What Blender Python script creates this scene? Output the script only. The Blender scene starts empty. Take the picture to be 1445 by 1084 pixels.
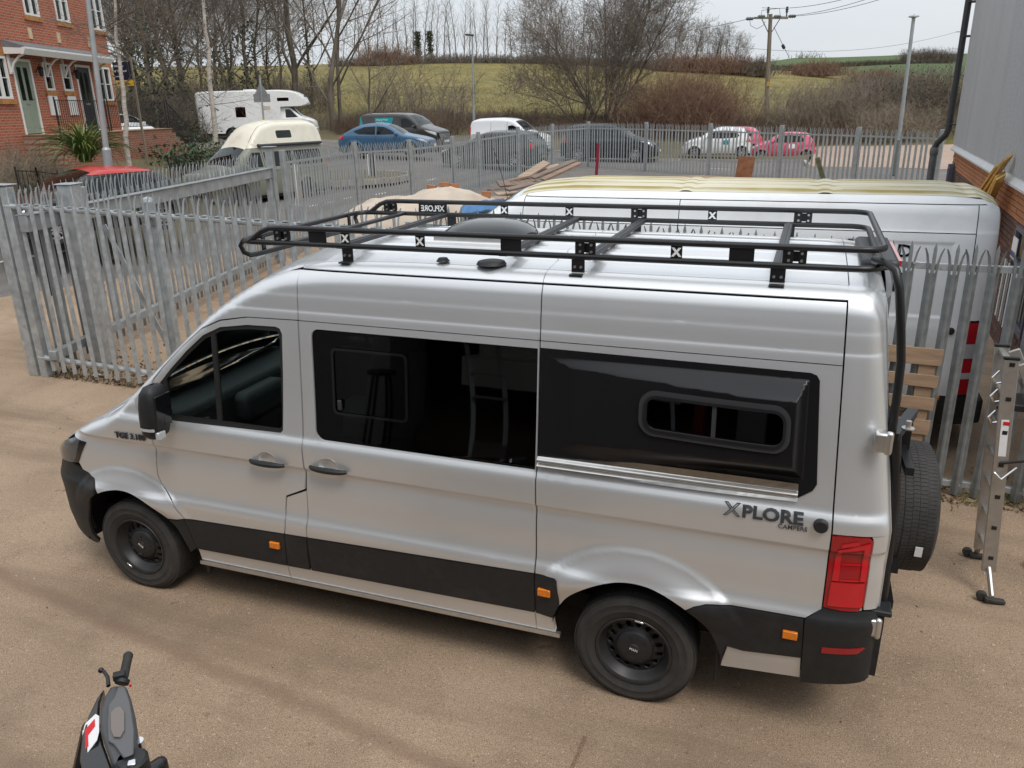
import bpy, bmesh, math, random
import numpy as np
from mathutils import Vector, Matrix, noise
from mathutils.geometry import tessellate_polygon
R = math.radians
rnd = random.Random(7)
SC = bpy.context.scene
COL = SC.collection

# ------------------------------------------------------------------ camera
CAM = Vector((4.34847, -3.74359, 3.30896))
c_r = Vector((0.93807873, 0.345928, -0.01849637))
c_u = Vector((-0.09742815, 0.31468748, 0.94418195))
c_f = Vector((-0.33243955, 0.88391493, -0.32890475))
cd = bpy.data.cameras.new('camera')
cd.sensor_fit = 'HORIZONTAL'; cd.sensor_width = 36; cd.lens = 1114.25 / 1445 * 36
cd.clip_start = 0.05; cd.clip_end = 4000
cam = bpy.data.objects.new('camera', cd); COL.objects.link(cam)
cam.matrix_world = Matrix(((c_r.x, c_u.x, -c_f.x, CAM.x), (c_r.y, c_u.y, -c_f.y, CAM.y),
                           (c_r.z, c_u.z, -c_f.z, CAM.z), (0, 0, 0, 1)))
SC.camera = cam

# ------------------------------------------------------------------ world, sun, exposure
SUN_EL, SUN_AZ = R(58), R(132)          # azimuth from +y towards +x
w = bpy.data.worlds.new('World'); SC.world = w; w.use_nodes = True
nt = w.node_tree; nt.nodes.clear()
def wn(t, **k):
    n = nt.nodes.new(t)
    for a, b in k.items(): setattr(n, a, b)
    return n
sky = wn('ShaderNodeTexSky', sky_type='NISHITA', sun_disc=False, sun_elevation=SUN_EL, sun_rotation=SUN_AZ)
sky.air_density = 1.0; sky.dust_density = 3.0; sky.ozone_density = 1.0
geo = wn('ShaderNodeTexCoord')
mp = wn('ShaderNodeMapping'); mp.inputs['Scale'].default_value = (1.0, 1.0, 3.2)
nz = wn('ShaderNodeTexNoise'); nz.inputs['Scale'].default_value = 1.6; nz.inputs['Detail'].default_value = 6; nz.inputs['Roughness'].default_value = .55
cr = wn('ShaderNodeValToRGB')
cr.color_ramp.elements[0].position = .32; cr.color_ramp.elements[0].color = (4.5, 4.92, 5.35, 1)
cr.color_ramp.elements[1].position = .68; cr.color_ramp.elements[1].color = (5.5, 5.68, 5.85, 1)
mx = wn('ShaderNodeMix', data_type='RGBA'); mx.inputs[0].default_value = .9
bg = wn('ShaderNodeBackground'); bg.inputs['Strength'].default_value = .115
out = wn('ShaderNodeOutputWorld')
L = nt.links.new
L(geo.outputs['Generated'], mp.inputs[0]); L(mp.outputs[0], nz.inputs['Vector']); L(nz.outputs['Fac'], cr.inputs[0])
sx = wn('ShaderNodeSeparateXYZ'); L(geo.outputs['Generated'], sx.inputs[0])      # overcast: brighter towards the zenith, all round
ov = wn('ShaderNodeMapRange'); ov.inputs['From Min'].default_value = 0; ov.inputs['From Max'].default_value = 1; ov.inputs['To Min'].default_value = 1.0; ov.inputs['To Max'].default_value = 1.75; L(sx.outputs[2], ov.inputs['Value'])
sc_ = wn('ShaderNodeVectorMath', operation='SCALE'); L(cr.outputs[0], sc_.inputs[0]); L(ov.outputs[0], sc_.inputs['Scale'])
L(sky.outputs[0], mx.inputs[6]); L(sc_.outputs[0], mx.inputs[7]); L(mx.outputs[2], bg.inputs['Color']); L(bg.outputs[0], out.inputs['Surface'])
sd = bpy.data.lights.new('sun', 'SUN'); sd.energy = 1.3; sd.angle = R(22); sd.color = (1, .96, .9)
sun = bpy.data.objects.new('sun', sd); COL.objects.link(sun)
sv = Vector((math.sin(SUN_AZ) * math.cos(SUN_EL), math.cos(SUN_AZ) * math.cos(SUN_EL), math.sin(SUN_EL)))
sun.rotation_euler = sv.to_track_quat('Z', 'Y').to_euler()
SC.view_settings.view_transform = 'Standard'; SC.view_settings.look = 'None'
SC.view_settings.exposure = 0.33; SC.view_settings.gamma = 1.0
SC.view_settings.use_curve_mapping = False

# ------------------------------------------------------------------ picture geometry -> places (only used to read off real positions)
FH = Vector((c_f.x, c_f.y, 0)).normalized(); RH = Vector((FH.y, -FH.x, 0))
def hor(px): return 145.3 + (1158.6 - px) * 0.01958
def spot(px, d):                          # ground position at forward distance d seen in column px (near the horizon)
    lat = (px - 722.5) / 1114.25 * d / 1.0
    P = CAM + FH * d + RH * lat * 1.0
    return Vector((P.x, P.y, 0))
def zat(px, py, d): return CAM.z + (hor(px) - py) * d / 1114.25 * 1.0

# ------------------------------------------------------------------ materials
def S(n, k, v):
    if k in n.inputs: n.inputs[k].default_value = v
def c4(c): return (c[0], c[1], c[2], 1)
MATS = {}
def mat(name, col, rough=.5, metal=0, var=0, vscale=6, bump=0, bscale=40, coat=0, dirt=None, dscale=3, damt=.4, spec=.5, stretch=(1, 1, 1), col2=None, aniso=None):
    """plain surface: base colour with soft noise variation, second colour in patches (dirt), fine bump"""
    m = bpy.data.materials.new(name); m.use_nodes = True; MATS[name] = m
    t = m.node_tree; b = t.nodes['Principled BSDF']; l = t.links.new
    S(b, 'Base Color', c4(col)); S(b, 'Roughness', rough); S(b, 'Metallic', metal); S(b, 'Specular IOR Level', spec)
    if coat: S(b, 'Coat Weight', coat); S(b, 'Coat Roughness', .04)
    tc = t.nodes.new('ShaderNodeTexCoord'); mpn = t.nodes.new('ShaderNodeMapping'); mpn.inputs['Scale'].default_value = stretch
    l(tc.outputs['Object'], mpn.inputs[0])
    cur = None
    if var or col2:
        n = t.nodes.new('ShaderNodeTexNoise'); n.inputs['Scale'].default_value = vscale; n.inputs['Detail'].default_value = 5
        l(mpn.outputs[0], n.inputs['Vector'])
        r = t.nodes.new('ShaderNodeValToRGB'); r.color_ramp.elements[0].position = .33; r.color_ramp.elements[1].position = .67
        c2 = col2 or tuple(min(1, x * (1 + var)) for x in col)
        c1 = col if col2 else tuple(x * (1 - var) for x in col)
        r.color_ramp.elements[0].color = c4(c1); r.color_ramp.elements[1].color = c4(c2)
        l(n.outputs['Fac'], r.inputs[0]); cur = r.outputs[0]
    if dirt:
        n = t.nodes.new('ShaderNodeTexNoise'); n.inputs['Scale'].default_value = dscale; n.inputs['Detail'].default_value = 8; n.inputs['Roughness'].default_value = .65
        l(mpn.outputs[0], n.inputs['Vector'])
        r = t.nodes.new('ShaderNodeValToRGB'); r.color_ramp.elements[0].position = .5; r.color_ramp.elements[1].position = .75
        r.color_ramp.elements[0].color = (0, 0, 0, 1); r.color_ramp.elements[1].color = (damt, damt, damt, 1)
        x = t.nodes.new('ShaderNodeMix'); x.data_type = 'RGBA'
        l(n.outputs['Fac'], r.inputs[0]); l(r.outputs[0], x.inputs[0])
        if cur: l(cur, x.inputs[6])
        else: x.inputs[6].default_value = c4(col)
        x.inputs[7].default_value = c4(dirt); cur = x.outputs[2]
    if cur: l(cur, b.inputs['Base Color'])
    if bump:
        n = t.nodes.new('ShaderNodeTexNoise'); n.inputs['Scale'].default_value = bscale; n.inputs['Detail'].default_value = 4
        l(mpn.outputs[0], n.inputs['Vector'])
        bp = t.nodes.new('ShaderNodeBump'); bp.inputs['Strength'].default_value = bump; bp.inputs['Distance'].default_value = .02
        l(n.outputs['Fac'], bp.inputs['Height']); l(bp.outputs[0], b.inputs['Normal'])
    return m
def glass(name, tint, rough=.02, dark=0):
    m = bpy.data.materials.new(name); m.use_nodes = True; t = m.node_tree; t.nodes.clear(); l = t.links.new
    o = t.nodes.new('ShaderNodeOutputMaterial'); tr = t.nodes.new('ShaderNodeBsdfTransparent'); tr.inputs[0].default_value = c4(tint)
    g = t.nodes.new('ShaderNodeBsdfGlossy'); g.inputs['Roughness'].default_value = rough; g.inputs[0].default_value = (.9, .95, .95, 1)
    f = t.nodes.new('ShaderNodeFresnel'); f.inputs['IOR'].default_value = 1.5
    x = t.nodes.new('ShaderNodeMixShader'); l(f.outputs[0], x.inputs[0]); l(tr.outputs[0], x.inputs[1]); l(g.outputs[0], x.inputs[2]); l(x.outputs[0], o.inputs[0])
    MATS[name] = m; return m
M_silver = mat('silver_paint', (.755, .765, .775), .40, .65, var=.01, vscale=1.3, coat=.8, dirt=(.42, .39, .35), dscale=1.4, damt=.08)
M_white = mat('white_paint', (.76, .77, .78), .3, 0, var=.02, coat=.5, dirt=(.50, .48, .43), dscale=1.8, damt=.35)
M_roofdirt = mat('algae_roof_paint', (.62, .58, .45), .6, 0, var=.10, vscale=2, dirt=(.40, .33, .12), dscale=1.6, damt=.8, stretch=(.28, 7, 1), bump=.1)
M_clad = mat('black_cladding', (.014, .015, .017), .55, 0, var=.15, vscale=20, bump=.12, bscale=600, dirt=(.06, .053, .045), dscale=2.5, damt=.35)
M_black = mat('black_powder_coat', (.012, .012, .013), .36, 0, var=.2, vscale=8, bump=.05, bscale=300)
M_gloss = mat('gloss_black', (.006, .006, .007), .09, 0, coat=.6)
M_podblk = mat('satin_black_pod', (.009, .009, .010), .27, 0, spec=.4)
M_hl = mat('smoked_headlight', (.07, .075, .08), .08, 0, coat=.6)
M_rubber = mat('tyre_rubber', (.036, .034, .032), .75, 0, var=.2, vscale=12, bump=.15, bscale=90, dirt=(.10, .085, .07), dscale=4, damt=.35)
M_rim = mat('black_steel_rim', (.028, .028, .029), .45, .2, var=.15, dirt=(.07, .06, .05), dscale=9, damt=.4)
M_shell = mat('dark_inner_shell', (.01, .01, .01), .8)
M_seal = mat('rubber_seal', (.012, .012, .012), .6)
M_alu = mat('aluminium', (.62, .61, .59), .33, .9, var=.06, vscale=20)
M_chrome = mat('chrome', (.8, .8, .82), .12, 1)
M_galv = mat('galvanised_steel', (.43, .455, .465), .42, .5, var=.18, vscale=9, dirt=(.24, .245, .25), dscale=5, damt=.7, bump=.06, bscale=50)
M_galvd = mat('dull_galvanised_steel', (.26, .28, .285), .45, .5, var=.2, vscale=9, dirt=(.17, .175, .175), dscale=5, damt=.7, bump=.06, bscale=50)
M_alud = mat('dull_aluminium', (.43, .41, .385), .4, .75, var=.08, vscale=20)
M_galv2 = mat('weathered_galvanised_steel', (.31, .33, .34), .55, .35, var=.15, vscale=5, dirt=(.17, .175, .17), dscale=4, damt=.6)
M_amber = mat('amber_lens', (.75, .20, .01), .2, 0, var=.15, vscale=60, coat=.5)
M_red = mat('red_lens', (.58, .008, .016), .12, 0, coat=.6)
M_reddk = mat('dark_red_lens', (.34, .006, .010), .15, 0, coat=.6)
M_lens = mat('clear_lens', (.6, .62, .64), .1, .3, coat=.5)
M_grey = mat('dark_grey_plastic', (.034, .035, .038), .5, bump=.05, bscale=300)
M_trimcab = mat('cab_plastic', (.05, .052, .054), .7)
M_cabgrey = mat('cab_grey_plastic', (.40, .42, .41), .7)
M_decal = mat('decal_charcoal', (.045, .048, .052), .45)
M_whitelet = mat('white_lettering', (.8, .8, .8), .5)
G_cab = glass('cab_glass', (.78, .87, .84))
G_priv = glass('privacy_glass', (.02, .02, .022))
G_car = glass('car_glass', (.22, .25, .25))

# ------------------------------------------------------------------ meshes
def ident(v): return Vector(v)
class MB:
    def __init__(s): s.v = []; s.f = []; s.m = []; s.mi = 0
    def add(s, vs, fs):
        o = len(s.v); s.v += [tuple(x) for x in vs]
        for f in fs: s.f.append(tuple(i + o for i in f)); s.m.append(s.mi)
        return s
    def box(s, c, d, rot=None, taper=None):
        hx, hy, hz = d[0] / 2, d[1] / 2, d[2] / 2; vs = []
        for z in (-1, 1):
            k = taper if (taper and z > 0) else 1
            for x, y in ((-1, -1), (1, -1), (1, 1), (-1, 1)): vs.append(Vector((x * hx * k, y * hy * k, z * hz)))
        if rot is not None: vs = [rot @ q for q in vs]
        c = Vector(c); return s.add([q + c for q in vs], [(3, 2, 1, 0), (4, 5, 6, 7), (0, 1, 5, 4), (1, 2, 6, 5), (2, 3, 7, 6), (3, 0, 4, 7)])
    def b2(s, lo, hi): return s.box([(a + b) / 2 for a, b in zip(lo, hi)], [abs(b - a) for a, b in zip(lo, hi)])
    def bar(s, p0, p1, w_, h_, up=(0, 0, 1)):
        p0, p1 = Vector(p0), Vector(p1); d = p1 - p0; ln = d.length; d.normalize(); up = Vector(up)
        if abs(d.dot(up)) > .99: up = Vector((0, 1, 0))
        x = d.cross(up).normalized(); z = x.cross(d)
        rot = Matrix((x, d, z)).transposed()
        return s.box((p0 + p1) / 2, (w_, ln, h_), rot)
    def tube(s, pts, r, n=8, closed=False, cap=True, sq=None):
        pts = [Vector(p) for p in pts]; k = len(pts); rs = r if isinstance(r, (list, tuple)) else [r] * k
        vs = []; fs = []; up = None
        for i, p in enumerate(pts):
            a = pts[(i - 1) % k] if (i > 0 or closed) else p; b = pts[(i + 1) % k] if (i < k - 1 or closed) else p
            d = (b - a).normalized()
            if up is None: up = Vector((0, 0, 1)) if abs(d.z) < .9 else Vector((1, 0, 0))
            x = d.cross(up)
            if x.length < 1e-4: x = d.cross(Vector((0, 1, 0)))
            x.normalize(); up = x.cross(d).normalized()
            for j in range(n):
                a_ = 2 * math.pi * (j + .5) / n
                vs.append(p + (x * math.cos(a_) + up * math.sin(a_)) * rs[i])
        m = k if closed else k - 1
        for i in range(m):
            for j in range(n):
                a, b = i * n + j, i * n + (j + 1) % n; c, d_ = ((i + 1) % k) * n + (j + 1) % n, ((i + 1) % k) * n + j
                fs.append((a, b, c, d_))
        if cap and not closed: fs.append(tuple(range(n - 1, -1, -1))); fs.append(tuple((k - 1) * n + j for j in range(n)))
        return s.add(vs, fs)
    def cyl(s, p0, p1, r0, r1=None, n=12): return s.tube([p0, p1], [r0, r1 if r1 is not None else r0], n)
    def lathe(s, prof, o, axis=(0, 1, 0), n=32, a0=0, a1=2 * math.pi):
        """prof: list of (radius, along axis)"""
        ax = Vector(axis).normalized(); u = ax.cross(Vector((0, 0, 1)) if abs(ax.z) < .9 else Vector((1, 0, 0))).normalized(); v_ = ax.cross(u); o = Vector(o)
        vs = []; k = len(prof); full = abs(a1 - a0 - 2 * math.pi) < 1e-6; m = n if full else n + 1
        for r, h in prof:
            for j in range(m):
                a = a0 + (a1 - a0) * j / n; vs.append(o + ax * h + (u * math.cos(a) + v_ * math.sin(a)) * r)
        fs = []
        for i in range(k - 1):
            for j in range(n):
                fs.append((i * m + j, i * m + (j + 1) % m, (i + 1) * m + (j + 1) % m, (i + 1) * m + j))
        return s.add(vs, fs)
    def prism(s, poly, fn0, fn1):
        """poly of 2-d points, mapped by fn0 (one cap) and fn1 (other cap)"""
        n = len(poly); vs = [fn0(*q) for q in poly] + [fn1(*q) for q in poly]
        fs = [tuple(range(n)), tuple(range(2 * n - 1, n - 1, -1))] + [(i, i + n, (i + 1) % n + n, (i + 1) % n) for i in range(n)]
        return s.add(vs, fs)
    def quad(s, a, b, c, d): return s.add([a, b, c, d], [(0, 1, 2, 3)])
    def build(s, name, mats, parent=None, smooth=30, loc=None, bevel=0, fix=True):
        me = bpy.data.meshes.new(name); me.from_pydata(s.v, [], s.f)
        mats = mats if isinstance(mats, (list, tuple)) else [mats]
        for m in mats: me.materials.append(m)
        if len(mats) > 1: me.polygons.foreach_set('material_index', s.m)
        if fix and len(s.f) < 60000:
            bm = bmesh.new(); bm.from_mesh(me); bmesh.ops.recalc_face_normals(bm, faces=bm.faces); bm.to_mesh(me); bm.free()
        if smooth:
            me.polygons.foreach_set('use_smooth', [True] * len(me.polygons)); me.set_sharp_from_angle(angle=R(smooth))
        me.update()
        o = bpy.data.objects.new(name, me); COL.objects.link(o)
        if parent is not None: o.parent = parent
        if loc is not None: o.location = loc
        if bevel:
            b = o.modifiers.new('bevel', 'BEVEL'); b.width = bevel; b.segments = 2; b.limit_method = 'ANGLE'; b.angle_limit = R(40); b.harden_normals = False
        return o
def tag(o, label=None, cat=None, group=None, kind=None):
    if label: o['label'] = label
    if cat: o['category'] = cat
    if group: o['group'] = group
    if kind: o['kind'] = kind
    return o
def thing(name, label, cat, loc=(0, 0, 0), rz=0, group=None):
    o = bpy.data.objects.new(name, None); COL.objects.link(o); o.location = loc; o.rotation_euler = (0, 0, rz)
    o.empty_display_size = .2
    return tag(o, label, cat, group)
def kids(o): return [c for c in COL.objects if c.parent is o]
def dup(o, parent=None, loc=None, rz=None, label=None):
    c = o.copy(); COL.objects.link(c); c.parent = parent
    if loc is not None: c.location = loc
    if rz is not None: c.rotation_euler = (0, 0, rz)
    if label: c['label'] = label
    for ch in o.children: dup(ch, c)
    return c
def rounded(x0, z0, x1, z1, r, n=5):
    rr = r if isinstance(r, (list, tuple)) else [r] * 4; P = []
    for (cx, cz, a), q in zip(((x1, z0, -90), (x1, z1, 0), (x0, z1, 90), (x0, z0, 180)), rr):
        sx = -1 if cx == x1 else 1; sz = 1 if cz == z0 else -1
        for i in range(n + 1):
            t = R(a + 90 * i / n); P.append((cx + sx * q + q * math.cos(t), cz + sz * q + q * math.sin(t)))
    return P
def text_obj(name, s, size, m, parent, place, ext=.001, off=0, outline=False, align='LEFT', sx=1.0):
    """lettering as its own flat raised mesh; place(u, v, h) maps text plane to the world"""
    cu = bpy.data.curves.new(name, 'FONT'); cu.body = s; cu.size = size; cu.extrude = ext; cu.offset = off; cu.align_x = align; cu.resolution_u = 3
    if outline: cu.fill_mode = 'NONE'; cu.extrude = 0; cu.bevel_depth = outline; cu.bevel_resolution = 0
    o = bpy.data.objects.new(name, cu); COL.objects.link(o); bpy.context.view_layer.update()
    me = bpy.data.meshes.new_from_object(o.evaluated_get(bpy.context.evaluated_depsgraph_get())); bpy.data.objects.remove(o); bpy.data.curves.remove(cu)
    for v in me.vertices: v.co = place(v.co.x * sx, v.co.y, v.co.z)
    me.materials.clear(); me.materials.append(m); me.name = name
    o = bpy.data.objects.new(name, me); COL.objects.link(o)
    if parent is not None: o.parent = parent
    return o

# ------------------------------------------------------------------ vehicle skins: side and top surfaces as smooth functions, panels cut out of them
def pchip(pts):
    x = np.array([p[0] for p in pts], float); y = np.array([p[1] for p in pts], float); h = np.diff(x); dl = np.diff(y) / h; m = np.zeros(len(x))
    for i in range(1, len(x) - 1):
        if dl[i - 1] * dl[i] > 0:
            w1, w2 = 2 * h[i] + h[i - 1], h[i] + 2 * h[i - 1]; m[i] = (w1 + w2) / (w1 / dl[i - 1] + w2 / dl[i])
    m[0], m[-1] = dl[0], dl[-1]
    X, Y, Mm, H = x.tolist(), y.tolist(), m.tolist(), h.tolist()
    import bisect
    def f(q):
        if q <= X[0]: return Y[0]
        if q >= X[-1]: return Y[-1]
        i = bisect.bisect_right(X, q) - 1; t = (q - X[i]) / H[i]
        return Y[i] * (1 + 2 * t) * (1 - t) ** 2 + Mm[i] * H[i] * t * (1 - t) ** 2 + Y[i + 1] * t * t * (3 - 2 * t) + Mm[i + 1] * H[i] * t * t * (t - 1)
    return f
def lin(pts):
    X = [p[0] for p in pts]; Y = [p[1] for p in pts]
    return lambda q: float(np.interp(q, X, Y))
def sst(a, b, x):
    t = min(1, max(0, (x - a) / (b - a))); return t * t * (3 - 2 * t)
def frange(a, b, s):
    n = max(1, int(round(abs(b - a) / s))); return [a + (b - a) * i / n for i in range(n + 1)]
class Skin:
    def __init__(s, W, d0, T, r, crown, x0, x1, R0, A0, R1, A1, extra=None, warp=None, xl=None, zl=None, pcap=.06):
        s.W = W; s.d0 = d0; s.T = T; s.r = r; s.c = crown; s.x0, s.x1 = x0, x1; s.R0, s.A0, s.R1, s.A1 = R0, A0, R1, A1
        s.extra = extra; s.warp = warp; s.xl = xl; s.zl = zl; s.pcap = pcap
    def d(s, x, z):
        T = s.T(x); z = min(z, T); d = s.d0(z)
        if s.extra: d += s.extra(x, z)
        r = s.r(x); q = (z - (T - r)) / r
        if q > 0: d += r * (1 - math.sqrt(max(0, 1 - min(q, 1) ** 2)))
        t = (s.x0 + s.R0 - x) / s.R0
        if t > 0: d += s.A0 * (1 - math.sqrt(max(0, 1 - min(t, 1) ** 2)))
        t = (x - s.x1 + s.R1) / s.R1
        if t > 0: d += s.A1 * (1 - math.sqrt(max(0, 1 - min(t, 1) ** 2)))
        return min(d, s.W / 2 - .02)
    def wp(s, p): return s.warp(p) if s.warp else p
    def near(s, x, z, o=0): return s.wp(Vector((x, s.d(x, z) - o, min(z, s.T(x)))))
    def far(s, x, z, o=0): return s.wp(Vector((x, s.W - s.d(x, z) + o, min(z, s.T(x)))))
    def top(s, x, u, o=0):
        T = s.T(x); e = s.d(x, T); y = e + (s.W - 2 * e) * (u + 1) / 2
        return s.wp(Vector((x, y, T + s.c(x) * (1 - u * u) + o)))
    def capf(s, u, z, o=0):
        e = s.d(s.x0, z); y = e + (s.W - 2 * e) * (u + 1) / 2
        T = s.T(s.x0); zt = z
        if z > T - .001: zt = T + s.c(s.x0) * (1 - u * u)
        return s.wp(Vector((s.x0 - s.pcap * (1 - u * u) - o, y, zt)))
    def capr(s, u, z, o=0):
        e = s.d(s.x1, z); y = e + (s.W - 2 * e) * (u + 1) / 2
        T = s.T(s.x1); zt = z
        if z > T - .001: zt = T + s.c(s.x1) * (1 - u * u)
        return s.wp(Vector((s.x1 + s.pcap * .5 * (1 - u * u) + o, y, zt)))
def clip(poly, ax, v, keep_le):
    o = []; n = len(poly)
    for i in range(n):
        a, b = poly[i], poly[(i + 1) % n]; da, db = a[ax] - v, b[ax] - v
        if not keep_le: da, db = -da, -db
        if da <= 1e-9: o.append(a)
        if (da < -1e-9 and db > 1e-9) or (da > 1e-9 and db < -1e-9):
            t = da / (da - db); o.append((a[0] + (b[0] - a[0]) * t, a[1] + (b[1] - a[1]) * t))
    return o
def cut(loops, xl, zl):
    """triangulate an outline (with holes), cut it along the grid lines: small convex pieces"""
    L_ = [[Vector((p[0], p[1], 0)) for p in q] for q in loops]; flat = [p for q in loops for p in q]
    out = []
    for tri in tessellate_polygon(L_):
        P = [flat[i] for i in tri]
        if (P[1][0] - P[0][0]) * (P[2][1] - P[0][1]) - (P[1][1] - P[0][1]) * (P[2][0] - P[0][0]) < 0: P = P[::-1]
        lo, hi = min(p[0] for p in P), max(p[0] for p in P)
        xs = [q for q in xl if lo < q < hi]; rest = P
        slabs = []
        for q in xs:
            a = clip(rest, 0, q, True); rest = clip(rest, 0, q, False)
            if len(a) > 2: slabs.append(a)
        if len(rest) > 2: slabs.append(rest)
        for sl in slabs:
            lo, hi = min(p[1] for p in sl), max(p[1] for p in sl); rest = sl
            for q in zl:
                if lo < q < hi:
                    a = clip(rest, 1, q, True); rest = clip(rest, 1, q, False)
                    if len(a) > 2: out.append(a)
            if len(rest) > 2: out.append(rest)
    return out
def panel(fn, loops, xl, zl, name, m, parent, flip=False, normals=True, thick=0):
    """mesh of fn(u, v) over the outline, smooth normals taken from the surface itself; thick > 0 folds the outer edge inwards"""
    vm = {}; vs = []; uv = []; fs = []
    for P in cut(loops, xl, zl):
        idx = []
        for p in P:
            k = (round(p[0] * 2e4), round(p[1] * 2e4))
            if k not in vm: vm[k] = len(vs); vs.append(fn(*p)); uv.append(p)
            i = vm[k]
            if not idx or (idx[-1] != i and idx[0] != i): idx.append(i)
        if len(idx) > 2: fs.append(tuple(idx if not flip else idx[::-1]))
    e = 2e-4; nn = []
    for i, (u, v) in enumerate(uv):
        a = fn(u + e, v) - fn(u - e, v); b = fn(u, v + e) - fn(u, v - e); n = a.cross(b)
        if n.length < 1e-14: n = Vector((0, 0, 1))
        n.normalize(); nn.append(-n if flip else n)
    no = len(vs)
    if thick:
        # edges used by one face only -> return flange
        cnt = {}
        for f in fs:
            for i in range(len(f)):
                a, b = f[i], f[(i + 1) % len(f)]; k = (min(a, b), max(a, b)); cnt.setdefault(k, []).append((a, b))
        rim = {}
        for k, q in cnt.items():
            if len(q) == 1:
                a, b = q[0]
                for i in (a, b):
                    if i not in rim: rim[i] = len(vs); vs.append(vs[i] - nn[i] * thick); nn.append(nn[i])
                fs.append((b, a, rim[a], rim[b]))
    me = bpy.data.meshes.new(name); me.from_pydata([tuple(q) for q in vs], [], fs); me.materials.append(m)
    me.polygons.foreach_set('use_smooth', [True] * len(me.polygons))
    if normals: me.normals_split_custom_set_from_vertices([tuple(n) for n in nn])
    me.update()
    o = bpy.data.objects.new(name, me); COL.objects.link(o)
    if parent is not None: o.parent = parent
    return o
def arc(cx, cz, r, a0, a1, n=14):
    return [(cx + r * math.cos(R(a0 + (a1 - a0) * i / n)), cz + r * math.sin(R(a0 + (a1 - a0) * i / n))) for i in range(n + 1)]
def offset_ring(poly, g):
    """outline moved outwards by g (counter-clockwise outline)"""
    n = len(poly); out_ = []
    for i in range(n):
        a, b, c = Vector(poly[i - 1]), Vector(poly[i]), Vector(poly[(i + 1) % n])
        d1 = (b - a); d2 = (c - b)
        if d1.length < 1e-9: d1 = d2
        if d2.length < 1e-9: d2 = d1
        n1 = Vector((d1.y, -d1.x)).normalized(); n2 = Vector((d2.y, -d2.x)).normalized(); m = n1 + n2
        if m.length < 1e-6: m = n1
        m.normalize(); k = g / max(.4, m.dot(n1)); out_.append((b.x + m.x * k, b.y + m.y * k))
    return out_
F_PX = 1114.25
def ray(px, py): return c_f + c_r * ((px - 722.5) / F_PX) - c_u * ((py - 542) / F_PX)
def at(px, py, d):
    v = ray(px, py); return CAM + v * (1.08 * d / v.dot(FH))
def skin_part(name, m, parent, pieces, thick=0, normals=True):
    """pieces: (fn, loops, xl, zl, flip); joined into one part"""
    obs = [panel(fn, lp, xl, zl, name, m, None, fl, normals, thick) for fn, lp, xl, zl, fl in pieces]
    if len(obs) == 1: o = obs[0]
    else:
        vs, fs, nn = [], [], []
        for q in obs:
            o_ = len(vs); me = q.data
            vs += [tuple(v.co) for v in me.vertices]; fs += [tuple(i + o_ for i in p.vertices) for p in me.polygons]
            vn = [None] * len(me.vertices)
            for lp in me.loops: vn[lp.vertex_index] = tuple(me.corner_normals[lp.index].vector)
            nn += [v or (0, 0, 1) for v in vn]
        for q in obs:
            me = q.data; bpy.data.objects.remove(q); bpy.data.meshes.remove(me)
        me = bpy.data.meshes.new(name); me.from_pydata(vs, [], fs); me.materials.append(m)
        me.polygons.foreach_set('use_smooth', [True] * len(fs)); me.normals_split_custom_set_from_vertices(nn); me.update()
        o = bpy.data.objects.new(name, me); COL.objects.link(o)
    o.name = name
    if parent is not None: o.parent = parent
    return o
# ================================================================== the silver camper van
def _ex(x, z):
    e = 0
    if z < 1.15:
        r1, r2 = math.hypot(x, z - .345), math.hypot(x - 3.64, z - .345)
        k_ = sst(.58, .76, z); e -= k_ * (.012 * sst(.655, .61, r1) + .030 * sst(.635, .50, r1) + .014 * sst(.695, .645, r2) + .036 * sst(.672, .52, r2))
    if z > 2.14: e += 0
    return e
_d0 = pchip([(.28, .07), (.34, .045), (.42, .03), (.50, .016), (.70, .008), (.775, .002), (.80, .005), (.83, .018), (.86, .028), (.92, .034), (1.03, .035), (1.09, .040), (1.155, .048), (1.176, .046), (1.202, .028), (1.30, .027),
             (1.345, .030), (1.375, .042), (1.405, .056), (1.43, .060), (2.10, .125), (2.14, .129), (2.175, .1335), (2.19, .1375), (2.20, .1385), (2.28, .146), (2.295, .1495), (2.31, .151), (2.42, .166), (2.55, .18)])
_T = pchip([(-1.03, .80), (-.99, .93), (-.90, 1.01), (-.75, 1.08), (-.55, 1.165), (-.3, 1.27), (-.05, 1.385), (.08, 1.48), (.30, 1.67), (.49, 1.83), (.86, 2.13), (1.08, 2.27), (1.24, 2.355), (1.49, 2.445), (1.8, 2.475), (2.4, 2.487), (4.5, 2.487), (4.75, 2.475), (4.88, 2.44)])
def _warp(p):
    if p.x > 4.0 and p.z > 1.3: p.x -= .045 * (p.z - 1.3) * sst(4.0, 4.6, p.x)
    if p.x > 4.6 and p.z > 1.3: p.x -= .095 * (p.z - 1.3) * sst(4.6, 4.88, p.x)
    if p.x < -.3: p.x = -.3 + (p.x + .3) * .80
    return p
SV = Skin(2.04, _d0, _T, lin([(-1.03, .05), (-.8, .10), (-.1, .12), (.1, .08), (.9, .08), (1.5, .12), (4.88, .12)]),
          lin([(-1.03, .03), (-.8, .05), (-.3, .07), (.05, .07), (.3, .09), (.9, .09), (1.5, .06), (2.5, .045), (4.88, .04)]),
          -1.03, 4.88, .62, .40, .27, .10, _ex, _warp)
def zct(x): return .662 + .034 * x            # top edge of the black side moulding
def zcb(x): return .432 + .02 * x             # its bottom edge
XL = sorted(set([round(q, 4) for q in frange(-1.03, -.4, .03) + frange(-.4, 4.88, .055) + frange(-.72, .72, .03) + frange(2.9, 4.36, .03) + frange(4.55, 4.88, .02)]))
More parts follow.
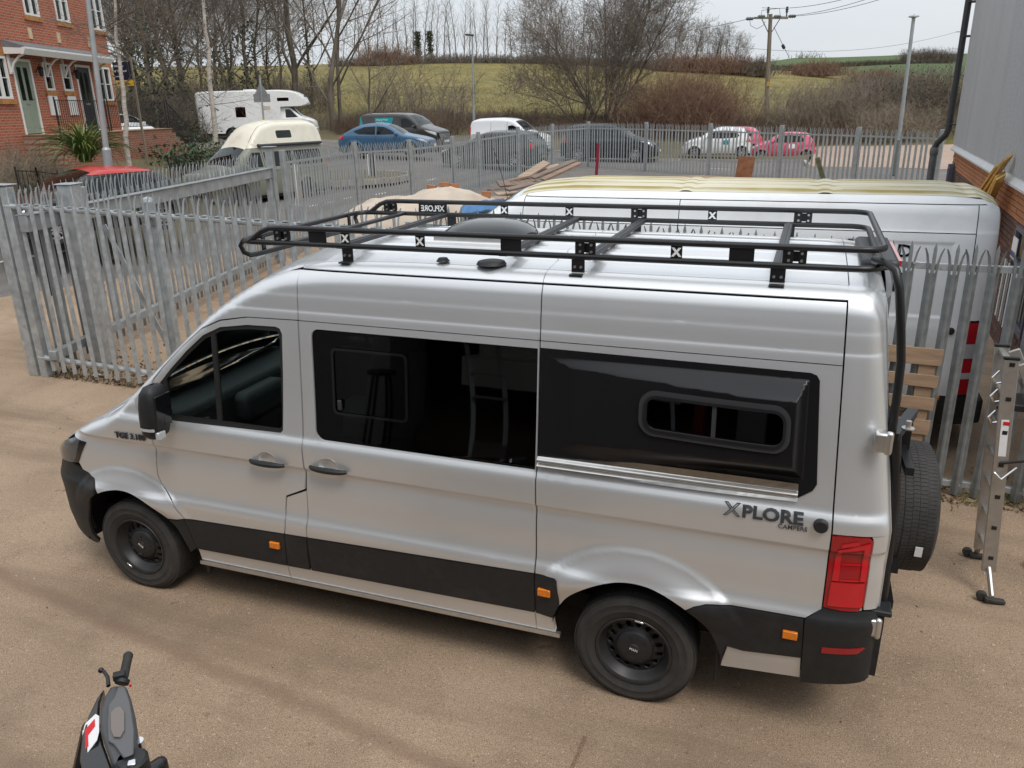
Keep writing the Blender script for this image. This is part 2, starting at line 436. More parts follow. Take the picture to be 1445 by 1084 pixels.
ZL = sorted(set([round(q, 4) for q in frange(.3, .66, .035) + frange(.66, 1.02, .018) + frange(1.02, 1.24, .0125) + frange(1.24, 1.44, .0175) + frange(1.44, 2.10, .066) + frange(2.10, 2.52, .014)]))
XC = frange(-1.03, 4.88, .1); ZC = frange(.28, 2.52, .08)
van = thing('camper_van', 'silver long high-roof camper van with black roof rack, in the middle of the yard', 'van', (0, 0, 0))
def both(loops, far=True, o=0, xl=XL, zl=ZL):
    p = [(lambda x, z: SV.near(x, z, o), loops, xl, zl, False)]
    if far: p.append((lambda x, z: SV.far(x, z, o), loops, XC, ZC, True))
    return p
def near(loops, o=0, xl=XL, zl=ZL): return [((lambda x, z: SV.near(x, z, o)), loops, xl, zl, False)]
def far(loops, o=0): return [((lambda x, z: SV.far(x, z, o)), loops, XC, ZC, True)]
# outlines in (x, z)
cabwin = [(.215, 1.40), (.53, 1.39), (1.352, 1.405), (1.372, 1.425)] + [(1.395, 1.80), (1.405, 2.04), (1.39, 2.072), (1.36, 2.082), (1.15, 2.078), (.94, 2.048), (.80, 1.985), (.65, 1.866), (.514, 1.742), (.365, 1.59)]
doortop = [(1.521, 2.128), (1.148, 2.122), (.947, 2.088), (.80, 2.026), (.625, 1.893), (.448, 1.738), (.364, 1.652), (.338, 1.59), (.325, 1.285)]
doorlow = [(.317, 1.135), (.305, .966), (.328, .90), (.42, .815), (.508, zct(.508))]
flapl = [(1.318, zct(1.34)), (1.338, .77), (1.336, .89), (1.35, .975), (1.503, 1.047), (1.516, 1.20), (1.516, 1.424)]
frontdoor = doortop + doorlow + flapl
pill = [(1.514, 1.035), (1.36, .965), (1.346, .885), (1.348, .775), (1.328, zct(1.34)), (1.494, zct(1.5)), (1.503, .81)]
slide = [(1.526, 1.424), (1.526, 1.20), (1.518, 1.03), (1.512, .81), (1.502, zct(1.5)), (3.052, zct(3.05)), (3.054, 2.128), (1.531, 2.128)]
swin = rounded(1.612, 1.40, 3.047, 2.088, [.006, .006, .05, .06], 5)
arch_r = arc(3.64, .345, .492, 152, 54, 26)
pod_out = [(3.064, 1.44), (4.436, 1.447)] + [(4.505, 1.495), (4.523, 1.53), (4.505, 2.05), (4.49, 2.075), (4.46, 2.085), (3.064, 2.094)]
quarter = [(3.062, zct(3.06)), (3.19, zct(3.19)), (3.20, arch_r[0][1])] + arch_r + [(3.97, .775), (4.03, .793), (4.10, .795), (4.53, .80), (4.603, .855), (4.603, 2.128), (3.062, 2.128)]
def seam(px): return px
gut = 2.425
def vpart(name, m, loops, fars=True, o=0, thick=.012):
    if fars: skin_part(name, m, van, [((lambda x, z: SV.far(x, z, o)), loops, XC, ZC, True)], thick)
    return skin_part(name, m, van, both(loops, False, o), thick)
def recess(x, z): return [(x - .01 + .068 * math.cos(R(a)), z + .006 + .050 * math.sin(R(a))) for a in range(0, 360, 18)]
fd = skin_part('front_door', M_silver, van, near([frontdoor, cabwin, recess(1.255, 1.215)]), .014)
fd_far = skin_part('front_door', M_silver, van, far([frontdoor, cabwin]), .014)
vpart('fuel_flap_panel', M_silver, [pill], False)
sd_ = skin_part('sliding_door', M_silver, van, near([slide, swin, recess(1.71, 1.235)]), .014)
qp = skin_part('rear_side_panel', M_silver, van, near([quarter, pod_out]), .014)
vpart('side_panel', M_silver, [[(1.526, zct(1.5)), (3.19, zct(3.19)), (3.20, arch_r[0][1])] + arch_r + [(4.06, .80), (4.53, .80), (4.603, .855), (4.603, 2.128), (1.531, 2.128)]], False) if False else None
skin_part('far_side_panel', M_silver, van, far([[(1.53, zct(1.5)), (3.19, zct(3.19)), (3.20, arch_r[0][1])] + arch_r + [(4.06, .80), (4.53, .80), (4.603, .855), (4.603, 2.128), (1.531, 2.128)]]))
for a, b in ((1.531, 3.054), (3.062, 4.603)): vpart('high_roof_panel', M_silver, [[(a, 2.134), (b, 2.134), (b, gut), (a, gut)]])
# rear corner panels with the lamp cut out
lampo = [(4.611, .87), (4.70, .862), (4.775, .864), (4.80, .90), (4.80, 1.27), (4.785, 1.288), (4.70, 1.288), (4.611, 1.283)]
vpart('rear_corner_panel', M_silver, [[(4.611, 1.292), (4.70, 1.295), (4.88, 1.295), (4.88, 2.46), (4.70, 2.50), (4.611, 2.50)]])
vpart('rear_corner_panel', M_silver, [[(4.804, .872), (4.88, .872), (4.88, 1.29), (4.795, 1.29), (4.804, 1.27)]])
# wing, A-pillar and front of the high roof
arch_f = arc(0, .345, .482, 28, 118, 26)
wing = [(.318, 1.30), (.309, 1.135), (.297, .966), (.32, .895), (.413, .808), (.50, zct(.5)), (.425, .571)][:6] + [(.448, zct(.5) - .012)] + arc(0, .345, .482, 41, 116, 24) + [(-.27, .868), (-.42, .908), (-.462, .975), (-.325, 1.125), (-.49, 1.145), (-.54, 1.165), (-.40, 1.225), (-.2, 1.312), (-.05, 1.382), (.05, 1.457), (.14, 1.53), (.205, 1.40), (.28, 1.36), (.312, 1.37)]
vpart('front_wing', M_silver, [wing])
apill = [(.15, 1.538), (.30, 1.669), (.49, 1.829), (.86, 2.129), (1.08, 2.269), (1.24, 2.354), (1.38, 2.405), (1.523, 2.425), (1.523, 2.135), (1.148, 2.129), (.945, 2.096), (.797, 2.034), (.62, 1.90), (.442, 1.745), (.357, 1.659), (.331, 1.594), (.326, 1.48), (.216, 1.405)]
vpart('windscreen_pillar', M_silver, [apill])
# roof: gutter strip on both sides and the ribbed top
def roof_o(x, u):
    e = 0
    for c in (.16, .44, .70):
        e += .010 * (sst(.075, .045, abs(abs(u) - c))) * sst(1.75, 1.9, x) * sst(4.62, 4.5, x)
    return e
RU = sorted(set(frange(-1, 1, .1) + [s_ * (c + q) for s_ in (-1, 1) for c in (.16, .44, .70) for q in (-.075, -.06, -.045, .045, .06, .075)]))
for a, b in ((1.30, 3.052), (3.058, 4.61), (4.616, 4.88)):
    st = [(max(a, 1.53), gut + .012), (b, gut + .012), (b, 2.52), (max(a, 1.53), 2.52)]
    st = [(x, min(z, SV.T(x))) for x, z in st]
    def tf(x, u): return SV.top(x, u, roof_o(x, u))
    ps = both([[(max(a, 1.53), gut + .012)] + [(b, gut + .012)] + [(q, SV.T(q) - .0005) for q in frange(b, max(a, 1.53), .08)]]) if b < 4.7 else []
    ps.append((tf, [[(a, -1), (b, -1), (b, 1), (a, 1)]], frange(1.3, 4.88, .09), RU, False))
    skin_part('roof_panel', M_silver, van, ps, .008)
for s_ in (0,):
    skin_part('roof_front_edge', M_silver, van, [(SV.near if k == 0 else SV.far, [[(1.24, 2.358)] + [(1.527, 2.437)] + [(q, SV.T(q) - .0005) for q in frange(1.527, 1.24, .05)]], XL, ZL, bool(k)) for k in (0, 1)])
# bonnet, scuttle, windscreen
def tp(o=0): return lambda x, u: SV.top(x, u, o)
UU = frange(-1, 1, .08)
skin_part('bonnet', M_silver, van, [(lambda x, u: SV.top(x, u, .012 * sst(.72, .62, abs(u)) * sst(-.9, -.7, x)), [[(-.93, -1), (-.16, -1), (-.16, 1), (-.93, 1)]], frange(-1, 0, .05), UU + [-.72, -.67, -.62, .62, .67, .72] if False else sorted(UU + [-.67, .67]), False)], .012)
skin_part('scuttle_panel', M_clad, van, [(tp(-.012), [[(-.155, -.97), (.06, -.97), (.06, .97), (-.155, .97)]], frange(-.2, .1, .05), UU, False)])
skin_part('windscreen', G_cab, van, [(tp(.002), [[(.065, -.95), (1.10, -.95), (1.10, .95), (.065, .95)]], frange(0, 1.2, .06), UU, False)])
skin_part('windscreen_surround', M_seal, van, [(tp(), [[(.06, -1), (1.13, -1), (1.13, 1), (.06, 1)], [(.075, -.93), (1.085, -.93), (1.085, .93), (.075, .93)]], frange(0, 1.2, .06), UU, False)])
skin_part('roof_front', M_silver, van, [(tp(), [[(1.135, -1), (1.295, -1), (1.295, 1), (1.135, 1)]], frange(1.1, 1.3, .04), UU, False)], .008)
for s_ in (-.35, .3):
    wi = MB(); wi.tube([SV.top(.02, s_, .03), SV.top(.10, s_ + .1, .035), SV.top(.16, s_ + .62, .03)], [.012, .009, .006], 6); wi.build('wiper', M_black, van)
# front cap, bumper, grille, headlights
capl = frange(-1, 1, .1)
skin_part('front_bumper', M_clad, van, both([[(-.27, .862), (-.42, .90), (-.55, .94), (-.75, .93), (-1.03, .70), (-1.03, .30), (-.50, .27), (-.44, .31)] + arc(0, .345, .484, 176, 121, 16)], True, .004) + [(SV.capf, [[(-1, .30), (1, .30), (1, .70), (-1, .70)]], capl, frange(.3, .7, .05), True)], .02)
skin_part('front_grille', M_gloss, van, [(SV.capf, [[(-1, .705), (1, .705), (1, .80), (-1, .80)]], capl, frange(.7, .8, .02), True), (tp(), [[(-1.03, -1), (-.935, -1), (-.935, 1), (-1.03, 1)]], frange(-1.03, -.93, .02), UU, False)])
for fn, fl in ((SV.near, False), (SV.far, True)):
    skin_part('headlight', M_hl, van, [(lambda x, z, fn=fn: fn(x, z, .003), [[(-.462, .962), (-.335, 1.122), (-.49, 1.140), (-.70, 1.075), (-.88, .96), (-.80, .925), (-.56, .945)]], XL, ZL, fl)], .02)
    skin_part('headlight_surround', M_gloss, van, [(lambda x, z, fn=fn: fn(x, z, .006), [[(-.455, .96), (-.325, 1.127), (-.40, 1.135), (-.47, 1.0), (-.53, .95)]], XL, ZL, fl)], .02)
# mouldings, sills, rear bumper
cl = lambda a, b: [(a, zcb(a)), (b, zcb(b)), (b, zct(b) - .006), (a, zct(a) - .006)]
vpart('side_moulding', M_clad, [[(.56, zcb(.56)), (1.306, zcb(1.3)), (1.322, zct(1.32) - .006), (.51, zct(.51) - .006)]], True, .008, .03)
vpart('side_moulding', M_clad, [[(1.316, zcb(1.3)), (1.485, zcb(1.5)), (1.492, zct(1.5) - .006), (1.332, zct(1.34) - .006)]], True, .008, .03)
vpart('side_moulding', M_clad, [cl(1.502, 3.052)], True, .008, .03)
vpart('side_moulding', M_clad, [[(3.060, zcb(3.06)), (3.17, zcb(3.17) - .02)] + arc(3.64, .345, .494, 169, 152, 6) + [(3.196, zct(3.19) - .006), (3.060, zct(3.06) - .006)]], True, .008, .03)
vpart('side_moulding', M_clad, arc(0, .345, .486, 40, 8, 10) and [[(.455, zct(.5) - .02), (.502, zct(.5) - .006), (.55, .45), (.50, .41)] + arc(0, .345, .484, 6, 39, 10)], True, .006, .03)
vpart('side_moulding', M_clad, [arc(3.64, .345, .494, 8, 53, 14) + [(3.968, .768), (4.03, .786), (4.10, .788), (4.524, .793), (4.536, .55), (4.24, .52), (4.15, .53)]], True, .008, .03)
vpart('sill', M_silver, [[(.56, .345), (1.30, .350), (1.30, zcb(1.3) - .006), (.56, zcb(.56) - .006)]], True, 0, .03)
vpart('sill', M_silver, [[(1.308, .350), (3.05, .362), (3.05, zcb(3.05) - .006), (1.308, zcb(1.3) - .006)]], True, 0, .03)
vpart('sill', M_silver, [[(3.056, .362), (3.17, .362), (3.16, zcb(3.17) - .026), (3.056, zcb(3.06) - .006)]], True, 0, .03)
vpart('sill', M_silver, [[(4.13, .37), (4.54, .405), (4.532, .548), (4.25, .515), (4.16, .525)]], True, -.004, .03)
for y in (.045, 1.995): skl = MB(); skl.bar((.55, y, .325), (3.2, y, .345), .03, .025); skl.build('sill_rail', M_alu, van)
bmp = [(4.545, .385), (4.88, .44), (4.88, .85), (4.84, .858), (4.70, .856), (4.61, .864), (4.537, .80), (4.53, .79)]
skin_part('rear_bumper', M_clad, van, both([bmp], True, .012) + [((lambda u, z: SV.capr(u, z, .03)), [[(-1, .44), (1, .44), (1, .84), (-1, .84)]], capl, frange(.4, .9, .06), False)], .04)
bs = MB(); bs.box((4.87, 1.02, .845), (.14, 1.86, .03)); bs.build('bumper_step', M_clad, van, bevel=.008)
for f_ in (0, 1): skin_part('bumper_reflector', M_reddk, van, [both([[(4.627, .612), (4.80, .628), (4.835, .662), (4.82, .668), (4.80, .663), (4.627, .648)]], True, .016, frange(4.6, 4.88, .02))[f_]], .01)
# tail lamps in four pieces
lamp_p = MB()
for fn, fl in ((SV.near, False), (SV.far, True)):
    lf = lambda o: (lambda x, z, fn=fn: fn(x, z, o))
    xs = frange(4.6, 4.88, .012)
    tl = skin_part('tail_lamp', M_reddk, van, [(lf(.004), [lampo], xs, ZL, fl)], .03)
    skin_part('lamp_lens', M_red, tl, [(lf(.012), [[(4.628, .885), (4.79, .892), (4.79, 1.03), (4.632, 1.022)]], xs, ZL, fl)], .01)
    skin_part('lamp_lens', M_red, tl, [(lf(.012), [[(4.634, 1.032), (4.665, 1.034), (4.665, 1.205), (4.64, 1.196)]], xs, ZL, fl), (lf(.012), [[(4.765, 1.04), (4.79, 1.042), (4.79, 1.262), (4.642, 1.208), (4.645, 1.20), (4.765, 1.226)]], xs, ZL, fl)], .01)
    skin_part('lamp_lens', M_red, tl, [(lf(.009), [[(4.67, 1.12), (4.76, 1.124), (4.76, 1.132), (4.67, 1.128)]], xs, ZL, fl), (lf(.009), [[(4.67, 1.034), (4.76, 1.038), (4.76, 1.046), (4.67, 1.042)]], xs, ZL, fl), (lf(.012), [[(4.66, 1.225), (4.74, 1.25), (4.735, 1.268), (4.66, 1.245)]], xs, ZL, fl)], .01)
# orange side markers
for (a, b, c, d_) in ((1.204, .588, 1.278, .634), (3.08, .635, 3.158, .682), (4.43, .662, 4.504, .708)):
    mk = MB(); y = SV.d((a + c) / 2, (b + d_) / 2) - .012
    mk.b2((a, y - .012, b), (c, y + .02, d_)); mk.build('side_marker', M_amber, van, bevel=.004)
# dark shell behind the gaps
arch_rs = arc(3.64, .345, .50, 160, 20, 24); arch_fs = arc(0, .345, .49, 25, 155, 24)
shell = [(-.9, .55), (-.9, .95), (-.3, 1.2), (.1, 1.46), (.5, 1.80), (.86, 2.08), (1.08, 2.22), (1.3, 2.33), (1.6, 2.43), (4.7, 2.43), (4.78, 1.3), (4.78, .45), (4.12, .42)] + arch_rs[::-1] + [(3.16, .36), (.55, .36), (.49, .40)] + arch_fs + [(-.46, .4), (-.9, .4)]
sw_in = rounded(1.64, 1.42, 3.03, 2.06, .05, 4); podw_in = rounded(3.66, 1.73, 4.36, 1.92, .05, 4)
skin_part('inner_shell', M_shell, van, both([shell, cabwin, sw_in, podw_in], True, -.03, XC, ZC))
hd = MB(); hd.b2((1.3, .22, 2.33), (4.7, 1.82, 2.36)); hd.b2((-.7, .25, .42), (4.7, 1.79, .52)); hd.b2((4.66, .22, .5), (4.68, 1.82, 2.33))
hd.build('floor_and_headlining', M_shell, van)
for cx, r in ((0, .52), (3.64, .54)):
    for y0, y1 in ((.06, .42), (1.62, 1.98)):
        wl = MB(); P = arc(cx, .345, r, -5, 185, 18)
        for i in range(len(P) - 1):
            wl.quad((P[i][0], y0, P[i][1]), (P[i + 1][0], y0, P[i + 1][1]), (P[i + 1][0], y1, P[i + 1][1]), (P[i][0], y1, P[i][1]))
        ym = y1 if y0 < 1 else y0
        wl.add([(cx + r * math.cos(R(a)), ym, .345 + r * math.sin(R(a))) for a in range(-5, 186, 10)], [tuple(range(20))]); wl.build('wheel_arch_liner', M_shell, van)
for x, y in ((.52, .12), (.52, 1.80), (4.10, .12), (4.10, 1.80)):
    mf = MB(); mf.b2((x - .01, y, .18), (x + .012, y + .24, .48)); mf.build('mud_flap', M_rubber, van, bevel=.006)
# cab glazing
cwo = offset_ring(cabwin, -.014)
def ins(poly, k):
    c = (sum(p[0] for p in poly) / len(poly), sum(p[1] for p in poly) / len(poly)); return poly
glassp = [(.47, 1.425), (1.34, 1.428), (1.362, 1.45), (1.375, 1.80), (1.382, 2.03), (1.365, 2.052), (1.15, 2.052), (.95, 2.024), (.81, 1.962), (.66, 1.845), (.53, 1.73), (.46, 1.66)]
for fn, fl, fdr in ((SV.near, False, fd), (SV.far, True, fd_far)):
    skin_part('window_frame', M_seal, fdr, [(lambda x, z, fn=fn: fn(x, z, -.006), [cabwin, glassp], XL, ZL, fl)], .02)
    skin_part('window_frame', M_seal, fdr, [(lambda x, z, fn=fn: fn(x, z, -.006), [[(.858, 1.42), (.892, 1.42), (.892, 2.03), (.858, 2.01)]], XL, ZL, fl)], .02)
    skin_part('window_pane', G_cab, fdr, [(lambda x, z, fn=fn: fn(x, z, -.02), [glassp], XL, ZL, fl)])
# sliding door glass with its small sliding pane
sg = skin_part('window_pane', G_priv, sd_, near([rounded(1.618, 1.406, 3.047, 2.082, [.006, .006, .05, .055], 5)], -.004))
sl_o = rounded(1.748, 1.575, 2.256, 1.988, .035, 5)
skin_part('sliding_pane_frame', M_gloss, sd_, near([sl_o, rounded(1.764, 1.591, 2.240, 1.972, .025, 5)], .006), .012)
lt = MB(); lt.box((1.80, SV.d(1.8, 1.64) - .012, 1.64), (.022, .02, .06)); lt.build('pane_latch', M_grey, sd_, bevel=.004)
# flared sleeping pod in place of the rear window
def pod_b(x, z):
    B = .012 + .085 * sst(3.05, 4.3, x)
    l_, r_ = 3.064, 4.515; t_, b_ = 2.09, 1.445
    k = min(max(0, (x - 3.10) / .16), max(0, (4.455 - x) / .055), max(0, (2.052 - z) / (.055 + .03 * sst(3.2, 4.4, x))), max(0, (z - (1.505 + .045 * sst(3.1, 4.4, x))) / .09))
    k = min(1, k)
    return B * (k * k * (3 - 2 * k) * .35 + k * .65) + .006
PX = sorted(set(frange(3.06, 3.3, .02) + frange(3.3, 4.36, .05) + frange(4.36, 4.53, .011))); PZ = sorted(set(frange(1.44, 1.66, .013) + frange(1.66, 1.94, .04) + frange(1.94, 2.1, .011)))
podwh = rounded(3.632, 1.716, 4.372, 1.935, .075, 6)
pod = skin_part('flared_side_pod', M_podblk, van, [(lambda x, z: SV.near(x, z, pod_b(x, z)), [pod_out, podwh], PX, PZ, False)], .02)
fo = rounded(3.622, 1.706, 4.382, 1.945, .085, 7); fi = rounded(3.662, 1.742, 4.345, 1.908, .05, 7); fm = rounded(3.645, 1.727, 4.36, 1.922, .065, 7)
pb = lambda o: (lambda x, z: SV.near(x, z, pod_b(x, z) + o))
skin_part('pod_window_frame', M_grey, pod, [(pb(.014), [fo, fi], PX, PZ, False)], .02)
skin_part('pod_window_frame', M_black, pod, [(pb(.02), [fm, fi], PX, PZ, False)], .02)
skin_part('pod_window_bar', M_grey, pod, [(pb(.012), [[(3.995, 1.745), (4.015, 1.745), (4.012, 1.906), (3.992, 1.906)]], PX, PZ, False)], .02)
skin_part('pod_window_pane', G_priv, pod, [(pb(-.002), [rounded(3.64, 1.72, 4.366, 1.93, .06, 6)], PX, PZ, False)])
def rail_o(x, z):
    return .030 + .010 * math.cos((z - 1.44) / .052 * 2 * math.pi * 1.5)
rl = skin_part('slide_rail', M_alu, van, [(lambda x, z: SV.near(x, z, rail_o(x, z)), [[(3.066, 1.437), (4.436, 1.452), (4.436, 1.506), (3.066, 1.490)]], frange(3.06, 4.44, .1), frange(1.437, 1.507, .004), False)], .03)
# handles, cap, lettering
def handle(x, z, parent):
    y = SV.d(x, z)
    rc = MB(); rc.lathe([(.0, .024), (.03, .022), (.044, .014), (.050, .003), (.052, -.001)], (x - .01, y, z + .006), (0, 1, 0), 24)
    for i, v in enumerate(rc.v): rc.v[i] = (x - .01 + (v[0] - x + .01) * 1.36, v[1] + SV.d(x, v[2]) - y, v[2])
    rc.build('handle_recess', M_silver, parent, 60)
    h = MB(); P = [(x - .13 + .26 * i / 12, y - .012 - .030 * math.sin(math.pi * i / 12) ** .5, z - .012 + .004 * math.sin(math.pi * i / 12)) for i in range(13)]
    h.tube(P, [.009 + .011 * math.sin(math.pi * (i + .6) / 13.2) ** .6 for i in range(13)], 10)
    h.build('handle', M_clad, parent)
handle(1.255, 1.215, fd); handle(1.71, 1.235, sd_)
cp = MB(); cp.lathe([(0.0, .03), (.03, .03), (.034, .024), (.036, 0)], (4.552, SV.d(4.552, 1.33), 1.332), (0, -1, 0), 24); cp.build('filler_cap', M_clad, van)
def side_place(x0, z0, slope=0, o=.005): return lambda u, v, h: SV.near(x0 + u, z0 + v + slope * u, o + h)
text_obj('lettering', 'X', .098, M_decal, van, side_place(4.085, 1.314, .01), outline=.0022, sx=1.12)
text_obj('lettering', 'PLORE', .088, M_decal, van, side_place(4.172, 1.316, .01), off=.0032, sx=1.16)
text_obj('lettering', 'CAMPERS', .035, M_decal, van, side_place(4.352, 1.284, .01), off=.0002, sx=.95)
text_obj('lettering', 'TGE 3.180', .062, M_grey, van, side_place(-.005, 1.215, .03, .007), ext=.004, off=.001, sx=1.0)
# door mirror
mi = thing('x', None, None); COL.objects.unlink(mi); bpy.data.objects.remove(mi)
def mirror(fn, sgn):
    m = MB(); base = fn(.32, 1.44)
    sections = []
    y0 = base.y
    cx, cy = .50, y0 - sgn * .165
    prof = [(1.335, .04, .05), (1.36, .068, .075), (1.42, .078, .088), (1.50, .078, .092), (1.58, .073, .092), (1.65, .062, .085), (1.69, .04, .06), (1.70, .01, .02)]
    vs = []; n = 14
    for z, a, b in prof:
        lean = (z - 1.34) * .10
        for j in range(n):
            t = 2 * math.pi * j / n; ct, st_ = math.cos(t), math.sin(t)
            vs.append((cx + lean + a * abs(ct) ** .7 * (1 if ct > 0 else -1), cy + b * abs(st_) ** .7 * (1 if st_ > 0 else -1), z))
    fs = []
    for i in range(len(prof) - 1):
        for j in range(n): fs.append((i * n + j, i * n + (j + 1) % n, (i + 1) * n + (j + 1) % n, (i + 1) * n + j))
    fs.append(tuple(range(n))[::-1]); m.add(vs, fs)
    h = m.build('door_mirror', M_clad, van, 60)
    a = MB(); a.tube([(.40, y0 + sgn * .02, 1.44), (.45, y0 - sgn * .08, 1.42), (cx, cy, 1.42)], [.06, .05, .045], 8); a.tube([(.42, y0 + sgn * .02, 1.60), (.47, y0 - sgn * .08, 1.59), (cx, cy, 1.58)], [.03, .025, .025], 8)
    a.build('mirror_arm', M_clad, h)
    b = MB()
    vs = []
    for z, k in ((1.405, 1.03), (1.425, 1.03)):
        for j in range(n):
            t = 2 * math.pi * j / n; ct, st_ = math.cos(t), math.sin(t); vs.append((cx + .012 + .080 * k * abs(ct) ** .7 * (1 if ct > 0 else -1), cy + .089 * k * abs(st_) ** .7 * (1 if st_ > 0 else -1), z))
    b.add(vs, [(j, (j + 1) % n, n + (j + 1) % n, n + j) for j in range(n) if math.cos(2 * math.pi * (j + .5) / n) < .45]); b.build('indicator_strip', M_lens, h)
    c = MB(); c.box((cx + .066, cy - sgn * .03, 1.365), (.03, .07, .06)); c.build('indicator_lens', M_lens, h, bevel=.01)
    g = MB(); g.box((cx + .092, cy, 1.53), (.01, .13, .22), Matrix.Rotation(R(6), 3, 'Y')); g.build('mirror_glass', M_gloss, h, bevel=.003)
mirror(SV.near, 1); mirror(SV.far, -1)
# cab interior
ci = MB()
ci.b2((-.05, .16, 1.02), (.42, 1.88, 1.36)); ci.b2((.2, .75, 1.1), (.55, 1.25, 1.32)); ci.b2((.0, .2, .6), (.4, 1.84, 1.02))
ci.build('dashboard', M_trimcab, van, bevel=.05)
stw = MB(); cw = Vector((.62, 1.42, 1.32)); ax = Vector((.75, 0, .6)).normalized(); u_ = Vector((0, 1, 0)); v_ = ax.cross(u_)
stw.tube([cw + (u_ * math.cos(t) + v_ * math.sin(t)) * .20 for t in [2 * math.pi * i / 24 for i in range(24)]], .016, 8, closed=True)
stw.tube([cw - u_ * .19, cw, cw + u_ * .19], .018, 6); stw.tube([cw - v_ * .19, cw, cw - ax * .3], .02, 6); stw.build('steering_wheel', M_trimcab, van)
for yy in (.50, 1.46):
    st = MB(); st.b2((.85, yy - .26, .85), (1.34, yy + .26, 1.05)); st.bar((1.28, yy, 1.02), (1.42, yy, 1.70), .48, .13, (1, 0, .2)); st.bar((1.42, yy, 1.72), (1.45, yy, 1.92), .26, .09, (1, 0, .2))
    st.build('cab_seat', M_cabgrey if yy > 1 else M_trimcab, van, bevel=.04)
dc = MB()
for y in (.115, 1.925): dc.b2((.42, y - .02, .6), (1.48, y + .02, 1.385))
dc.build('door_card', M_cabgrey, van)
# wheels
def make_wheel(parent, name='wheel', cap=True):
    """hub at the origin, outer face towards -y"""
    t = bpy.data.objects.new(name, None); COL.objects.link(t); t.parent = parent; t.empty_display_size = .1
    ty = MB(); ty.lathe([(.205, -.10), (.222, -.107), (.235, -.112), (.262, -.1185), (.266, -.1215), (.272, -.1215), (.276, -.119), (.288, -.122), (.306, -.1195), (.309, -.1215), (.314, -.1205), (.317, -.117), (.325, -.114), (.337, -.106), (.348, -.092), (.3525, -.07), (.354, -.03), (.354, .03), (.3525, .07), (.346, .094), (.32, .115), (.24, .11), (.205, .10)], (0, 0, 0), (0, 1, 0), 56)
    ty.build('tyre', M_rubber, t, 50)
    gr = MB()
    for i in range(104):
        a = 2 * math.pi * i / 104
        for y, w_, sk in ((-.078, .036, .02), (.078, .036, -.02), (-.035, .03, .012), (.035, .03, -.012), (0, .026, .01)):
            ca, sa = math.cos(a + sk * 2), math.sin(a + sk * 2); r = .3535 - (.003 if abs(y) > .06 else 0)
            rot = Matrix(((sa, 0, ca), (0, 1, 0), (-ca, 0, sa))) if False else Matrix.Rotation(-(a + sk * 2) + math.pi / 2, 3, 'Y')
            gr.box((ca * r, y, sa * r), (.0188, w_ + .005, .007), rot)
    tr = gr.build('tread_block', M_rubber, t, 0); tr['kind'] = 'stuff'
    fl = lambda x, z: Vector((x, -.045 - .03 * sst(.15, .10, math.hypot(x, z)), z))
    holes = [arc(.147 * math.cos(2 * math.pi * i / 15), .147 * math.sin(2 * math.pi * i / 15), .0165, 0, 348, 9)[:-0 or None] for i in range(15)]
    ring = [(.176 * math.cos(2 * math.pi * i / 48), .176 * math.sin(2 * math.pi * i / 48)) for i in range(48)]
    skin_part('rim', M_rim, t, [(fl, [ring] + holes, frange(-.18, .18, .03), frange(-.18, .18, .03), False)], .012, normals=False)
    rb = MB(); rb.lathe([(.172, -.043), (.19, -.06), (.198, -.085), (.213, -.100), (.222, -.112), (.219, -.116), (.207, -.112)], (0, 0, 0), (0, 1, 0), 48); rb.lathe([(0.0, .02), (.19, .02), (.2, -.05)], (0, 0, 0), (0, 1, 0), 32)
    rb.build('rim_well', M_rim, t, 40)
    if cap:
        hc = MB(); hc.lathe([(0, -.096), (.03, -.096), (.034, -.092), (.07, -.090), (.098, -.084), (.112, -.072), (.116, -.05)], (0, 0, 0), (0, 1, 0), 36)
        for i in range(10):
            a = 2 * math.pi * (i + .3) / 10; hc.box((math.cos(a) * .066, -.0905, math.sin(a) * .066), (.034, .003, .005), Matrix.Rotation(-a, 3, 'Y'))
        hub = hc.build('hub_cap', M_clad, t, 40)
        text_obj('hub_lettering', 'MAN', .022, M_whitelet, t, lambda u, v, h: Vector((u, -.0975 - h, v - .008)), align='CENTER')
    return t
w0 = make_wheel(van); w0.location = (0, .145, .345); w0.rotation_euler = (0, R(35), 0)
for (x, y, a, f) in ((3.64, .145, 12, 0), (0, 1.895, 70, 1), (3.64, 1.895, 100, 1)):
    q = dup(w0, van); q.location = (x, y, .345); q.rotation_euler = (0, R(a), math.pi if f else 0)
for cx, a in ((3.64, 82), (0, 235)):
    q = MB(); q.box((cx + .214 * math.cos(R(a)), .028, .345 + .214 * math.sin(R(a))), (.05, .012, .012), Matrix.Rotation(-R(a) + math.pi / 2, 3, 'Y')); q.build('balance_weight', M_chrome, van, bevel=.003)
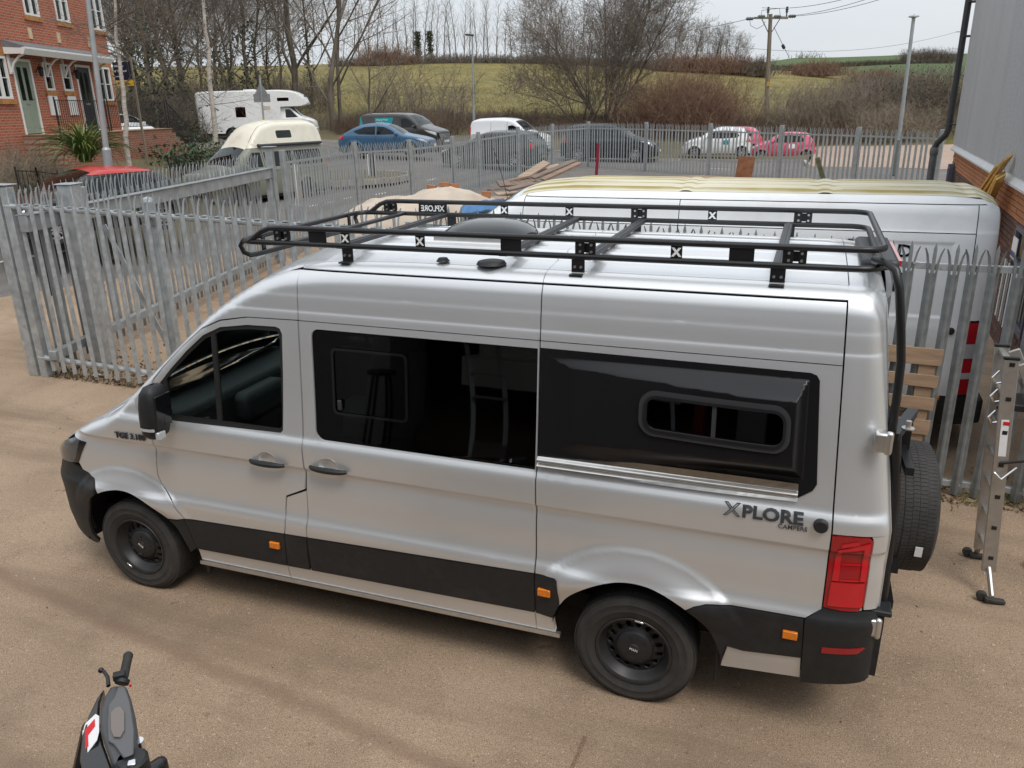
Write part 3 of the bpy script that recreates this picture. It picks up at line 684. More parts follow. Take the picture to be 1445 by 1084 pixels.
# roof rack
rk = MB(); RZ, RZ2 = 2.657, 2.566; Y0, Y1 = .28, 1.75
def bend(c, r, a0, a1, z, n=6): return [(c[0] + r * math.cos(R(a0 + (a1 - a0) * i / n)), c[1] + r * math.sin(R(a0 + (a1 - a0) * i / n)), z) for i in range(n + 1)]
xr = 4.70
def loop(z, x0):
    return [(x0, Y0, z)] + bend((xr - .11, Y0 + .11), .11, -90, 0, z) + bend((xr - .11, Y1 - .11), .11, 0, 90, z) + [(x0, Y1, z)]
fr = lambda y, s_: [(1.36, y, RZ), (1.28, y, RZ - .004), (1.22, y, RZ - .025), (1.13, y, RZ - .085), (1.07, y + s_ * .02, RZ2), (1.03, y + s_ * .07, RZ2 - .002)]
rk.tube(fr(Y0, 1)[::-1] + loop(RZ, 1.4) + fr(Y1, -1), .0165, 10)
rk.tube(bend((1.14, Y1 - .11), .11, 90, 180, RZ2)[0:0] + [(1.03, 1.02, RZ2)] + bend((1.14, Y0 + .11), .11, 180, 270, RZ2) + loop(RZ2, 1.3) + bend((1.14, Y1 - .11), .11, 90, 180, RZ2) + [(1.03, 1.02, RZ2)], .0165, 10)
z3 = 2.468
rk.tube([(1.035, Y0 + .05, RZ2 - .005), (1.015, Y0 + .045, 2.53), (1.03, Y0 + .05, z3 + .02), (1.06, Y0 + .075, z3), (1.08, Y0 + .15, z3), (1.08, Y1 - .15, z3), (1.06, Y1 - .075, z3), (1.03, Y1 - .05, z3 + .02), (1.015, Y1 - .045, 2.53), (1.035, Y1 - .05, RZ2 - .005)], .0155, 10)
rack = rk.build('roof_rack', M_black, van, 60)
rc = MB()
for x in (1.42,): rc.box((x, 1.015, RZ2), (.045, Y1 - Y0, .022))
rc.build('cross_bar', M_black, rack, bevel=.004)
for x in (1.77, 2.80, 3.27, 4.228):
    q = MB(); q.box((x, 1.015, RZ2 - .004), (.05, Y1 - Y0 + .02, .026)); q.box((x, 1.015, RZ2 + .010), (.014, Y1 - Y0, .006)); q.build('cross_bar', M_grey, rack, bevel=.004)
def plate(x, y, w_, name='rack_plate'):
    q = MB(); q.box((x, y, (RZ + RZ2) / 2), (w_, .008, RZ - RZ2 + .012)); return q.build(name, M_black, rack, bevel=.002)
def xplate(x, y):
    p_ = plate(x, y, .058); sg = 1 if y < 1 else -1
    text_obj('plate_lettering', 'X', .058, M_whitelet, rack, lambda u, v, h: Vector((x + (u if sg > 0 else u), y - .0055 - h, (RZ + RZ2) / 2 - .02 + v)), off=.003, align='CENTER')
for x in (1.81, 2.297, 3.737): xplate(x, Y0)
for x in (2.25, 2.745, 3.74): xplate(x, Y1)
for x in (1.618, 2.845, 4.055): plate(x, Y0, .12)
for x in (2.0, 3.0, 4.0)[:0]: plate(x, Y1, .12)
plate(1.67, Y1, .235, 'name_plate')
text_obj('plate_lettering', 'XPLORE', .062, M_whitelet, rack, lambda u, v, h: Vector((1.67 - u, Y1 - .0055 - h, (RZ + RZ2) / 2 - .022 + v)), off=.0012, align='CENTER', sx=.86)
for x, ys in ((1.368, Y0), (3.265, Y0), (4.305, Y0), (1.31, Y1), (3.247, Y1), (4.315, Y1)):
    sg = 1 if y < 1 else -1
    q = MB(); m_ = (RZ + RZ2) / 2
    for dx in (-.034, .034): q.box((x + dx, ys, m_), (.05 if dx < 0 else .036, .007, RZ - RZ2))
    q.box((x, ys + .014, m_), (.10, .006, .05)); q.build('clamp_bracket', M_black, rack, bevel=.002)
    bo = MB()
    for dx in (-.03, .03):
        for dz in (-.018, .018): bo.cyl((x + dx, ys - .004, m_ + dz), (x + dx, ys - .011, m_ + dz), .0075, n=8)
    bo.build('bolts', M_alu, rack)['kind'] = 'stuff'
for ys, s_ in ((Y0, 1), (Y1, -1)):
    for x in (1.82, 3.225, 4.232):
        q = MB(); q.box((x, ys - s_ * .006, 2.525), (.072, .008, .10)); q.box((x, ys - s_ * .03, 2.475), (.072, .06, .010)); q.build('foot_bracket', M_black, rack, bevel=.002)
        bo = MB()
        for dx in (-.017, .017): bo.cyl((x + dx, ys - s_ * .008, 2.512), (x + dx, ys - s_ * .018, 2.512), .0075, n=8)
        bo.build('bolts', M_alu, rack)['kind'] = 'stuff'
for y in (.5, 1.55):
    q = MB(); q.box((1.055, y, 2.518), (.012, .03, .095)); q.build('front_tie', M_black, rack)
# roof vent, sensor puck, high brake light
vt = MB(); vs = []; n = 28
for k, (s_, z) in enumerate(((1.0, 2.535), (1.02, 2.55), (.93, 2.585), (.78, 2.615), (.55, 2.638), (.28, 2.650), (.02, 2.652))):
    for j in range(n):
        t = 2 * math.pi * j / n; ct, st_ = math.cos(t), math.sin(t)
        vs.append((2.44 + .30 * s_ * abs(ct) ** .75 * (1 if ct > 0 else -1), 1.0 + .27 * s_ * abs(st_) ** .75 * (1 if st_ > 0 else -1), z))
vt.add(vs, [(i * n + j, i * n + (j + 1) % n, (i + 1) * n + (j + 1) % n, (i + 1) * n + j) for i in range(6) for j in range(n)])
vent = vt.build('roof_vent', M_gloss, van, 60)
q = MB(); q.b2((2.13, .66, 2.52), (2.79, 1.30, 2.55)); q.build('vent_base', M_white, vent, bevel=.006)
q = MB(); q.b2((2.18, .695, 2.548), (2.74, .712, 2.574)); q.build('vent_trim', M_alu, vent)
q = MB(); q.lathe([(0, .022), (.05, .022), (.075, .016), (.085, 0)], (2.72, .30, 2.499), (0, 0, 1), 20); q.build('aerial_base', M_clad, van)
q = MB(); q.lathe([(0, .02), (.025, .02), (.04, 0)], (2.42, .31, 2.499), (0, 0, 1), 16); q.build('aerial_base', M_clad, van)
q = MB(); q.b2((4.62, .62, 2.50), (4.80, 1.42, 2.555)); q.build('brake_light_housing', M_grey, van, bevel=.02)
q = MB(); q.b2((4.80, .70, 2.515), (4.815, 1.34, 2.54)); q.build('brake_light', M_red, van)
# rear doors
def dfn(o): return lambda u, z: SV.capr(u, z, o)
for a, b in ((-.985, -.004), (.004, .985)):
    rd = skin_part('rear_door', M_silver, van, [(dfn(.004), [[(a, .86), (b, .86), (b, 2.44), (a, 2.44)], rounded(min(a, b) + .12, 1.50, max(a, b) - .12, 2.15, .04, 4)], frange(-1, 1, .1), frange(.8, 2.5, .1), False)], .03)
    skin_part('window_pane', G_priv, rd, [(dfn(-.002), [[(a + .1, 1.48), (b - .1, 1.48), (b - .1, 2.17), (a + .1, 2.17)]], frange(-1, 1, .1), frange(.8, 2.5, .1), False)])
for y, z in ((.085, 1.79), (.085, .775), (1.955, 1.79), (1.955, .775)):
    q = MB(); q.box((4.855 - (.085 if z > 1.5 else 0.01), y, z), (.06, .07, .10)); q.cyl((4.89 - (.085 if z > 1.5 else .01), y - .02, z - .06), (4.89 - (.085 if z > 1.5 else .01), y - .02, z + .06), .017, n=10); q.build('door_hinge', M_alu, van, bevel=.012)
# ladder and wheel carrier on the rear door, spare wheel
cr_ = MB()
LY = .20
cr_.tube([(4.66, LY + .16, 2.60), (4.71, LY + .06, 2.600), (4.745, LY + .02, 2.578), (4.768, LY, 2.50), (4.80, LY, 2.30), (4.82, LY, 2.15), (4.825, LY, 1.95), (4.825, LY, 1.80)], .020, 10)
cr_.tube([(4.845, LY, 1.80), (4.885, LY + .01, 1.45), (4.90, LY + .01, .95), (4.90, LY + .01, .82)], .024, 10)
cr_.bar((4.83, LY - .03, 1.785), (4.95, LY + .35, 1.785), .05, .04)
cr_.bar((4.93, LY, 1.60), (4.93, .85, 1.55), .04, .04); cr_.bar((4.93, LY, 1.05), (4.93, .85, .95), .04, .04); cr_.bar((4.94, .60, 1.75), (4.94, .60, .85), .05, .05)
cr_.bar((4.93, LY, .84), (4.93, .9, .84), .045, .045)
carr = cr_.build('wheel_carrier', M_black, van, 50)
q = MB(); q.cyl((4.90, LY + .05, 1.805), (4.90, LY + .05, 1.845), .013, n=8); q.cyl((4.90, LY + .05, 1.805), (4.90, LY + .05, 1.81), .03, n=10); q.build('carrier_pin', M_alu, carr)
sp = make_wheel(van, 'spare_wheel', False); sp.location = (4.985, .66, 1.205); sp.rotation_euler = (0, 0, R(94))
q = MB(); q.box((5.045, .66 - .3565, 1.115), (.035, .003, .06), Matrix.Rotation(R(8), 3, 'X')); q.build('tyre_sticker', M_whitelet, van)
# ================================================================== the ground
def tps_fit(P):
    P = np.array(P, float); n = len(P); X = P[:, :2] / 40
    d = np.linalg.norm(X[:, None] - X[None], axis=2); K = np.where(d > 0, d * d * np.log(d + 1e-12), 0) + np.eye(n) * .02
    A = np.zeros((n + 3, n + 3)); A[:n, :n] = K; A[:n, n] = 1; A[:n, n + 1:] = X; A[n, :n] = 1; A[n + 1:, :n] = X.T
    s = np.linalg.solve(A, np.concatenate([P[:, 2], np.zeros(3)])); return X, s
CP = [(x, y, 0) for x in (-12, -5, 0, 5, 10) for y in (-12, -4, 3)] + [(-9.5, 7, 0), (-5, 9, 0), (0, 10, 0), (7, 10, 0), (2, 17, .05), (7.5, 18, .1), (-3, 20, .15)]
for q in ((130, 338, 17), (360, 283, 25), (370, 196, 48), (548, 222, 36), (575, 212, 41), (700, 237, 33), (722, 216, 42), (860, 227, 37), (1010, 222, 39.5), (1105, 227, 42.5), (1250, 240, 27), (1250, 204, 40),
          (1330, 203, 41), (60, 300, 21), (560, 186, 47), (700, 182, 50), (850, 178, 52), (1000, 172, 55), (1200, 172, 52), (420, 172, 58), (250, 178, 60),
          (650, 88, 150), (480, 93, 150), (800, 90, 150), (1000, 103, 140), (1100, 104, 150), (700, 138, 80), (1060, 150, 80), (300, 105, 150), (150, 105, 150), (1250, 115, 150), (1150, 118, 130)):
    CP.append(tuple(at(*q)))
_tx, _ts = tps_fit(CP)
def g(x, y):
    q = np.array([x, y]) / 40; d = np.hypot(_tx[:, 0] - q[0], _tx[:, 1] - q[1]); n = len(_tx)
    z = float((d * d * np.log(d + 1e-12)) @ _ts[:n] + _ts[n] + _ts[n + 1] * q[0] + _ts[n + 2] * q[1])
    far_ = math.hypot(x - 4, y + 4)
    if far_ > 175:                        # the hill behind: rolls off beyond the crest
        k = min(1, (far_ - 175) / 200); z0 = 12 + 3 * math.sin(math.atan2(y + 4, x - 4) * 3); z = z * (1 - k) + k * z0
    # the yard is level
    yd = max(max(-9 - x, 0), max(x - 9, 0), max(y - 9, 0), 0); k = sst(7, 0, yd)
    return z * (1 - k)
def gpt(px, py):
    v = ray(px, py); t = 3.0
    for i in range(4000):
        P = CAM + v * t
        if P.z <= g(P.x, P.y) or t > 400: break
        t *= 1.01
    lo, hi = t / 1.01, t
    for i in range(14):
        m_ = (lo + hi) / 2; P = CAM + v * m_
        if P.z <= g(P.x, P.y): hi = m_
        else: lo = m_
    return (P.x, P.y)
def ground_mat(name, c1, c2, c3, speck, sc=1.0, rough=.85, bump=.25, grainscale=220, tracks=False, cracks=False):
    m = bpy.data.materials.new(name); m.use_nodes = True; t = m.node_tree; b = t.nodes['Principled BSDF']; l = t.links.new
    S(b, 'Roughness', rough); S(b, 'Specular IOR Level', .35)
    geo_ = t.nodes.new('ShaderNodeNewGeometry'); P = geo_.outputs['Position']
    def ns(scale, detail=6, ro=.6, vec=P, dist=0):
        n = t.nodes.new('ShaderNodeTexNoise'); n.inputs['Scale'].default_value = scale; n.inputs['Detail'].default_value = detail; n.inputs['Roughness'].default_value = ro; n.inputs['Distortion'].default_value = dist
        l(vec, n.inputs['Vector']); return n.outputs['Fac']
    def ramp(f, a, bb, ca=(0, 0, 0), cb=(1, 1, 1)):
        r = t.nodes.new('ShaderNodeValToRGB'); r.color_ramp.elements[0].position = a; r.color_ramp.elements[1].position = bb
        r.color_ramp.elements[0].color = c4(ca); r.color_ramp.elements[1].color = c4(cb); l(f, r.inputs[0]); return r.outputs[0]
    def mix(f, a, bb, mode='MIX'):
        x = t.nodes.new('ShaderNodeMix'); x.data_type = 'RGBA'; x.blend_type = mode
        if isinstance(f, float): x.inputs[0].default_value = f
        else: l(f, x.inputs[0])
        for i, q in ((6, a), (7, bb)):
            if isinstance(q, tuple): x.inputs[i].default_value = c4(q)
            else: l(q, x.inputs[i])
        return x.outputs[2]
    base = ramp(ns(.55 * sc, 8, .62, dist=.4), .32, .70, c1, c2)
    base = mix(ramp(ns(1.7 * sc, 9, .68), .50, .78), base, c3)
    grain = ns(grainscale, 2, .5)
    base = mix(.75, base, mix(1.0, base, ramp(grain, .32, .68, (.42, .41, .39), (1.5, 1.5, 1.5)), 'MULTIPLY'))
    g2_ = ns(grainscale * .28, 3, .6)
    base = mix(.32, base, mix(1.0, base, ramp(g2_, .34, .66, (.62, .61, .59), (1.3, 1.3, 1.3)), 'MULTIPLY'))
    vo = t.nodes.new('ShaderNodeTexVoronoi'); vo.inputs['Scale'].default_value = 62; l(P, vo.inputs['Vector'])
    f1 = ramp(vo.outputs['Distance'], .10, .20, (1, 1, 1), (0, 0, 0))
    sel = ramp(ns(31, 2), .56, .62)
    mm = t.nodes.new('ShaderNodeMath'); mm.operation = 'MULTIPLY'; l(f1, mm.inputs[0]); l(sel, mm.inputs[1])
    m2 = t.nodes.new('ShaderNodeMath'); m2.operation = 'MULTIPLY'; l(mm.outputs[0], m2.inputs[0]); m2.inputs[1].default_value = .55
    base = mix(m2.outputs[0], base, speck)
    for sc2, thr, col_, th2 in ((62, .575, tuple(q * .28 for q in c1), .30), (48, .58, tuple(min(1, q * 1.7) for q in c2), .27)):
        v3 = t.nodes.new('ShaderNodeTexVoronoi'); v3.inputs['Scale'].default_value = sc2; l(P, v3.inputs['Vector'])
        a_ = ramp(v3.outputs['Distance'], th2 - .12, th2, (1, 1, 1), (0, 0, 0)); s_ = ramp(ns(sc2 * .55, 2), thr - .04, thr)
        mm3 = t.nodes.new('ShaderNodeMath'); mm3.operation = 'MULTIPLY'; l(a_, mm3.inputs[0]); l(s_, mm3.inputs[1])
        mm4 = t.nodes.new('ShaderNodeMath'); mm4.operation = 'MULTIPLY'; l(mm3.outputs[0], mm4.inputs[0]); mm4.inputs[1].default_value = .75
        base = mix(mm4.outputs[0], base, col_)
    if tracks:                            # long wheel-worn streaks and dark oil marks
        mpn = t.nodes.new('ShaderNodeMapping'); mpn.inputs['Scale'].default_value = (.16, 1.5, 1); mpn.inputs['Rotation'].default_value = (0, 0, R(12)); l(P, mpn.inputs[0])
        base = mix(ramp(ns(1.1, 5, .55, mpn.outputs[0]), .52, .66, (0, 0, 0), (.62, .62, .62)), base, tuple(q * .62 for q in c1))
        base = mix(ramp(ns(.35, 4, .5), .58, .74, (0, 0, 0), (.55, .55, .55)), base, tuple(q * .55 for q in c1))
        base = mix(ramp(ns(4.2, 4, .5), .70, .74, (0, 0, 0), (.5, .5, .5)), base, tuple(q * .35 for q in c1))
    if tracks:                            # worn filled joint running along the yard
        (ax, ay), (bx2, by2) = (-.55, -.30), (4.55, -1.02); dd_ = math.hypot(bx2 - ax, by2 - ay); nx_, ny_ = -(by2 - ay) / dd_, (bx2 - ax) / dd_
        dt = t.nodes.new('ShaderNodeVectorMath'); dt.operation = 'DOT_PRODUCT'; l(P, dt.inputs[0]); dt.inputs[1].default_value = (nx_, ny_, 0)
        ad = t.nodes.new('ShaderNodeMath'); ad.operation = 'SUBTRACT'; l(dt.outputs['Value'], ad.inputs[0]); ad.inputs[1].default_value = ax * nx_ + ay * ny_
        wob = t.nodes.new('ShaderNodeMath'); wob.operation = 'MULTIPLY_ADD'; l(ns(1.1, 4), wob.inputs[0]); wob.inputs[1].default_value = .16; wob.inputs[2].default_value = -.08
        a2 = t.nodes.new('ShaderNodeMath'); a2.operation = 'ADD'; l(ad.outputs[0], a2.inputs[0]); l(wob.outputs[0], a2.inputs[1])
        ab = t.nodes.new('ShaderNodeMath'); ab.operation = 'ABSOLUTE'; l(a2.outputs[0], ab.inputs[0])
        a3 = t.nodes.new('ShaderNodeMath'); a3.operation = 'MULTIPLY_ADD'; l(ns(9, 4, .7), a3.inputs[0]); a3.inputs[1].default_value = .09; l(ab.outputs[0], a3.inputs[2])
        base = mix(ramp(a3.outputs[0], .065, .13, (.5, .5, .5), (0, 0, 0)), base, (c1[0] * .66, c1[1] * .58, c1[2] * .60))
    if cracks:
        v2 = t.nodes.new('ShaderNodeTexVoronoi'); v2.feature = 'DISTANCE_TO_EDGE'; v2.inputs['Scale'].default_value = .35; l(P, v2.inputs['Vector'])
        base = mix(ramp(v2.outputs['Distance'], .0, .012, (.5, .5, .5), (0, 0, 0)), base, tuple(q * .4 for q in c1))
    l(base, b.inputs['Base Color'])
    bp = t.nodes.new('ShaderNodeBump'); bp.inputs['Strength'].default_value = bump; bp.inputs['Distance'].default_value = .012
    l(grain, bp.inputs['Height']); l(bp.outputs[0], b.inputs['Normal'])
    MATS[name] = m; return m
M_yard = ground_mat('yard_concrete', (.300, .212, .142), (.385, .284, .198), (.235, .170, .118), (.50, .43, .34), bump=.5, grainscale=150, tracks=True)
M_asph = ground_mat('road_asphalt', (.15, .138, .13), (.19, .175, .163), (.12, .112, .106), (.26, .25, .24))
M_tanroad = ground_mat('tan_concrete', (.36, .265, .205), (.42, .32, .255), (.32, .24, .185), (.45, .38, .31))
M_field = ground_mat('rough_winter_grass', (.115, .112, .026), (.235, .18, .056), (.275, .20, .075), (.09, .10, .02), sc=.22, rough=.95, bump=.9, grainscale=9)
M_farfield = ground_mat('green_pasture', (.062, .098, .030), (.082, .12, .038), (.08, .10, .036), (.07, .09, .03), sc=.05, rough=.95, bump=.5, grainscale=4)
M_verge = ground_mat('leaf_litter', (.105, .085, .05), (.15, .125, .065), (.10, .115, .045), (.20, .16, .10), sc=1.2, rough=.95, bump=1, grainscale=26)
M_kerb = mat('kerb_stone', (.36, .34, .31), .8, var=.12, vscale=3, bump=.2)
M_paint = mat('road_paint', (.62, .61, .58), .7, var=.15, vscale=9)
def sheet(name, m, poly, o, step=2.0, kind='structure'):
    xs = [p[0] for p in poly]; ys = [p[1] for p in poly]
    ob = panel(lambda x, y: Vector((x, y, g(x, y) + o)), [poly], frange(min(xs), max(xs), step), frange(min(ys), max(ys), step), name, m, None)
    return tag(ob, kind=kind)
# base terrain: one sheet out to the far crest, rings round the camera
vs = []; fs = []; rings = [0, 3, 6, 9, 12, 15, 18, 21, 24, 27, 30, 33, 36, 40, 44, 48, 52, 56, 60, 65, 70, 76, 82, 90, 98, 107, 117, 128, 140, 152, 165, 180, 200, 230, 270, 320, 400]; na = 120
for r in rings:
    for j in range(na):
        a = 2 * math.pi * j / na; x, y = 4.3 + r * math.sin(a), -3.7 + r * math.cos(a); vs.append((x, y, g(x, y) - (.22 if r < 58 else .03)))
for i in range(len(rings) - 1):
    for j in range(na): fs.append((i * na + j, (i + 1) * na + j, (i + 1) * na + (j + 1) % na, i * na + (j + 1) % na))
mb = MB(); mb.add(vs, fs); tag(mb.build('field_terrain', M_field, None, 180, fix=False), kind='structure')
yard_poly = [(-10.6, -14), (16, -14), (16, 3.2), (6.9, 3.2)] + [(7.9, 24)] + [gpt(1000, 247), gpt(850, 250), gpt(690, 278), gpt(560, 300), gpt(400, 332), gpt(250, 378), gpt(150, 396), gpt(0, 420)]
sheet('yard_ground', M_yard, yard_poly, .0, 2.0)
far_kerb = [(1140, 235), (1135, 229), (960, 227), (925, 227), (760, 211), (640, 202), (480, 201), (300, 198), (150, 205)]
road_poly = [(-10.62, -14)] + [gpt(0, 420), gpt(150, 396), gpt(250, 378), gpt(400, 332), gpt(560, 300), gpt(690, 278), gpt(850, 250), gpt(1000, 247), (7.9, 24), (9.5, 27), (14, 30.5), gpt(1330, 239)] + [gpt(*q) for q in far_kerb] + [(-34, 36), (-30, 20), (-22, 2), (-18, -14)]
sheet('road', M_asph, road_poly, -.012, 2.5)
tan_poly = [gpt(1330, 239), (24, 33), (28, 44), gpt(1335, 204), gpt(1150, 206), gpt(1140, 235)]
sheet('concrete_forecourt', M_tanroad, tan_poly, .0, 3)
M_joint = ground_mat('joint_filler', (.215, .135, .085), (.25, .165, .105), (.19, .125, .08), (.3, .24, .18), bump=.3, grainscale=150)
def strip_sheet(name, m, pts, w_, o):
    q = MB(); L1, L2 = [], []
    for i, p in enumerate(pts):
        a, b = Vector(pts[max(0, i - 1)]), Vector(pts[min(len(pts) - 1, i + 1)]); d = (b - a).normalized(); n = Vector((-d.y, d.x)); k = w_ / 2 * (1 + .25 * noise.noise(Vector((p[0] * 2.3, p[1] * 2.3, 5))))
        L1.append((p[0] - n.x * k, p[1] - n.y * k, o)); L2.append((p[0] + n.x * k, p[1] + n.y * k, o))
    n_ = len(pts); q.add(L1 + L2, [(i, i + 1, n_ + i + 1, n_ + i) for i in range(n_ - 1)]); return tag(q.build(name, m, None, 0), kind='structure')
ja, jb = gpt(826, 1040), gpt(805, 1090)
strip_sheet('concrete_joint', M_joint, [(ja[0] + (jb[0] - ja[0]) * k / 12, ja[1] + (jb[1] - ja[1]) * k / 12) for k in range(13)], .022, .005)
# kerb line between yard and road, far kerb
kb = MB()
def kerbrun(P, w_=.13, h_=.11):
    for a, b in zip(P, P[1:]):
        n = max(1, int(math.dist(a, b) / 1.0))
        for i in range(n):
            p = [a[k] + (b[k] - a[k]) * i / n for k in (0, 1)]; q = [a[k] + (b[k] - a[k]) * (i + .985) / n for k in (0, 1)]
            kb.bar((p[0], p[1], g(*p) + h_ / 2 - .05), (q[0], q[1], g(*q) + h_ / 2 - .05), w_, h_ + .08)
kerbrun([gpt(*q) for q in ((1140, 235), (1135, 229), (960, 227), (925, 227), (760, 211), (640, 202), (480, 201), (300, 198), (150, 205))])
tag(kb.build('kerb', M_kerb, None, 0), kind='structure')
tag(sheet('verge', M_verge, [gpt(*q) for q in ((1135, 229), (960, 227), (925, 227), (760, 211), (640, 202), (480, 201), (300, 198), (150, 205), (100, 190), (250, 176), (420, 170), (560, 164), (700, 158), (780, 166), (900, 160), (1010, 165), (1130, 160), (1250, 168), (1335, 165), (1335, 204), (1150, 206))], .01, 2.5), kind='structure')
# worn white road dashes and the give-way line
mk = MB()
def dash(a, b, w_=.12):
    a, b = Vector((*a, 0)), Vector((*b, 0)); d = (b - a).normalized(); n = Vector((-d.y, d.x, 0)) * w_ / 2
    mk.quad(*[(p.x, p.y, g(p.x, p.y) + .004) for p in (a - n, b - n, b + n, a + n)])
for p, q in (((-20, 374), (15, 367)), ((38, 364), (48, 361)), ((82, 357), (96, 353)), ((205, 345), (216, 342)), ((244, 333), (256, 330)), ((435, 292), (448, 289)), ((460, 287), (472, 284)), ((484, 281), (496, 278)), ((602, 255), (616, 252)), ((530, 275), (545, 272)), ((1000, 238), (1030, 239)), ((640, 238), (655, 236))):
    dash(gpt(*p), gpt(*q))
tag(mk.build('road_marking', M_paint, None, 0, fix=False), kind='structure')
# ================================================================== far hills
M_hedge = mat('far_hedge', (.075, .066, .045), .95, var=.35, vscale=.6, bump=.6, bscale=2)
hl = MB(); vs = []; fs = []
def crest(px): return float(np.interp(px, [400, 900, 1050, 1120, 1180, 1240, 1290, 1340, 1500, 1800], [96, 96, 92, 82, 81, 79, 77, 76, 74, 74]))
cols = frange(300, 1900, 20); rows = 9
for i, px in enumerate(cols):
    for k in range(rows):
        t = k / (rows - 1); d = 165 + 265 * t; py = 112 + (crest(px) - 112) * (t ** .8)
        P = at(px, py, d); vs.append(tuple(P))
    P = at(px, crest(px) + 20, 560); vs.append((P.x, P.y, P.z - 10))
m_ = rows + 1
for i in range(len(cols) - 1):
    for k in range(rows): fs.append((i * m_ + k, (i + 1) * m_ + k, (i + 1) * m_ + k + 1, i * m_ + k + 1))
hl.add(vs, fs); tag(hl.build('far_hill', M_farfield, None, 180), kind='structure')
def twig_band(name, pts, n, h, seed, m, thick=.05, depth=3, kind=None, label=None, cat=None, group=None):
    """a hedge or scrub band: many bent stems along a line of points"""
    rs = np.random.RandomState(seed); pts = [Vector(p) for p in pts]; seg = [(a, b, (b - a).length) for a, b in zip(pts, pts[1:])]; tot = sum(s[2] for s in seg)
    B = []
    for i in range(n):
        q = rs.rand() * tot
        for a, b, ln in seg:
            if q <= ln: break
            q -= ln
        p = a + (b - a) * (q / ln); off = Vector((rs.randn() * depth * .4, rs.randn() * depth * .4, 0)); B.append(p + off)
    B = np.array([tuple(p) for p in B]); B[:, 2] -= .1
    return stems(name, B, h, seed, m, thick)
def prisms(segs, name, mats, parent=None, mi=None):
    """three-sided tapered sticks, all at once; segs: array n x 8 (p0, p1, r0, r1)"""
    s = np.asarray(segs, float); p0, p1, r0, r1 = s[:, :3], s[:, 3:6], s[:, 6:7], s[:, 7:8]
    d = p1 - p0; d /= np.linalg.norm(d, axis=1, keepdims=True) + 1e-9
    h = np.where(np.abs(d[:, 2:3]) < .9, np.array([[0, 0, 1.]]), np.array([[1., 0, 0]])); x = np.cross(d, h); x /= np.linalg.norm(x, axis=1, keepdims=True) + 1e-9; y = np.cross(d, x)
    n = len(s); V = np.zeros((n, 6, 3))
    for k in range(3):
        a = 2 * math.pi * k / 3; o = x * math.cos(a) + y * math.sin(a); V[:, k] = p0 + o * r0; V[:, 3 + k] = p1 + o * r1
    base = (np.arange(n) * 6)[:, None, None]; F = np.array([[0, 1, 4, 3], [1, 2, 5, 4], [2, 0, 3, 5]])[None] + base
    me = bpy.data.meshes.new(name); nv = n * 6; me.vertices.add(nv); me.vertices.foreach_set('co', V.reshape(-1))
    F = F.reshape(-1, 4); nf = len(F); me.loops.add(nf * 4); me.loops.foreach_set('vertex_index', F.reshape(-1).astype(np.int32))
    me.polygons.add(nf); me.polygons.foreach_set('loop_start', np.arange(nf, dtype=np.int32) * 4)
    for m in (mats if isinstance(mats, (list, tuple)) else [mats]): me.materials.append(m)
    if mi is not None: me.polygons.foreach_set('material_index', np.repeat(np.asarray(mi, np.int32), 3))
    me.polygons.foreach_set('use_smooth', np.ones(nf, bool)); me.update(calc_edges=True); me.validate()
    o = bpy.data.objects.new(name, me); COL.objects.link(o)
    if parent is not None: o.parent = parent
    return o
def stems(name, B, h, seed, m, thick=.02, spread=.7, side=2, mats=None):
    rs = np.random.RandomState(seed + 1); n = len(B); hh = h * (0.45 + .75 * rs.rand(n, 1))
    a = rs.rand(n, 1) * 2 * math.pi; tilt = np.abs(rs.randn(n, 1)) * spread * .5 + .05
    d = np.concatenate([np.cos(a) * tilt, np.sin(a) * tilt, np.ones((n, 1))], 1); d /= np.linalg.norm(d, axis=1, keepdims=True)
    p = B.copy(); S_ = []; r = thick * (.6 + .8 * rs.rand(n, 1)); k = 3
    for i in range(k):
        d2 = d + rs.randn(n, 3) * .22 + np.array([[0, 0, -.10 * i]]); d2 /= np.linalg.norm(d2, axis=1, keepdims=True)
        q = p + d2 * hh / k; S_.append(np.concatenate([p, q, r * (1 - i / (k + .3)), r * (1 - (i + 1) / (k + .3))], 1))
        for j in range(side):
            f = rs.rand(n, 1); st = p + (q - p) * f; d3 = d2 + rs.randn(n, 3) * .8; d3 /= np.linalg.norm(d3, axis=1, keepdims=True)
            S_.append(np.concatenate([st, st + d3 * hh * (.12 + .2 * rs.rand(n, 1)), r * .5, r * .15], 1))
        p, d = q, d2
    return prisms(np.concatenate(S_), name, m)
def g3(px, d, dz=0):
    P = at(px, 150, d); return Vector((P.x, P.y, g(P.x, P.y) + dz))
def hillz(px, d):
    t = (d - 165) / 265; return at(px, 112 + (crest(px) - 112) * (max(0, t) ** .8), d)
o = twig_band('far_hedge', [hillz(1080, 265) + Vector((0, 0, 0)), hillz(1180, 290), hillz(1240, 310), hillz(1300, 315), hillz(1345, 310)], 2600, 1.9, 5, M_hedge, .09, 3)
tag(o, 'long dark hedge crossing the green far hillside', 'hedge')
o = twig_band('far_hedge', [hillz(1075, 215), hillz(1125, 235), hillz(1150, 245)], 700, 1.5, 6, M_hedge, .08, 3)
tag(o, 'short low hedge below the long one, left end of the green hillside', 'hedge')
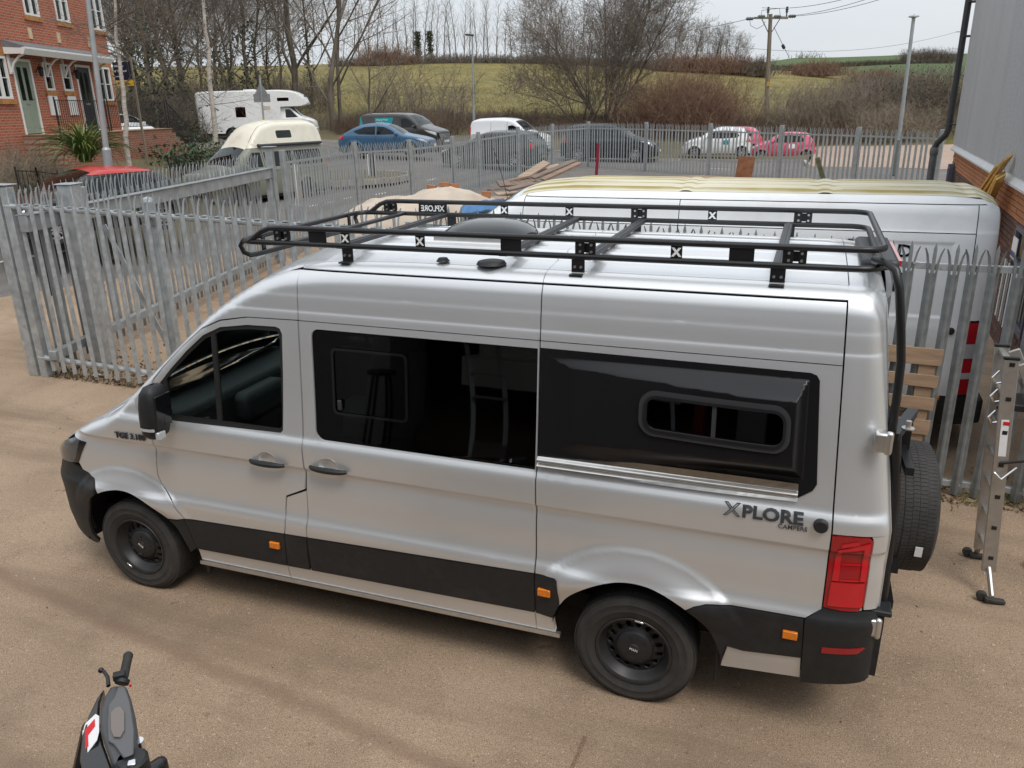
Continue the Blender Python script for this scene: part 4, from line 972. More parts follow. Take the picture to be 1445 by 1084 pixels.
# ================================================================== workshop front behind the camera (seen in the van's reflections)
M_wclad = mat('workshop_cladding', (.26, .27, .28), .5, var=.06, vscale=.6)
M_wdark = mat('workshop_interior', (.055, .053, .05), .8, var=.3, vscale=1)
ws = thing('workshop_building', 'workshop front with a wide open doorway, seen only as reflections in the van windows', 'building', (0, -4.6, 0))
q = MB()
for lo, hi in (((-14, -.3, 0), (-4.2, 0, 3.9)), ((10.5, -.3, 0), (16, 0, 3.9)), ((-4.2, -.3, 3.6), (10.5, 0, 3.9))): q.b2(lo, hi)
q.build('front_wall', M_wclad, ws)
q = MB(); q.b2((-4.4, -9, 0), (-4.2, -.3, 3.6)); q.b2((10.5, -9, 0), (10.7, -.3, 3.6)); q.b2((-4.4, -9.2, 0), (10.7, -9, 3.6)); q.b2((-4.4, -9.2, 3.6), (10.7, -.3, 3.8)); q.build('interior_wall', M_wdark, ws)
q = MB(); q.b2((2.35, -.9, 0), (2.55, -.7, 3.6)); q.build('door_column', mat('red_steel', (.22, .02, .02), .5), ws)
q = MB(); q.b2((-.4, -3.6, .5), (1.6, -2.2, 1.0)); q.b2((-.2, -3.2, 1.0), (1.2, -2.4, 1.5)); q.build('work_bench', mat('bench_cream', (.75, .72, .62), .6), ws)
q = MB()
for dx in (0, .5):
    q.bar((.2 + dx, -1.4, 0), (-.5 + dx, -2.2, 2.4), .07, .03); q.bar((1.9 + dx, -1.2, 0), (1.3 + dx, -1.8, 2.2), .07, .03)
for k in range(7): q.bar((.2 - .1 * k, -1.4 - .114 * k, .3 * k + .2), (.7 - .1 * k, -1.4 - .114 * k, .3 * k + .2), .04, .03)
q.build('step_ladder', M_alu, ws)
q = MB(); q.b2((4.6, -4.2, .35), (7.6, -2.4, 1.15)); q.b2((5.2, -4.1, 1.15), (7.0, -2.5, 1.7)); q.build('covered_vehicle', M_white, ws, bevel=.15)
q = MB(); q.b2((-2.6, -2.6, .0), (-1.2, -1.4, 1.4)); q.b2((3.0, -3.0, 0), (3.9, -2.2, 1.1)); q.build('storage_cabinet', mat('cabinet_grey', (.4, .4, .38), .5), ws, bevel=.02)
q = MB()
for a in range(4): q.bar((-1.0 + .25 * math.cos(a * 1.57), -.8 + .25 * math.sin(a * 1.57), 0), (-1.0 + .12 * math.cos(a * 1.57), -.8 + .12 * math.sin(a * 1.57), .8), .03, .03)
q.lathe([(0, .84), (.2, .84), (.2, .8), (0, .8)], (-1.0, -.8, 0), (0, 0, 1), 14); q.build('workshop_stool', M_black, ws)
# ================================================================== palisade fences and gates
def pale_mesh(name, h, w_=.068, m=M_galv, split=.24, splay=.055):
    """one folded steel pale, three-pronged top; faces -y, foot at the origin"""
    mb = MB(); t = .003; k = w_ / 2
    prof = [(-k, .012), (-k * .55, .0), (-k * .32, -.014), (0, -.018), (k * .32, -.014), (k * .55, 0), (k, .012)]
    zs = h - split
    def strip(pr, z0, z1, f0, f1):
        n = len(pr); vs = []
        for z, f in ((z0, f0), (z1, f1)):
            vs += [(f(x, y)[0], f(x, y)[1], z) for x, y in pr] + [(f(x, y)[0], f(x, y)[1] + t, z) for x, y in pr[::-1]]
        N = 2 * n; mb.add(vs, [(i, (i + 1) % N, N + (i + 1) % N, N + i) for i in range(N)] + [tuple(range(N))[::-1], tuple(range(N, 2 * N))])
    idf = lambda x, y: (x, y)
    strip(prof, 0, zs, idf, idf)
    strip(prof[2:5], zs, h - .05, idf, idf); strip(prof[2:5], h - .05, h, idf, lambda x, y: (x * .08, -.015))
    for sgn in (-1, 1):
        pr = prof[:2] if sgn < 0 else prof[5:]
        cx = sgn * k * .78
        steps = [(zs, 0, 1), (zs + split * .30, .004, 1), (zs + split * .60, splay * .5, .95), (zs + split * .80, splay, .5)]
        for (a, oa, ka), (b, ob, kb_) in zip(steps, steps[1:]):
            strip(pr, a, b, lambda x, y, oa=oa, ka=ka: (cx + (x - cx) * ka + sgn * oa, y + oa * .5), lambda x, y, ob=ob, kb_=kb_: (cx + (x - cx) * kb_ + sgn * ob, y + ob * .5))
    o = mb.build(name, m, None, 25); me = o.data; bpy.data.objects.remove(o); return me
def place_mesh(me, name, parent, loc, rz=0, rx=0, ry=0):
    o = bpy.data.objects.new(name, me); COL.objects.link(o); o.parent = parent; o.location = loc; o.rotation_euler = (rx, ry, rz); return o
P_near = pale_mesh('pale', 2.2, .085, M_galvd, .25, .036); P_gate = pale_mesh('pale', 2.40, .07, M_galv, .24, .034); P_far = pale_mesh('pale', 2.4, .074, M_galv2, .24, .03); P_leaf = pale_mesh('pale', 2.42, .074, M_galv2, .24, .032)
def ibeam_post(mb, x, y, z0, z1, w_=.10, ang=0):
    r = Matrix.Rotation(ang, 3, 'Z')
    for dy in (-.045, .045): mb.box(Vector((x, y, (z0 + z1) / 2)) + r @ Vector((0, dy, 0)), (w_, .008, z1 - z0), r)
    mb.box((x, y, (z0 + z1) / 2), (.008, .086, z1 - z0), r)
FY = 3.5
fn = thing('palisade_fence', 'grey palisade fence behind the silver van, between it and the white panel van', 'fence', (0, FY, 0), 0)
i = 0; x = 6.722
while x > .66:
    z = .02 + .004 * math.sin(i * 2.1) + .045 * max(0, 5.4 - x)
    place_mesh(P_near, 'pale', fn, (x, -.03 + .002 * math.sin(i), z), R(.8 * math.sin(i * 3.3)), 0, R(.45 * math.sin(i * 1.7)))
    x -= .1545; i += 1
for z0, z1 in ((2.02, 1.97), (.11, .06)):
    q = MB(); q.bar((.5, .012, z0 + .2), (5.4, .012, z0), .045, .055); q.bar((5.4, .012, z0), (6.72, .012, z0), .045, .055); q.build('rail', M_galv, fn, 30, bevel=.003)
bo = MB(); x = 6.722
while x > .66:
    for z in (2.05, .115): bo.cyl((x + .02, -.03, z), (x + .02, -.044, z), .009, n=6)
    x -= .1545
bb = bo.build('rail_bolts', M_galv, fn); bb['kind'] = 'stuff'
for px_ in (3.55, .6): q = MB(); ibeam_post(q, px_, .07, 0, 2.0); q.build('post', M_galv, fn)
# hanging leaf of the gate, from the big post at its left end
gl = thing('palisade_gate', 'near palisade gate leaf beside the silver van bonnet, hung on the heavy grey post', 'gate', (-5.25, 3.62, 0), 0)
def gz(x): return .10 + .055 * max(0, (.2 - x)) / 5.0 * 1.6
x = -4.92; i = 0
while x < .5:
    b = .20 - .018 * (x + 5); place_mesh(P_gate, 'pale', gl, (x + 5.25, -.10, b - .08), R(1.2 * math.sin(i * 2.7)), 0, R(.5 * math.sin(i * 1.3))); x += .1825; i += 1
for za, zb, nm in ((2.27, 2.12, 'top_rail'), (.27, .14, 'bottom_rail')):
    q = MB(); q.tube([(.05, -.045, za), (5.75, -.045, zb)], .036, 10); q.build(nm, M_galv, gl)
pb_ = MB(); x = -4.92
while x < .5:
    q = (x + 5) / 5.5; pb_.box((x + 5.34, -.045, 2.303 - .15 * q), (.075, .07, .008)); pb_.cyl((x + 5.34, -.045, 2.30 - .15 * q), (x + 5.34, -.045, 2.318 - .15 * q), .010, n=6); x += .1825
pb_ = pb_.build('rail_fixings', M_galv, gl); pb_['kind'] = 'stuff'
q = MB(); q.box((-.09, .0, 1.26), (.16, .16, 2.52)); q.box((.10, -.02, 1.25), (.13, .11, 2.5)); q.box((0, 0, 2.53), (.34, .18, .012)); q.build('gate_post', M_galv, gl, bevel=.012)
q = MB(); q.tube([(2.30, .02, .0), (2.30, .02, 2.36)], .075, 16); q.lathe([(.075, 2.36), (.06, 2.40), (.0, 2.42)], (2.30, .02, 0), (0, 0, 1), 16); q.build('round_post', M_galv, gl, 40)
q = MB()
for z in (2.16, 2.10): q.tube([(2.30 + .085 * math.cos(t), .02 + .085 * math.sin(t), z) for t in [2 * math.pi * k / 16 for k in range(16)]], .006, 6, closed=True)
q.build('wire_tie', M_galv, gl)
q = MB(); q.bar((1.45, .12, 2.05), (2.35, .12, .12), .07, .012, (0, 1, 0)); q.build('brace', M_galv, gl)
# the long leaf standing open towards the road
LA, LB = Vector((-5.02, 4.12, 0)), Vector((-6.96, 11.3, 0)); ldir = (LB - LA).normalized(); LL = (LB - LA).length; lrot = math.atan2(ldir.y, ldir.x)
lf_ = thing('sliding_gate', 'long grey sliding gate with heavy top beam, running back along the road', 'gate', LA, lrot)
n = int(LL / .155)
for i in range(n + 3):
    place_mesh(P_leaf, 'pale', lf_, (-.55 + .155 * i, .10 if True else 0, .10), math.pi + R(1.0 * math.sin(i * 2.2)), 0, R(.6 * math.sin(i * 1.9)))
q = MB(); q.box((LL / 2 - .2, 0, 2.06), (LL + .9, .12, .20)); q.build('top_beam', M_galv2, lf_, bevel=.008)
q = MB(); q.box((LL / 2 - .2, 0, 2.172), (LL + .9, .18, .012)); q.build('beam_flange', M_galv2, lf_)
q = MB(); q.box((LL / 2 - .2, 0, .34), (LL + .9, .10, .12)); q.build('bottom_rail', M_galv2, lf_, bevel=.006)
for xx in (.35, LL - .05): q = MB(); q.box((xx, 0, 1.15), (.10, .11, 2.0)); q.build('leaf_stile', M_galv2, lf_, bevel=.006)
q = MB(); q.box((.06, -.22, 1.24), (.22, .20, 2.48)); q.box((.28, -.20, 1.22), (.13, .14, 2.42)); q.box((.06, -.22, 2.49), (.26, .24, .016)); q.build('guide_post', M_galv, lf_, bevel=.015)
q = MB(); q.box((LL + .12, -.02, 1.3), (.16, .16, 2.6)); q.box((LL + .12, -.02, 2.62), (.26, .26, .02)); q.build('end_post', M_galv2, lf_, bevel=.01)
q = MB(); q.box((.42, -.10, 1.02), (.05, .05, .22)); q.box((.52, -.09, 1.02), (.16, .05, .03)); q.box((.52, -.09, .92), (.16, .05, .03)); q.build('lock_bracket', M_galv2, lf_)
# far boundary: one run along the road up to the corner, one run on to the factory wall
def far_run(name, label, pts, first=True, last=True):
    t = thing(name, label, 'fence', (pts[0][0], pts[0][1], 0))
    O = Vector((pts[0][0], pts[0][1], 0)); posts = []
    for (ax, ay, az), (bx, by, bz) in zip(pts, pts[1:]):
        a, b = Vector((ax, ay, az)), Vector((bx, by, bz)); d = b - a; ln = Vector((d.x, d.y, 0)).length; ang = math.atan2(d.y, d.x)
        n = max(1, int(ln / .155))
        for i in range(n):
            p = a + d * ((i + .5) / n); place_mesh(P_far, 'pale', t, (p.x - O.x, p.y - O.y, p.z - 2.4), ang + R(1.2 * math.sin(i * 1.9)), 0, R(.5 * math.sin(i * 2.3)))
        for dz in (-.26, -2.15):
            q = MB(); nn = Vector((-math.sin(ang), math.cos(ang), 0)) * .03; q.bar(a - O + nn + Vector((0, 0, dz)), b - O + nn + Vector((0, 0, dz)), .05, .05); q.build('rail', M_galv2, t)
        posts.append((a, ang)); lastp = (b, ang)
    for a, ang in posts + ([lastp] if last else []):
        q = MB(); q.box((0, 0, -1.22), (.14, .10, 2.5)); o = q.build('post', M_galv2, t, bevel=.008); o.location = a - O + Vector((0, .05, 0)); o.rotation_euler = (0, 0, ang)
    return t
def top_at(px, py, d): return tuple(at(px, py, d))
legA = [top_at(396, 214, 17.2)] + [top_at(*q) for q in ((498, 202, 21.2), (576, 199, 23.6), (637, 193.5, 26), (674, 187.5, 28), (730, 180, 30.3), (779, 176, 32.2), (830, 172.5, 34))]
legB = [top_at(830, 172.5, 34), top_at(912, 173.5, 31.6), top_at(1003, 175.5, 29.4), top_at(1104, 178, 27.3), top_at(1213, 180.5, 25.4), top_at(1331, 184, 23.6)]
far_run('palisade_fence', 'long grey palisade fence along the road, from the sliding gate to the far corner', legA)
far_run('palisade_fence', 'grey palisade fence across the back of the yard, ending at the factory drainpipe', legB)
# ================================================================== vehicles beyond the fences
def paint(name, c, metal=.0, rough=.3, dirt=.2): return mat(name, c, rough, metal, var=.02, coat=.6, dirt=(.2, .17, .14), dscale=2.5, damt=dirt)
def bearing(px, phi):
    v = ray(px, 150); f = Vector((v.x, v.y, 0)).normalized(); r = Vector((f.y, -f.x, 0)); d = r * math.cos(R(phi)) - f * math.sin(R(phi)); return math.atan2(-d.y, -d.x)
M_alloy = mat('silver_alloy', (.55, .55, .56), .35, .7)
M_platey = mat('yellow_plate', (.62, .45, .04), .5); M_platew = mat('white_plate', (.75, .75, .72), .5)
def spoke_wheel(parent, r, w_, rim=M_alloy, ns=10):
    t = bpy.data.objects.new('wheel', None); COL.objects.link(t); t.parent = parent
    q = MB(); k = r * .64; q.lathe([(k, -w_ / 2), (r * .8, -w_ * .56), (r * .96, -w_ / 2), (r, -w_ * .3), (r, w_ * .3), (r * .96, w_ / 2), (k, w_ / 2)], (0, 0, 0), (0, 1, 0), 28); q.build('tyre', M_rubber, t, 50)
    q = MB(); q.lathe([(k * .9, -w_ * .38), (k, -w_ * .52), (k * 1.03, -w_ * .5)], (0, 0, 0), (0, 1, 0), 28); q.lathe([(0, -w_ * .46), (k * .2, -w_ * .46), (k * .26, -w_ * .36)], (0, 0, 0), (0, 1, 0), 14)
    for i in range(ns):
        a = 2 * math.pi * i / ns; q.bar((math.cos(a) * k * .15, -w_ * .40, math.sin(a) * k * .15), (math.cos(a) * k * .96, -w_ * .46, math.sin(a) * k * .96), k * .17, .02, (0, 1, 0))
    q.build('rim', rim, t, 40)
    q = MB(); q.lathe([(0, -w_ * .15), (k, -w_ * .15), (k, w_ * .3)], (0, 0, 0), (0, 1, 0), 20); q.build('brake_drum', M_shell, t)
    return t
def car(name, label, cat, loc, rz, L_, W, T, wx, wr, body, wins, ws, rw=None, group=None, tumble=.34, belt=.95, z0=.24, crown=.07, R0=.7, A0=.32, R1=.5, A1=.18, paint2=None, zs=None, xs2=None, glassm=None, rim=None,
        lamps=None, tails=None, grille=None, mirror_m=None, wheelw=.2, rr=.09, clad=None, extra_d=None, seams=(), plate_f=True, ns=10, bumper=None):
    t = thing(name, label, cat, loc, rz, group); glassm = glassm or G_car
    Tf = pchip(T); zmax = max(p[1] for p in T)
    d0 = pchip([(z0, .09), (z0 + .12, .04), (belt * .62, .005), (belt * .85, .008), (belt, .03), (belt + .06, .05), (zmax + .1, .05 + tumble * (zmax + .04 - belt))])
    def ex(x, z):
        e = extra_d(x, z) if extra_d else 0
        if z < belt:
            for cx in wx: e -= .02 * sst(wr + .16, wr + .09, math.hypot(x - cx, z - wr))
        return e
    sk = Skin(W, d0, Tf, lin([(0, rr * .6), (.3, rr), (L_, rr)]), lin([(0, .02), (.3, .04), (ws[0], crown), (L_, crown * .8)]), 0, L_, R0, A0, R1, A1, ex)
    xl = sorted(set(frange(0, L_, .11) + [q for cx in wx for q in frange(cx - wr - .1, cx + wr + .1, .06)] + frange(0, .3, .04) + frange(L_ - .25, L_, .04))); zl = frange(z0, zmax, .065)
    def side_poly(za=None):
        P = [(.0, z0)]
        for cx in wx: P += arc(cx, wr, wr + .055, 188, -8, 16)
        P += [(L_, z0)]
        P += [(x, Tf(x) - .001) for x in frange(L_, 0, .09)]
        return P
    sp = side_poly(); UU_ = frange(-1, 1, .14)
    if zs is None:
        pieces = [(sk.near, [sp] + wins, xl, zl, False), (sk.far, [sp] + wins, xl, zl, True)]
        low, up = pieces, []
    else:
        a = clip(sp, 1, zs, True); b = clip(sp, 1, zs + .012, False); wa = [q for q in wins if max(p[1] for p in q) < zs]; wb = [q for q in wins if min(p[1] for p in q) > zs]
        low = [(sk.near, [a] + wa, xl, zl, False), (sk.far, [a] + wa, xl, zl, True)]; up = [(sk.near, [b] + wb, xl, zl, False), (sk.far, [b] + wb, xl, zl, True)]
    def toppoly(a, b): return [[(a, -1), (b, -1), (b, 1), (a, 1)]]
    e_ = .93
    cuts = [(ws[0], ws[1])] + ([rw] if rw else [])
    tl = []; x_ = 0
    for a, b in cuts: tl.append((x_, a)); x_ = b
    tl.append((x_, L_))
    topm = lambda a, b: (sk.top, toppoly(a, b), xl, UU_, False)
    for k, (a, b) in enumerate(tl):
        if b - a < .02: continue
        if xs2 is not None and a >= xs2 - .01: up.append(topm(a, b))
        else: low.append(topm(a, b))
    for a, b in cuts:                      # pillars beside the screens
        for u0, u1 in ((-1, -e_), (e_, 1)):
            (low if (xs2 is None or a < xs2) else up).append((sk.top, [[(a, u0), (b, u0), (b, u1), (a, u1)]], xl, UU_, False))
    T0 = Tf(0); T1 = Tf(L_)
    low += [(sk.capf, [[(-1, z0), (1, z0), (1, T0), (-1, T0)]], UU_, zl, True), (sk.capr, [[(-1, z0), (1, z0), (1, min(T1, zs or 9)), (-1, min(T1, zs or 9))]], UU_, zl, False)]
    if zs is not None and T1 > zs: up.append((sk.capr, [[(-1, zs), (1, zs), (1, T1), (-1, T1)]], UU_, zl, False))
    b = skin_part('body', body, t, low)
    if up: skin_part('high_top' if xs2 and zs and zs > 1.5 else 'roof', paint2, t, up)
    for w_ in wins:
        for fn, fl in ((sk.near, False), (sk.far, True)):
            skin_part('side_window', glassm, t, [(lambda x, z, fn=fn: fn(x, z, -.012), [w_], xl, zl, fl)])
    skin_part('windscreen', glassm if glassm is not G_priv else G_car, t, [(sk.top, [[(ws[0], -e_), (ws[1], -e_), (ws[1], e_), (ws[0], e_)]], xl, UU_, False)])
    if rw: skin_part('rear_window', glassm, t, [(sk.top, [[(rw[0], -e_), (rw[1], -e_), (rw[1], e_), (rw[0], e_)]], xl, UU_, False)])
    q = MB(); q.b2((.3, .25, z0), (L_ - .25, W - .25, belt * .8)); q.b2((ws[1] + .1, .3, belt * .8), (ws[1] + .35, W * .44, belt * 1.22)); q.b2((ws[1] + .1, W * .56, belt * .8), (ws[1] + .35, W - .3, belt * 1.22)); q.b2((ws[0] - .1, .22, belt * .75), (ws[0] + .25, W - .22, belt * .98)); q.build('interior', M_shell, t, bevel=.03)
    q = MB(); q.b2((.2, .12, z0 - .06), (L_ - .2, W - .12, z0 + .05)); 
    for cx in wx: q.b2((cx - wr - .05, .10, z0), (cx + wr + .05, W - .10, wr * 2 + .04))
    q.build('underbody', M_shell, t)
    for fn, fl in ((sk.near, False), (sk.far, True)):
        for lp in (lamps or []): skin_part('headlight', M_lens, t, [(lambda x, z, fn=fn: fn(x, z, .006), [lp], xl, zl, fl)], .02)
        for lp in (tails or []): skin_part('tail_lamp', M_red, t, [(lambda x, z, fn=fn: fn(x, z, .006), [lp], xl, zl, fl)], .02)
        for cl_ in (clad or []): skin_part('lower_trim', M_clad, t, [(lambda x, z, fn=fn: fn(x, z, .008), [cl_], xl, zl, fl)], .02)
        if seams:
            q = []
            for pl in seams:
                for (xa, za), (xb, zb_) in zip(pl, pl[1:]):
                    n_ = Vector((zb_ - za, xa - xb)).normalized() * .007; q.append((lambda x, z, fn=fn: fn(x, z, .003), [[(xa - n_.x, za - n_.y), (xb - n_.x, zb_ - n_.y), (xb + n_.x, zb_ + n_.y), (xa + n_.x, za + n_.y)]], xl, zl, fl))
            skin_part('door_gap', M_shell, t, q)
    if grille: skin_part('grille', M_gloss, t, [(lambda u, z: sk.capf(u, z, .006), [[(-.62, grille[0]), (.62, grille[0]), (.62, grille[1]), (-.62, grille[1])]], UU_, zl, True)], .02)
    if bumper: skin_part('bumper', M_clad, t, [(lambda u, z: sk.capf(u, z, .012), [[(-1, bumper[0]), (1, bumper[0]), (1, bumper[1]), (-1, bumper[1])]], UU_, zl, True), (lambda u, z: sk.capr(u, z, .012), [[(-1, bumper[0]), (1, bumper[0]), (1, bumper[1]), (-1, bumper[1])]], UU_, zl, False)], .02)
    for nm, x_, m_ in (('number_plate', -.075, M_platew), ('number_plate', L_ + .045, M_platey)):
        q = MB(); q.box((x_, W / 2, z0 + .24), (.02, .52, .11)); q.build(nm, m_, t)
    mm = mirror_m or body
    for s_, y in ((-1, sk.d(ws[0] + .25, belt)), (1, W - sk.d(ws[0] + .25, belt))):
        q = MB(); q.box((ws[0] + .32, y + s_ * .10, belt + .08), (.12, .19, .14)); q.build('door_mirror', mm, t, bevel=.04)
    for i, cx in enumerate(wx):
        for y, f in ((wheelw / 2 + .03, 0), (W - wheelw / 2 - .03, 1)):
            w_ = spoke_wheel(t, wr, wheelw, rim or M_alloy, ns); w_.location = (cx, y, wr); w_.rotation_euler = (0, R(17 * i + 5), math.pi if f else 0)
    return t, sk
def park(px, py, d, phi, L_, W):
    """place so that the middle of the footprint lies there"""
    P = at(px, py, d); rz = bearing(px, phi); c = Matrix.Rotation(rz, 3, 'Z') @ Vector((L_ / 2, W / 2, 0)); return (P.x - c.x, P.y - c.y, P.z), rz
def poly_off(P, dx=0): return [(x + dx, z) for x, z in P]
# --- blue hatchback
T_h = [(0, .55), (.05, .68), (.25, .79), (.8, .91), (1.2, .98), (1.6, 1.21), (2.0, 1.385), (2.45, 1.45), (3.0, 1.43), (3.6, 1.31), (4.05, 1.10), (4.25, .98), (4.40, .88), (4.46, .62)]
w_h = [[(1.50, 1.0), (2.50, .985), (2.50, 1.36), (2.15, 1.335), (1.85, 1.21)], [(2.56, .985), (3.35, 1.02), (3.62, 1.12), (3.55, 1.19), (3.1, 1.33), (2.56, 1.36)]]
l, rz = park(549, 220, 36.5, 18, 4.46, 1.79)
car('hatchback', 'blue five-door hatchback driving on the road in front of the dark grey van', 'car', l, rz, 4.46, 1.79, T_h, (.92, 3.62), .32, paint('blue_paint', (.05, .13, .23), .25), w_h, (1.22, 2.0), (3.62, 4.08),
    lamps=[[(.08, .60), (.30, .68), (.62, .80), (.35, .76), (.12, .70)]], tails=[[(4.10, .86), (4.40, .80), (4.38, .90), (4.15, .96)]], grille=(.36, .52), seams=[[(1.45, .35), (1.35, .95)], [(2.53, .35), (2.53, .95)], [(3.4, .65), (3.5, 1.0)]])
# --- dark grey van with the blue-green sign
T_v = [(0, .62), (.05, .88), (.3, 1.03), (.7, 1.16), (1.0, 1.25), (1.35, 1.52), (1.72, 1.76), (2.1, 1.85), (3.0, 1.88), (4.3, 1.88), (4.62, 1.84), (4.74, 1.72), (4.8, 1.3)]
w_v = [[(1.20, 1.20), (2.15, 1.17), (2.15, 1.62), (1.85, 1.65), (1.6, 1.52)]]
M_dgrey = paint('dark_grey_paint', (.045, .043, .042), .4, .3)
l, rz = park(574, 212, 41.5, 30, 4.8, 1.9)
gv, gsk = car('panel_van', 'dark grey panel van with a blue-green sign on its side, behind the blue hatchback', 'van', l, rz, 4.8, 1.9, T_v, (.95, 4.0), .33, M_dgrey, w_v, (1.02, 1.74), None, tumble=.13, belt=1.15, rr=.12, R1=.2, A1=.1,
    lamps=[[(.10, .78), (.50, .92), (.75, 1.06), (.40, 1.0), (.12, .90)]], tails=[[(4.68, .9), (4.79, .9), (4.79, 1.4), (4.70, 1.4)]], grille=(.42, .60), clad=[[(1.35, .3), (3.5, .3), (3.5, .5), (1.35, .5)]], seams=[[(1.30, .4), (1.15, 1.15)], [(2.22, .4), (2.22, 1.72)], [(3.3, .5), (3.3, 1.75)]], plate_f=True)
M_teal = mat('blue_green_decal', (.0, .26, .30), .4)
fs_ = lambda o: (lambda x, z: gsk.far(x, z, o))
xg, zg = frange(0, 4.8, .1), frange(.3, 1.9, .06)
for nfn, nfl in ((gsk.near, False), (gsk.far, True)):
    skin_part('sign_panel', M_teal, gv, [(lambda x, z, nfn=nfn: nfn(x, z, .004), [[(2.75, 1.36), (3.75, 1.36), (3.75, 1.70), (2.62, 1.70), (2.66, 1.54)]], xg, zg, nfl)], .004)
    skin_part('sign_panel', M_teal, gv, [(lambda x, z, nfn=nfn: nfn(x, z, .004), [[(4.5, .5), (4.78, .5), (4.78, 1.80), (4.64, 1.78), (4.42, 1.1)]], xg, zg, nfl)], .004)
for i, s_ in enumerate(('Universal Wood', 'and Timber')):
    text_obj('sign_lettering', s_, .12, M_whitelet, gv, lambda u, v, h, i=i: gsk.near(3.56 - 0 - u if False else 2.68 + u, 1.385 - .13 * i + v, .012 + h) if False else gsk.far(3.68 - u, 1.555 - .14 * i + v, .012 + h), sx=.88)
# --- white small van
l, rz = park(722, 216, 42.5, 26, 4.4, 1.81)
T_b = [(0, .58), (.05, .82), (.3, .97), (.75, 1.08), (.95, 1.15), (1.3, 1.42), (1.62, 1.66), (2.0, 1.78), (2.8, 1.82), (3.9, 1.80), (4.2, 1.74), (4.34, 1.6), (4.4, 1.1)]
wv2, wsk = car('panel_van', 'small white panel van parked behind the dark estate car', 'van', l, rz, 4.4, 1.81, T_b, (.9, 3.6), .31, M_white, [[(1.12, 1.12), (2.0, 1.10), (2.0, 1.45), (1.75, 1.50), (1.5, 1.40)]], (.98, 1.64), None, tumble=.16, belt=1.08, rr=.12, R1=.25, A1=.1,
    lamps=[[(.10, .74), (.45, .86), (.6, 1.0), (.30, .95), (.12, .86)]], tails=[[(4.28, .8), (4.39, .8), (4.39, 1.4), (4.30, 1.4)]], grille=(.40, .56), clad=[[(1.3, .28), (3.15, .28), (3.15, .46), (1.3, .46)]], seams=[[(1.2, .35), (1.07, 1.1)], [(2.06, .4), (2.06, 1.65)], [(3.05, .5), (3.05, 1.68)], [(2.1, 1.02), (4.2, 1.02)]])
# --- dark estate, rear to the right
T_e = [(0, .55), (.05, .68), (.25, .80), (.8, .92), (1.25, .99), (1.65, 1.22), (2.05, 1.41), (2.5, 1.48), (3.4, 1.47), (4.0, 1.42), (4.35, 1.15), (4.48, .98), (4.55, .6)]
w_e = [[(1.55, 1.0), (2.5, .985), (2.5, 1.37), (2.2, 1.36), (1.9, 1.23)], [(2.56, .985), (3.35, .99), (3.35, 1.36), (2.56, 1.38)], [(3.42, 1.0), (3.95, 1.06), (3.9, 1.30), (3.42, 1.36)]]
l, rz = park(697, 236, 33.2, 203, 4.55, 1.8)
car('estate_car', 'dark charcoal estate car beyond the fence, rear end facing the corner', 'car', l, rz, 4.55, 1.8, T_e, (.9, 3.6), .33, paint('charcoal_paint', (.028, .03, .032), .4), w_e, (1.27, 2.05), (4.02, 4.36), group=None,
    lamps=[[(.08, .60), (.30, .70), (.6, .82), (.3, .79), (.1, .70)]], tails=[[(4.25, .80), (4.5, .80), (4.48, 1.0), (4.3, 1.05)]], grille=(.38, .54), seams=[[(1.5, .35), (1.4, .95)], [(2.53, .35), (2.53, .95)], [(3.4, .6), (3.38, 1.0)]])
# --- navy people carrier
T_m = [(0, .58), (.05, .76), (.3, .90), (.7, 1.02), (1.0, 1.09), (1.5, 1.40), (1.95, 1.60), (2.5, 1.69), (3.6, 1.69), (4.2, 1.62), (4.5, 1.25), (4.6, 1.0), (4.65, .6)]
w_m = [[(1.35, 1.08), (2.4, 1.06), (2.4, 1.53), (2.0, 1.51), (1.7, 1.34)], [(2.46, 1.06), (3.35, 1.06), (3.35, 1.54), (2.46, 1.55)], [(3.42, 1.06), (4.15, 1.12), (4.05, 1.48), (3.42, 1.53)]]
l, rz = park(861, 227, 37.2, 12, 4.65, 1.85)
car('people_carrier', 'very dark navy people carrier behind the corner of the far fence', 'car', l, rz, 4.65, 1.85, T_m, (.95, 3.75), .33, paint('navy_paint', (.012, .015, .022), .3), w_m, (1.02, 1.95), (4.22, 4.52), belt=1.05,
    lamps=[[(.08, .66), (.35, .80), (.75, .96), (.35, .90), (.1, .78)]], tails=[[(4.3, .9), (4.6, .9), (4.56, 1.15), (4.4, 1.3)]], grille=(.40, .60), seams=[[(1.4, .35), (1.3, 1.0)], [(2.43, .35), (2.43, 1.0)], [(3.4, .5), (3.4, 1.0)]])
# --- three little city cars on the verge
T_c = [(0, .50), (.04, .66), (.2, .80), (.6, .92), (.82, .98), (1.2, 1.24), (1.58, 1.40), (2.0, 1.455), (2.7, 1.43), (3.05, 1.34), (3.27, 1.02), (3.36, .85), (3.41, .5)]
w_c = [[(1.10, .97), (1.95, .955), (1.95, 1.34), (1.65, 1.32), (1.38, 1.19)], [(2.01, .955), (2.72, .99), (2.80, 1.10), (2.62, 1.30), (2.01, 1.345)]]
def city(label, col, px, py, d, phi, door):
    l, rz = park(px, py, d, phi, 3.41, 1.62)
    t, sk = car('city_car', label, 'car', l, rz, 3.41, 1.62, T_c, (.62, 2.96), .275, col, w_c, (.84, 1.58), (3.06, 3.28), 'small cars parked beyond the back fence', belt=.93, R0=.55, A0=.26, lamps=[[(.05, .58), (.22, .68), (.52, .86), (.3, .82), (.08, .72)]],
        tails=[[(3.14, .78), (3.36, .78), (3.34, 1.0), (3.22, 1.12)]], grille=(.34, .46), seams=[[(1.05, .32), (.95, .93)], [(1.98, .32), (1.98, .93)], [(2.7, .6), (2.72, .95)]], wheelw=.17, ns=8)
    return t, sk
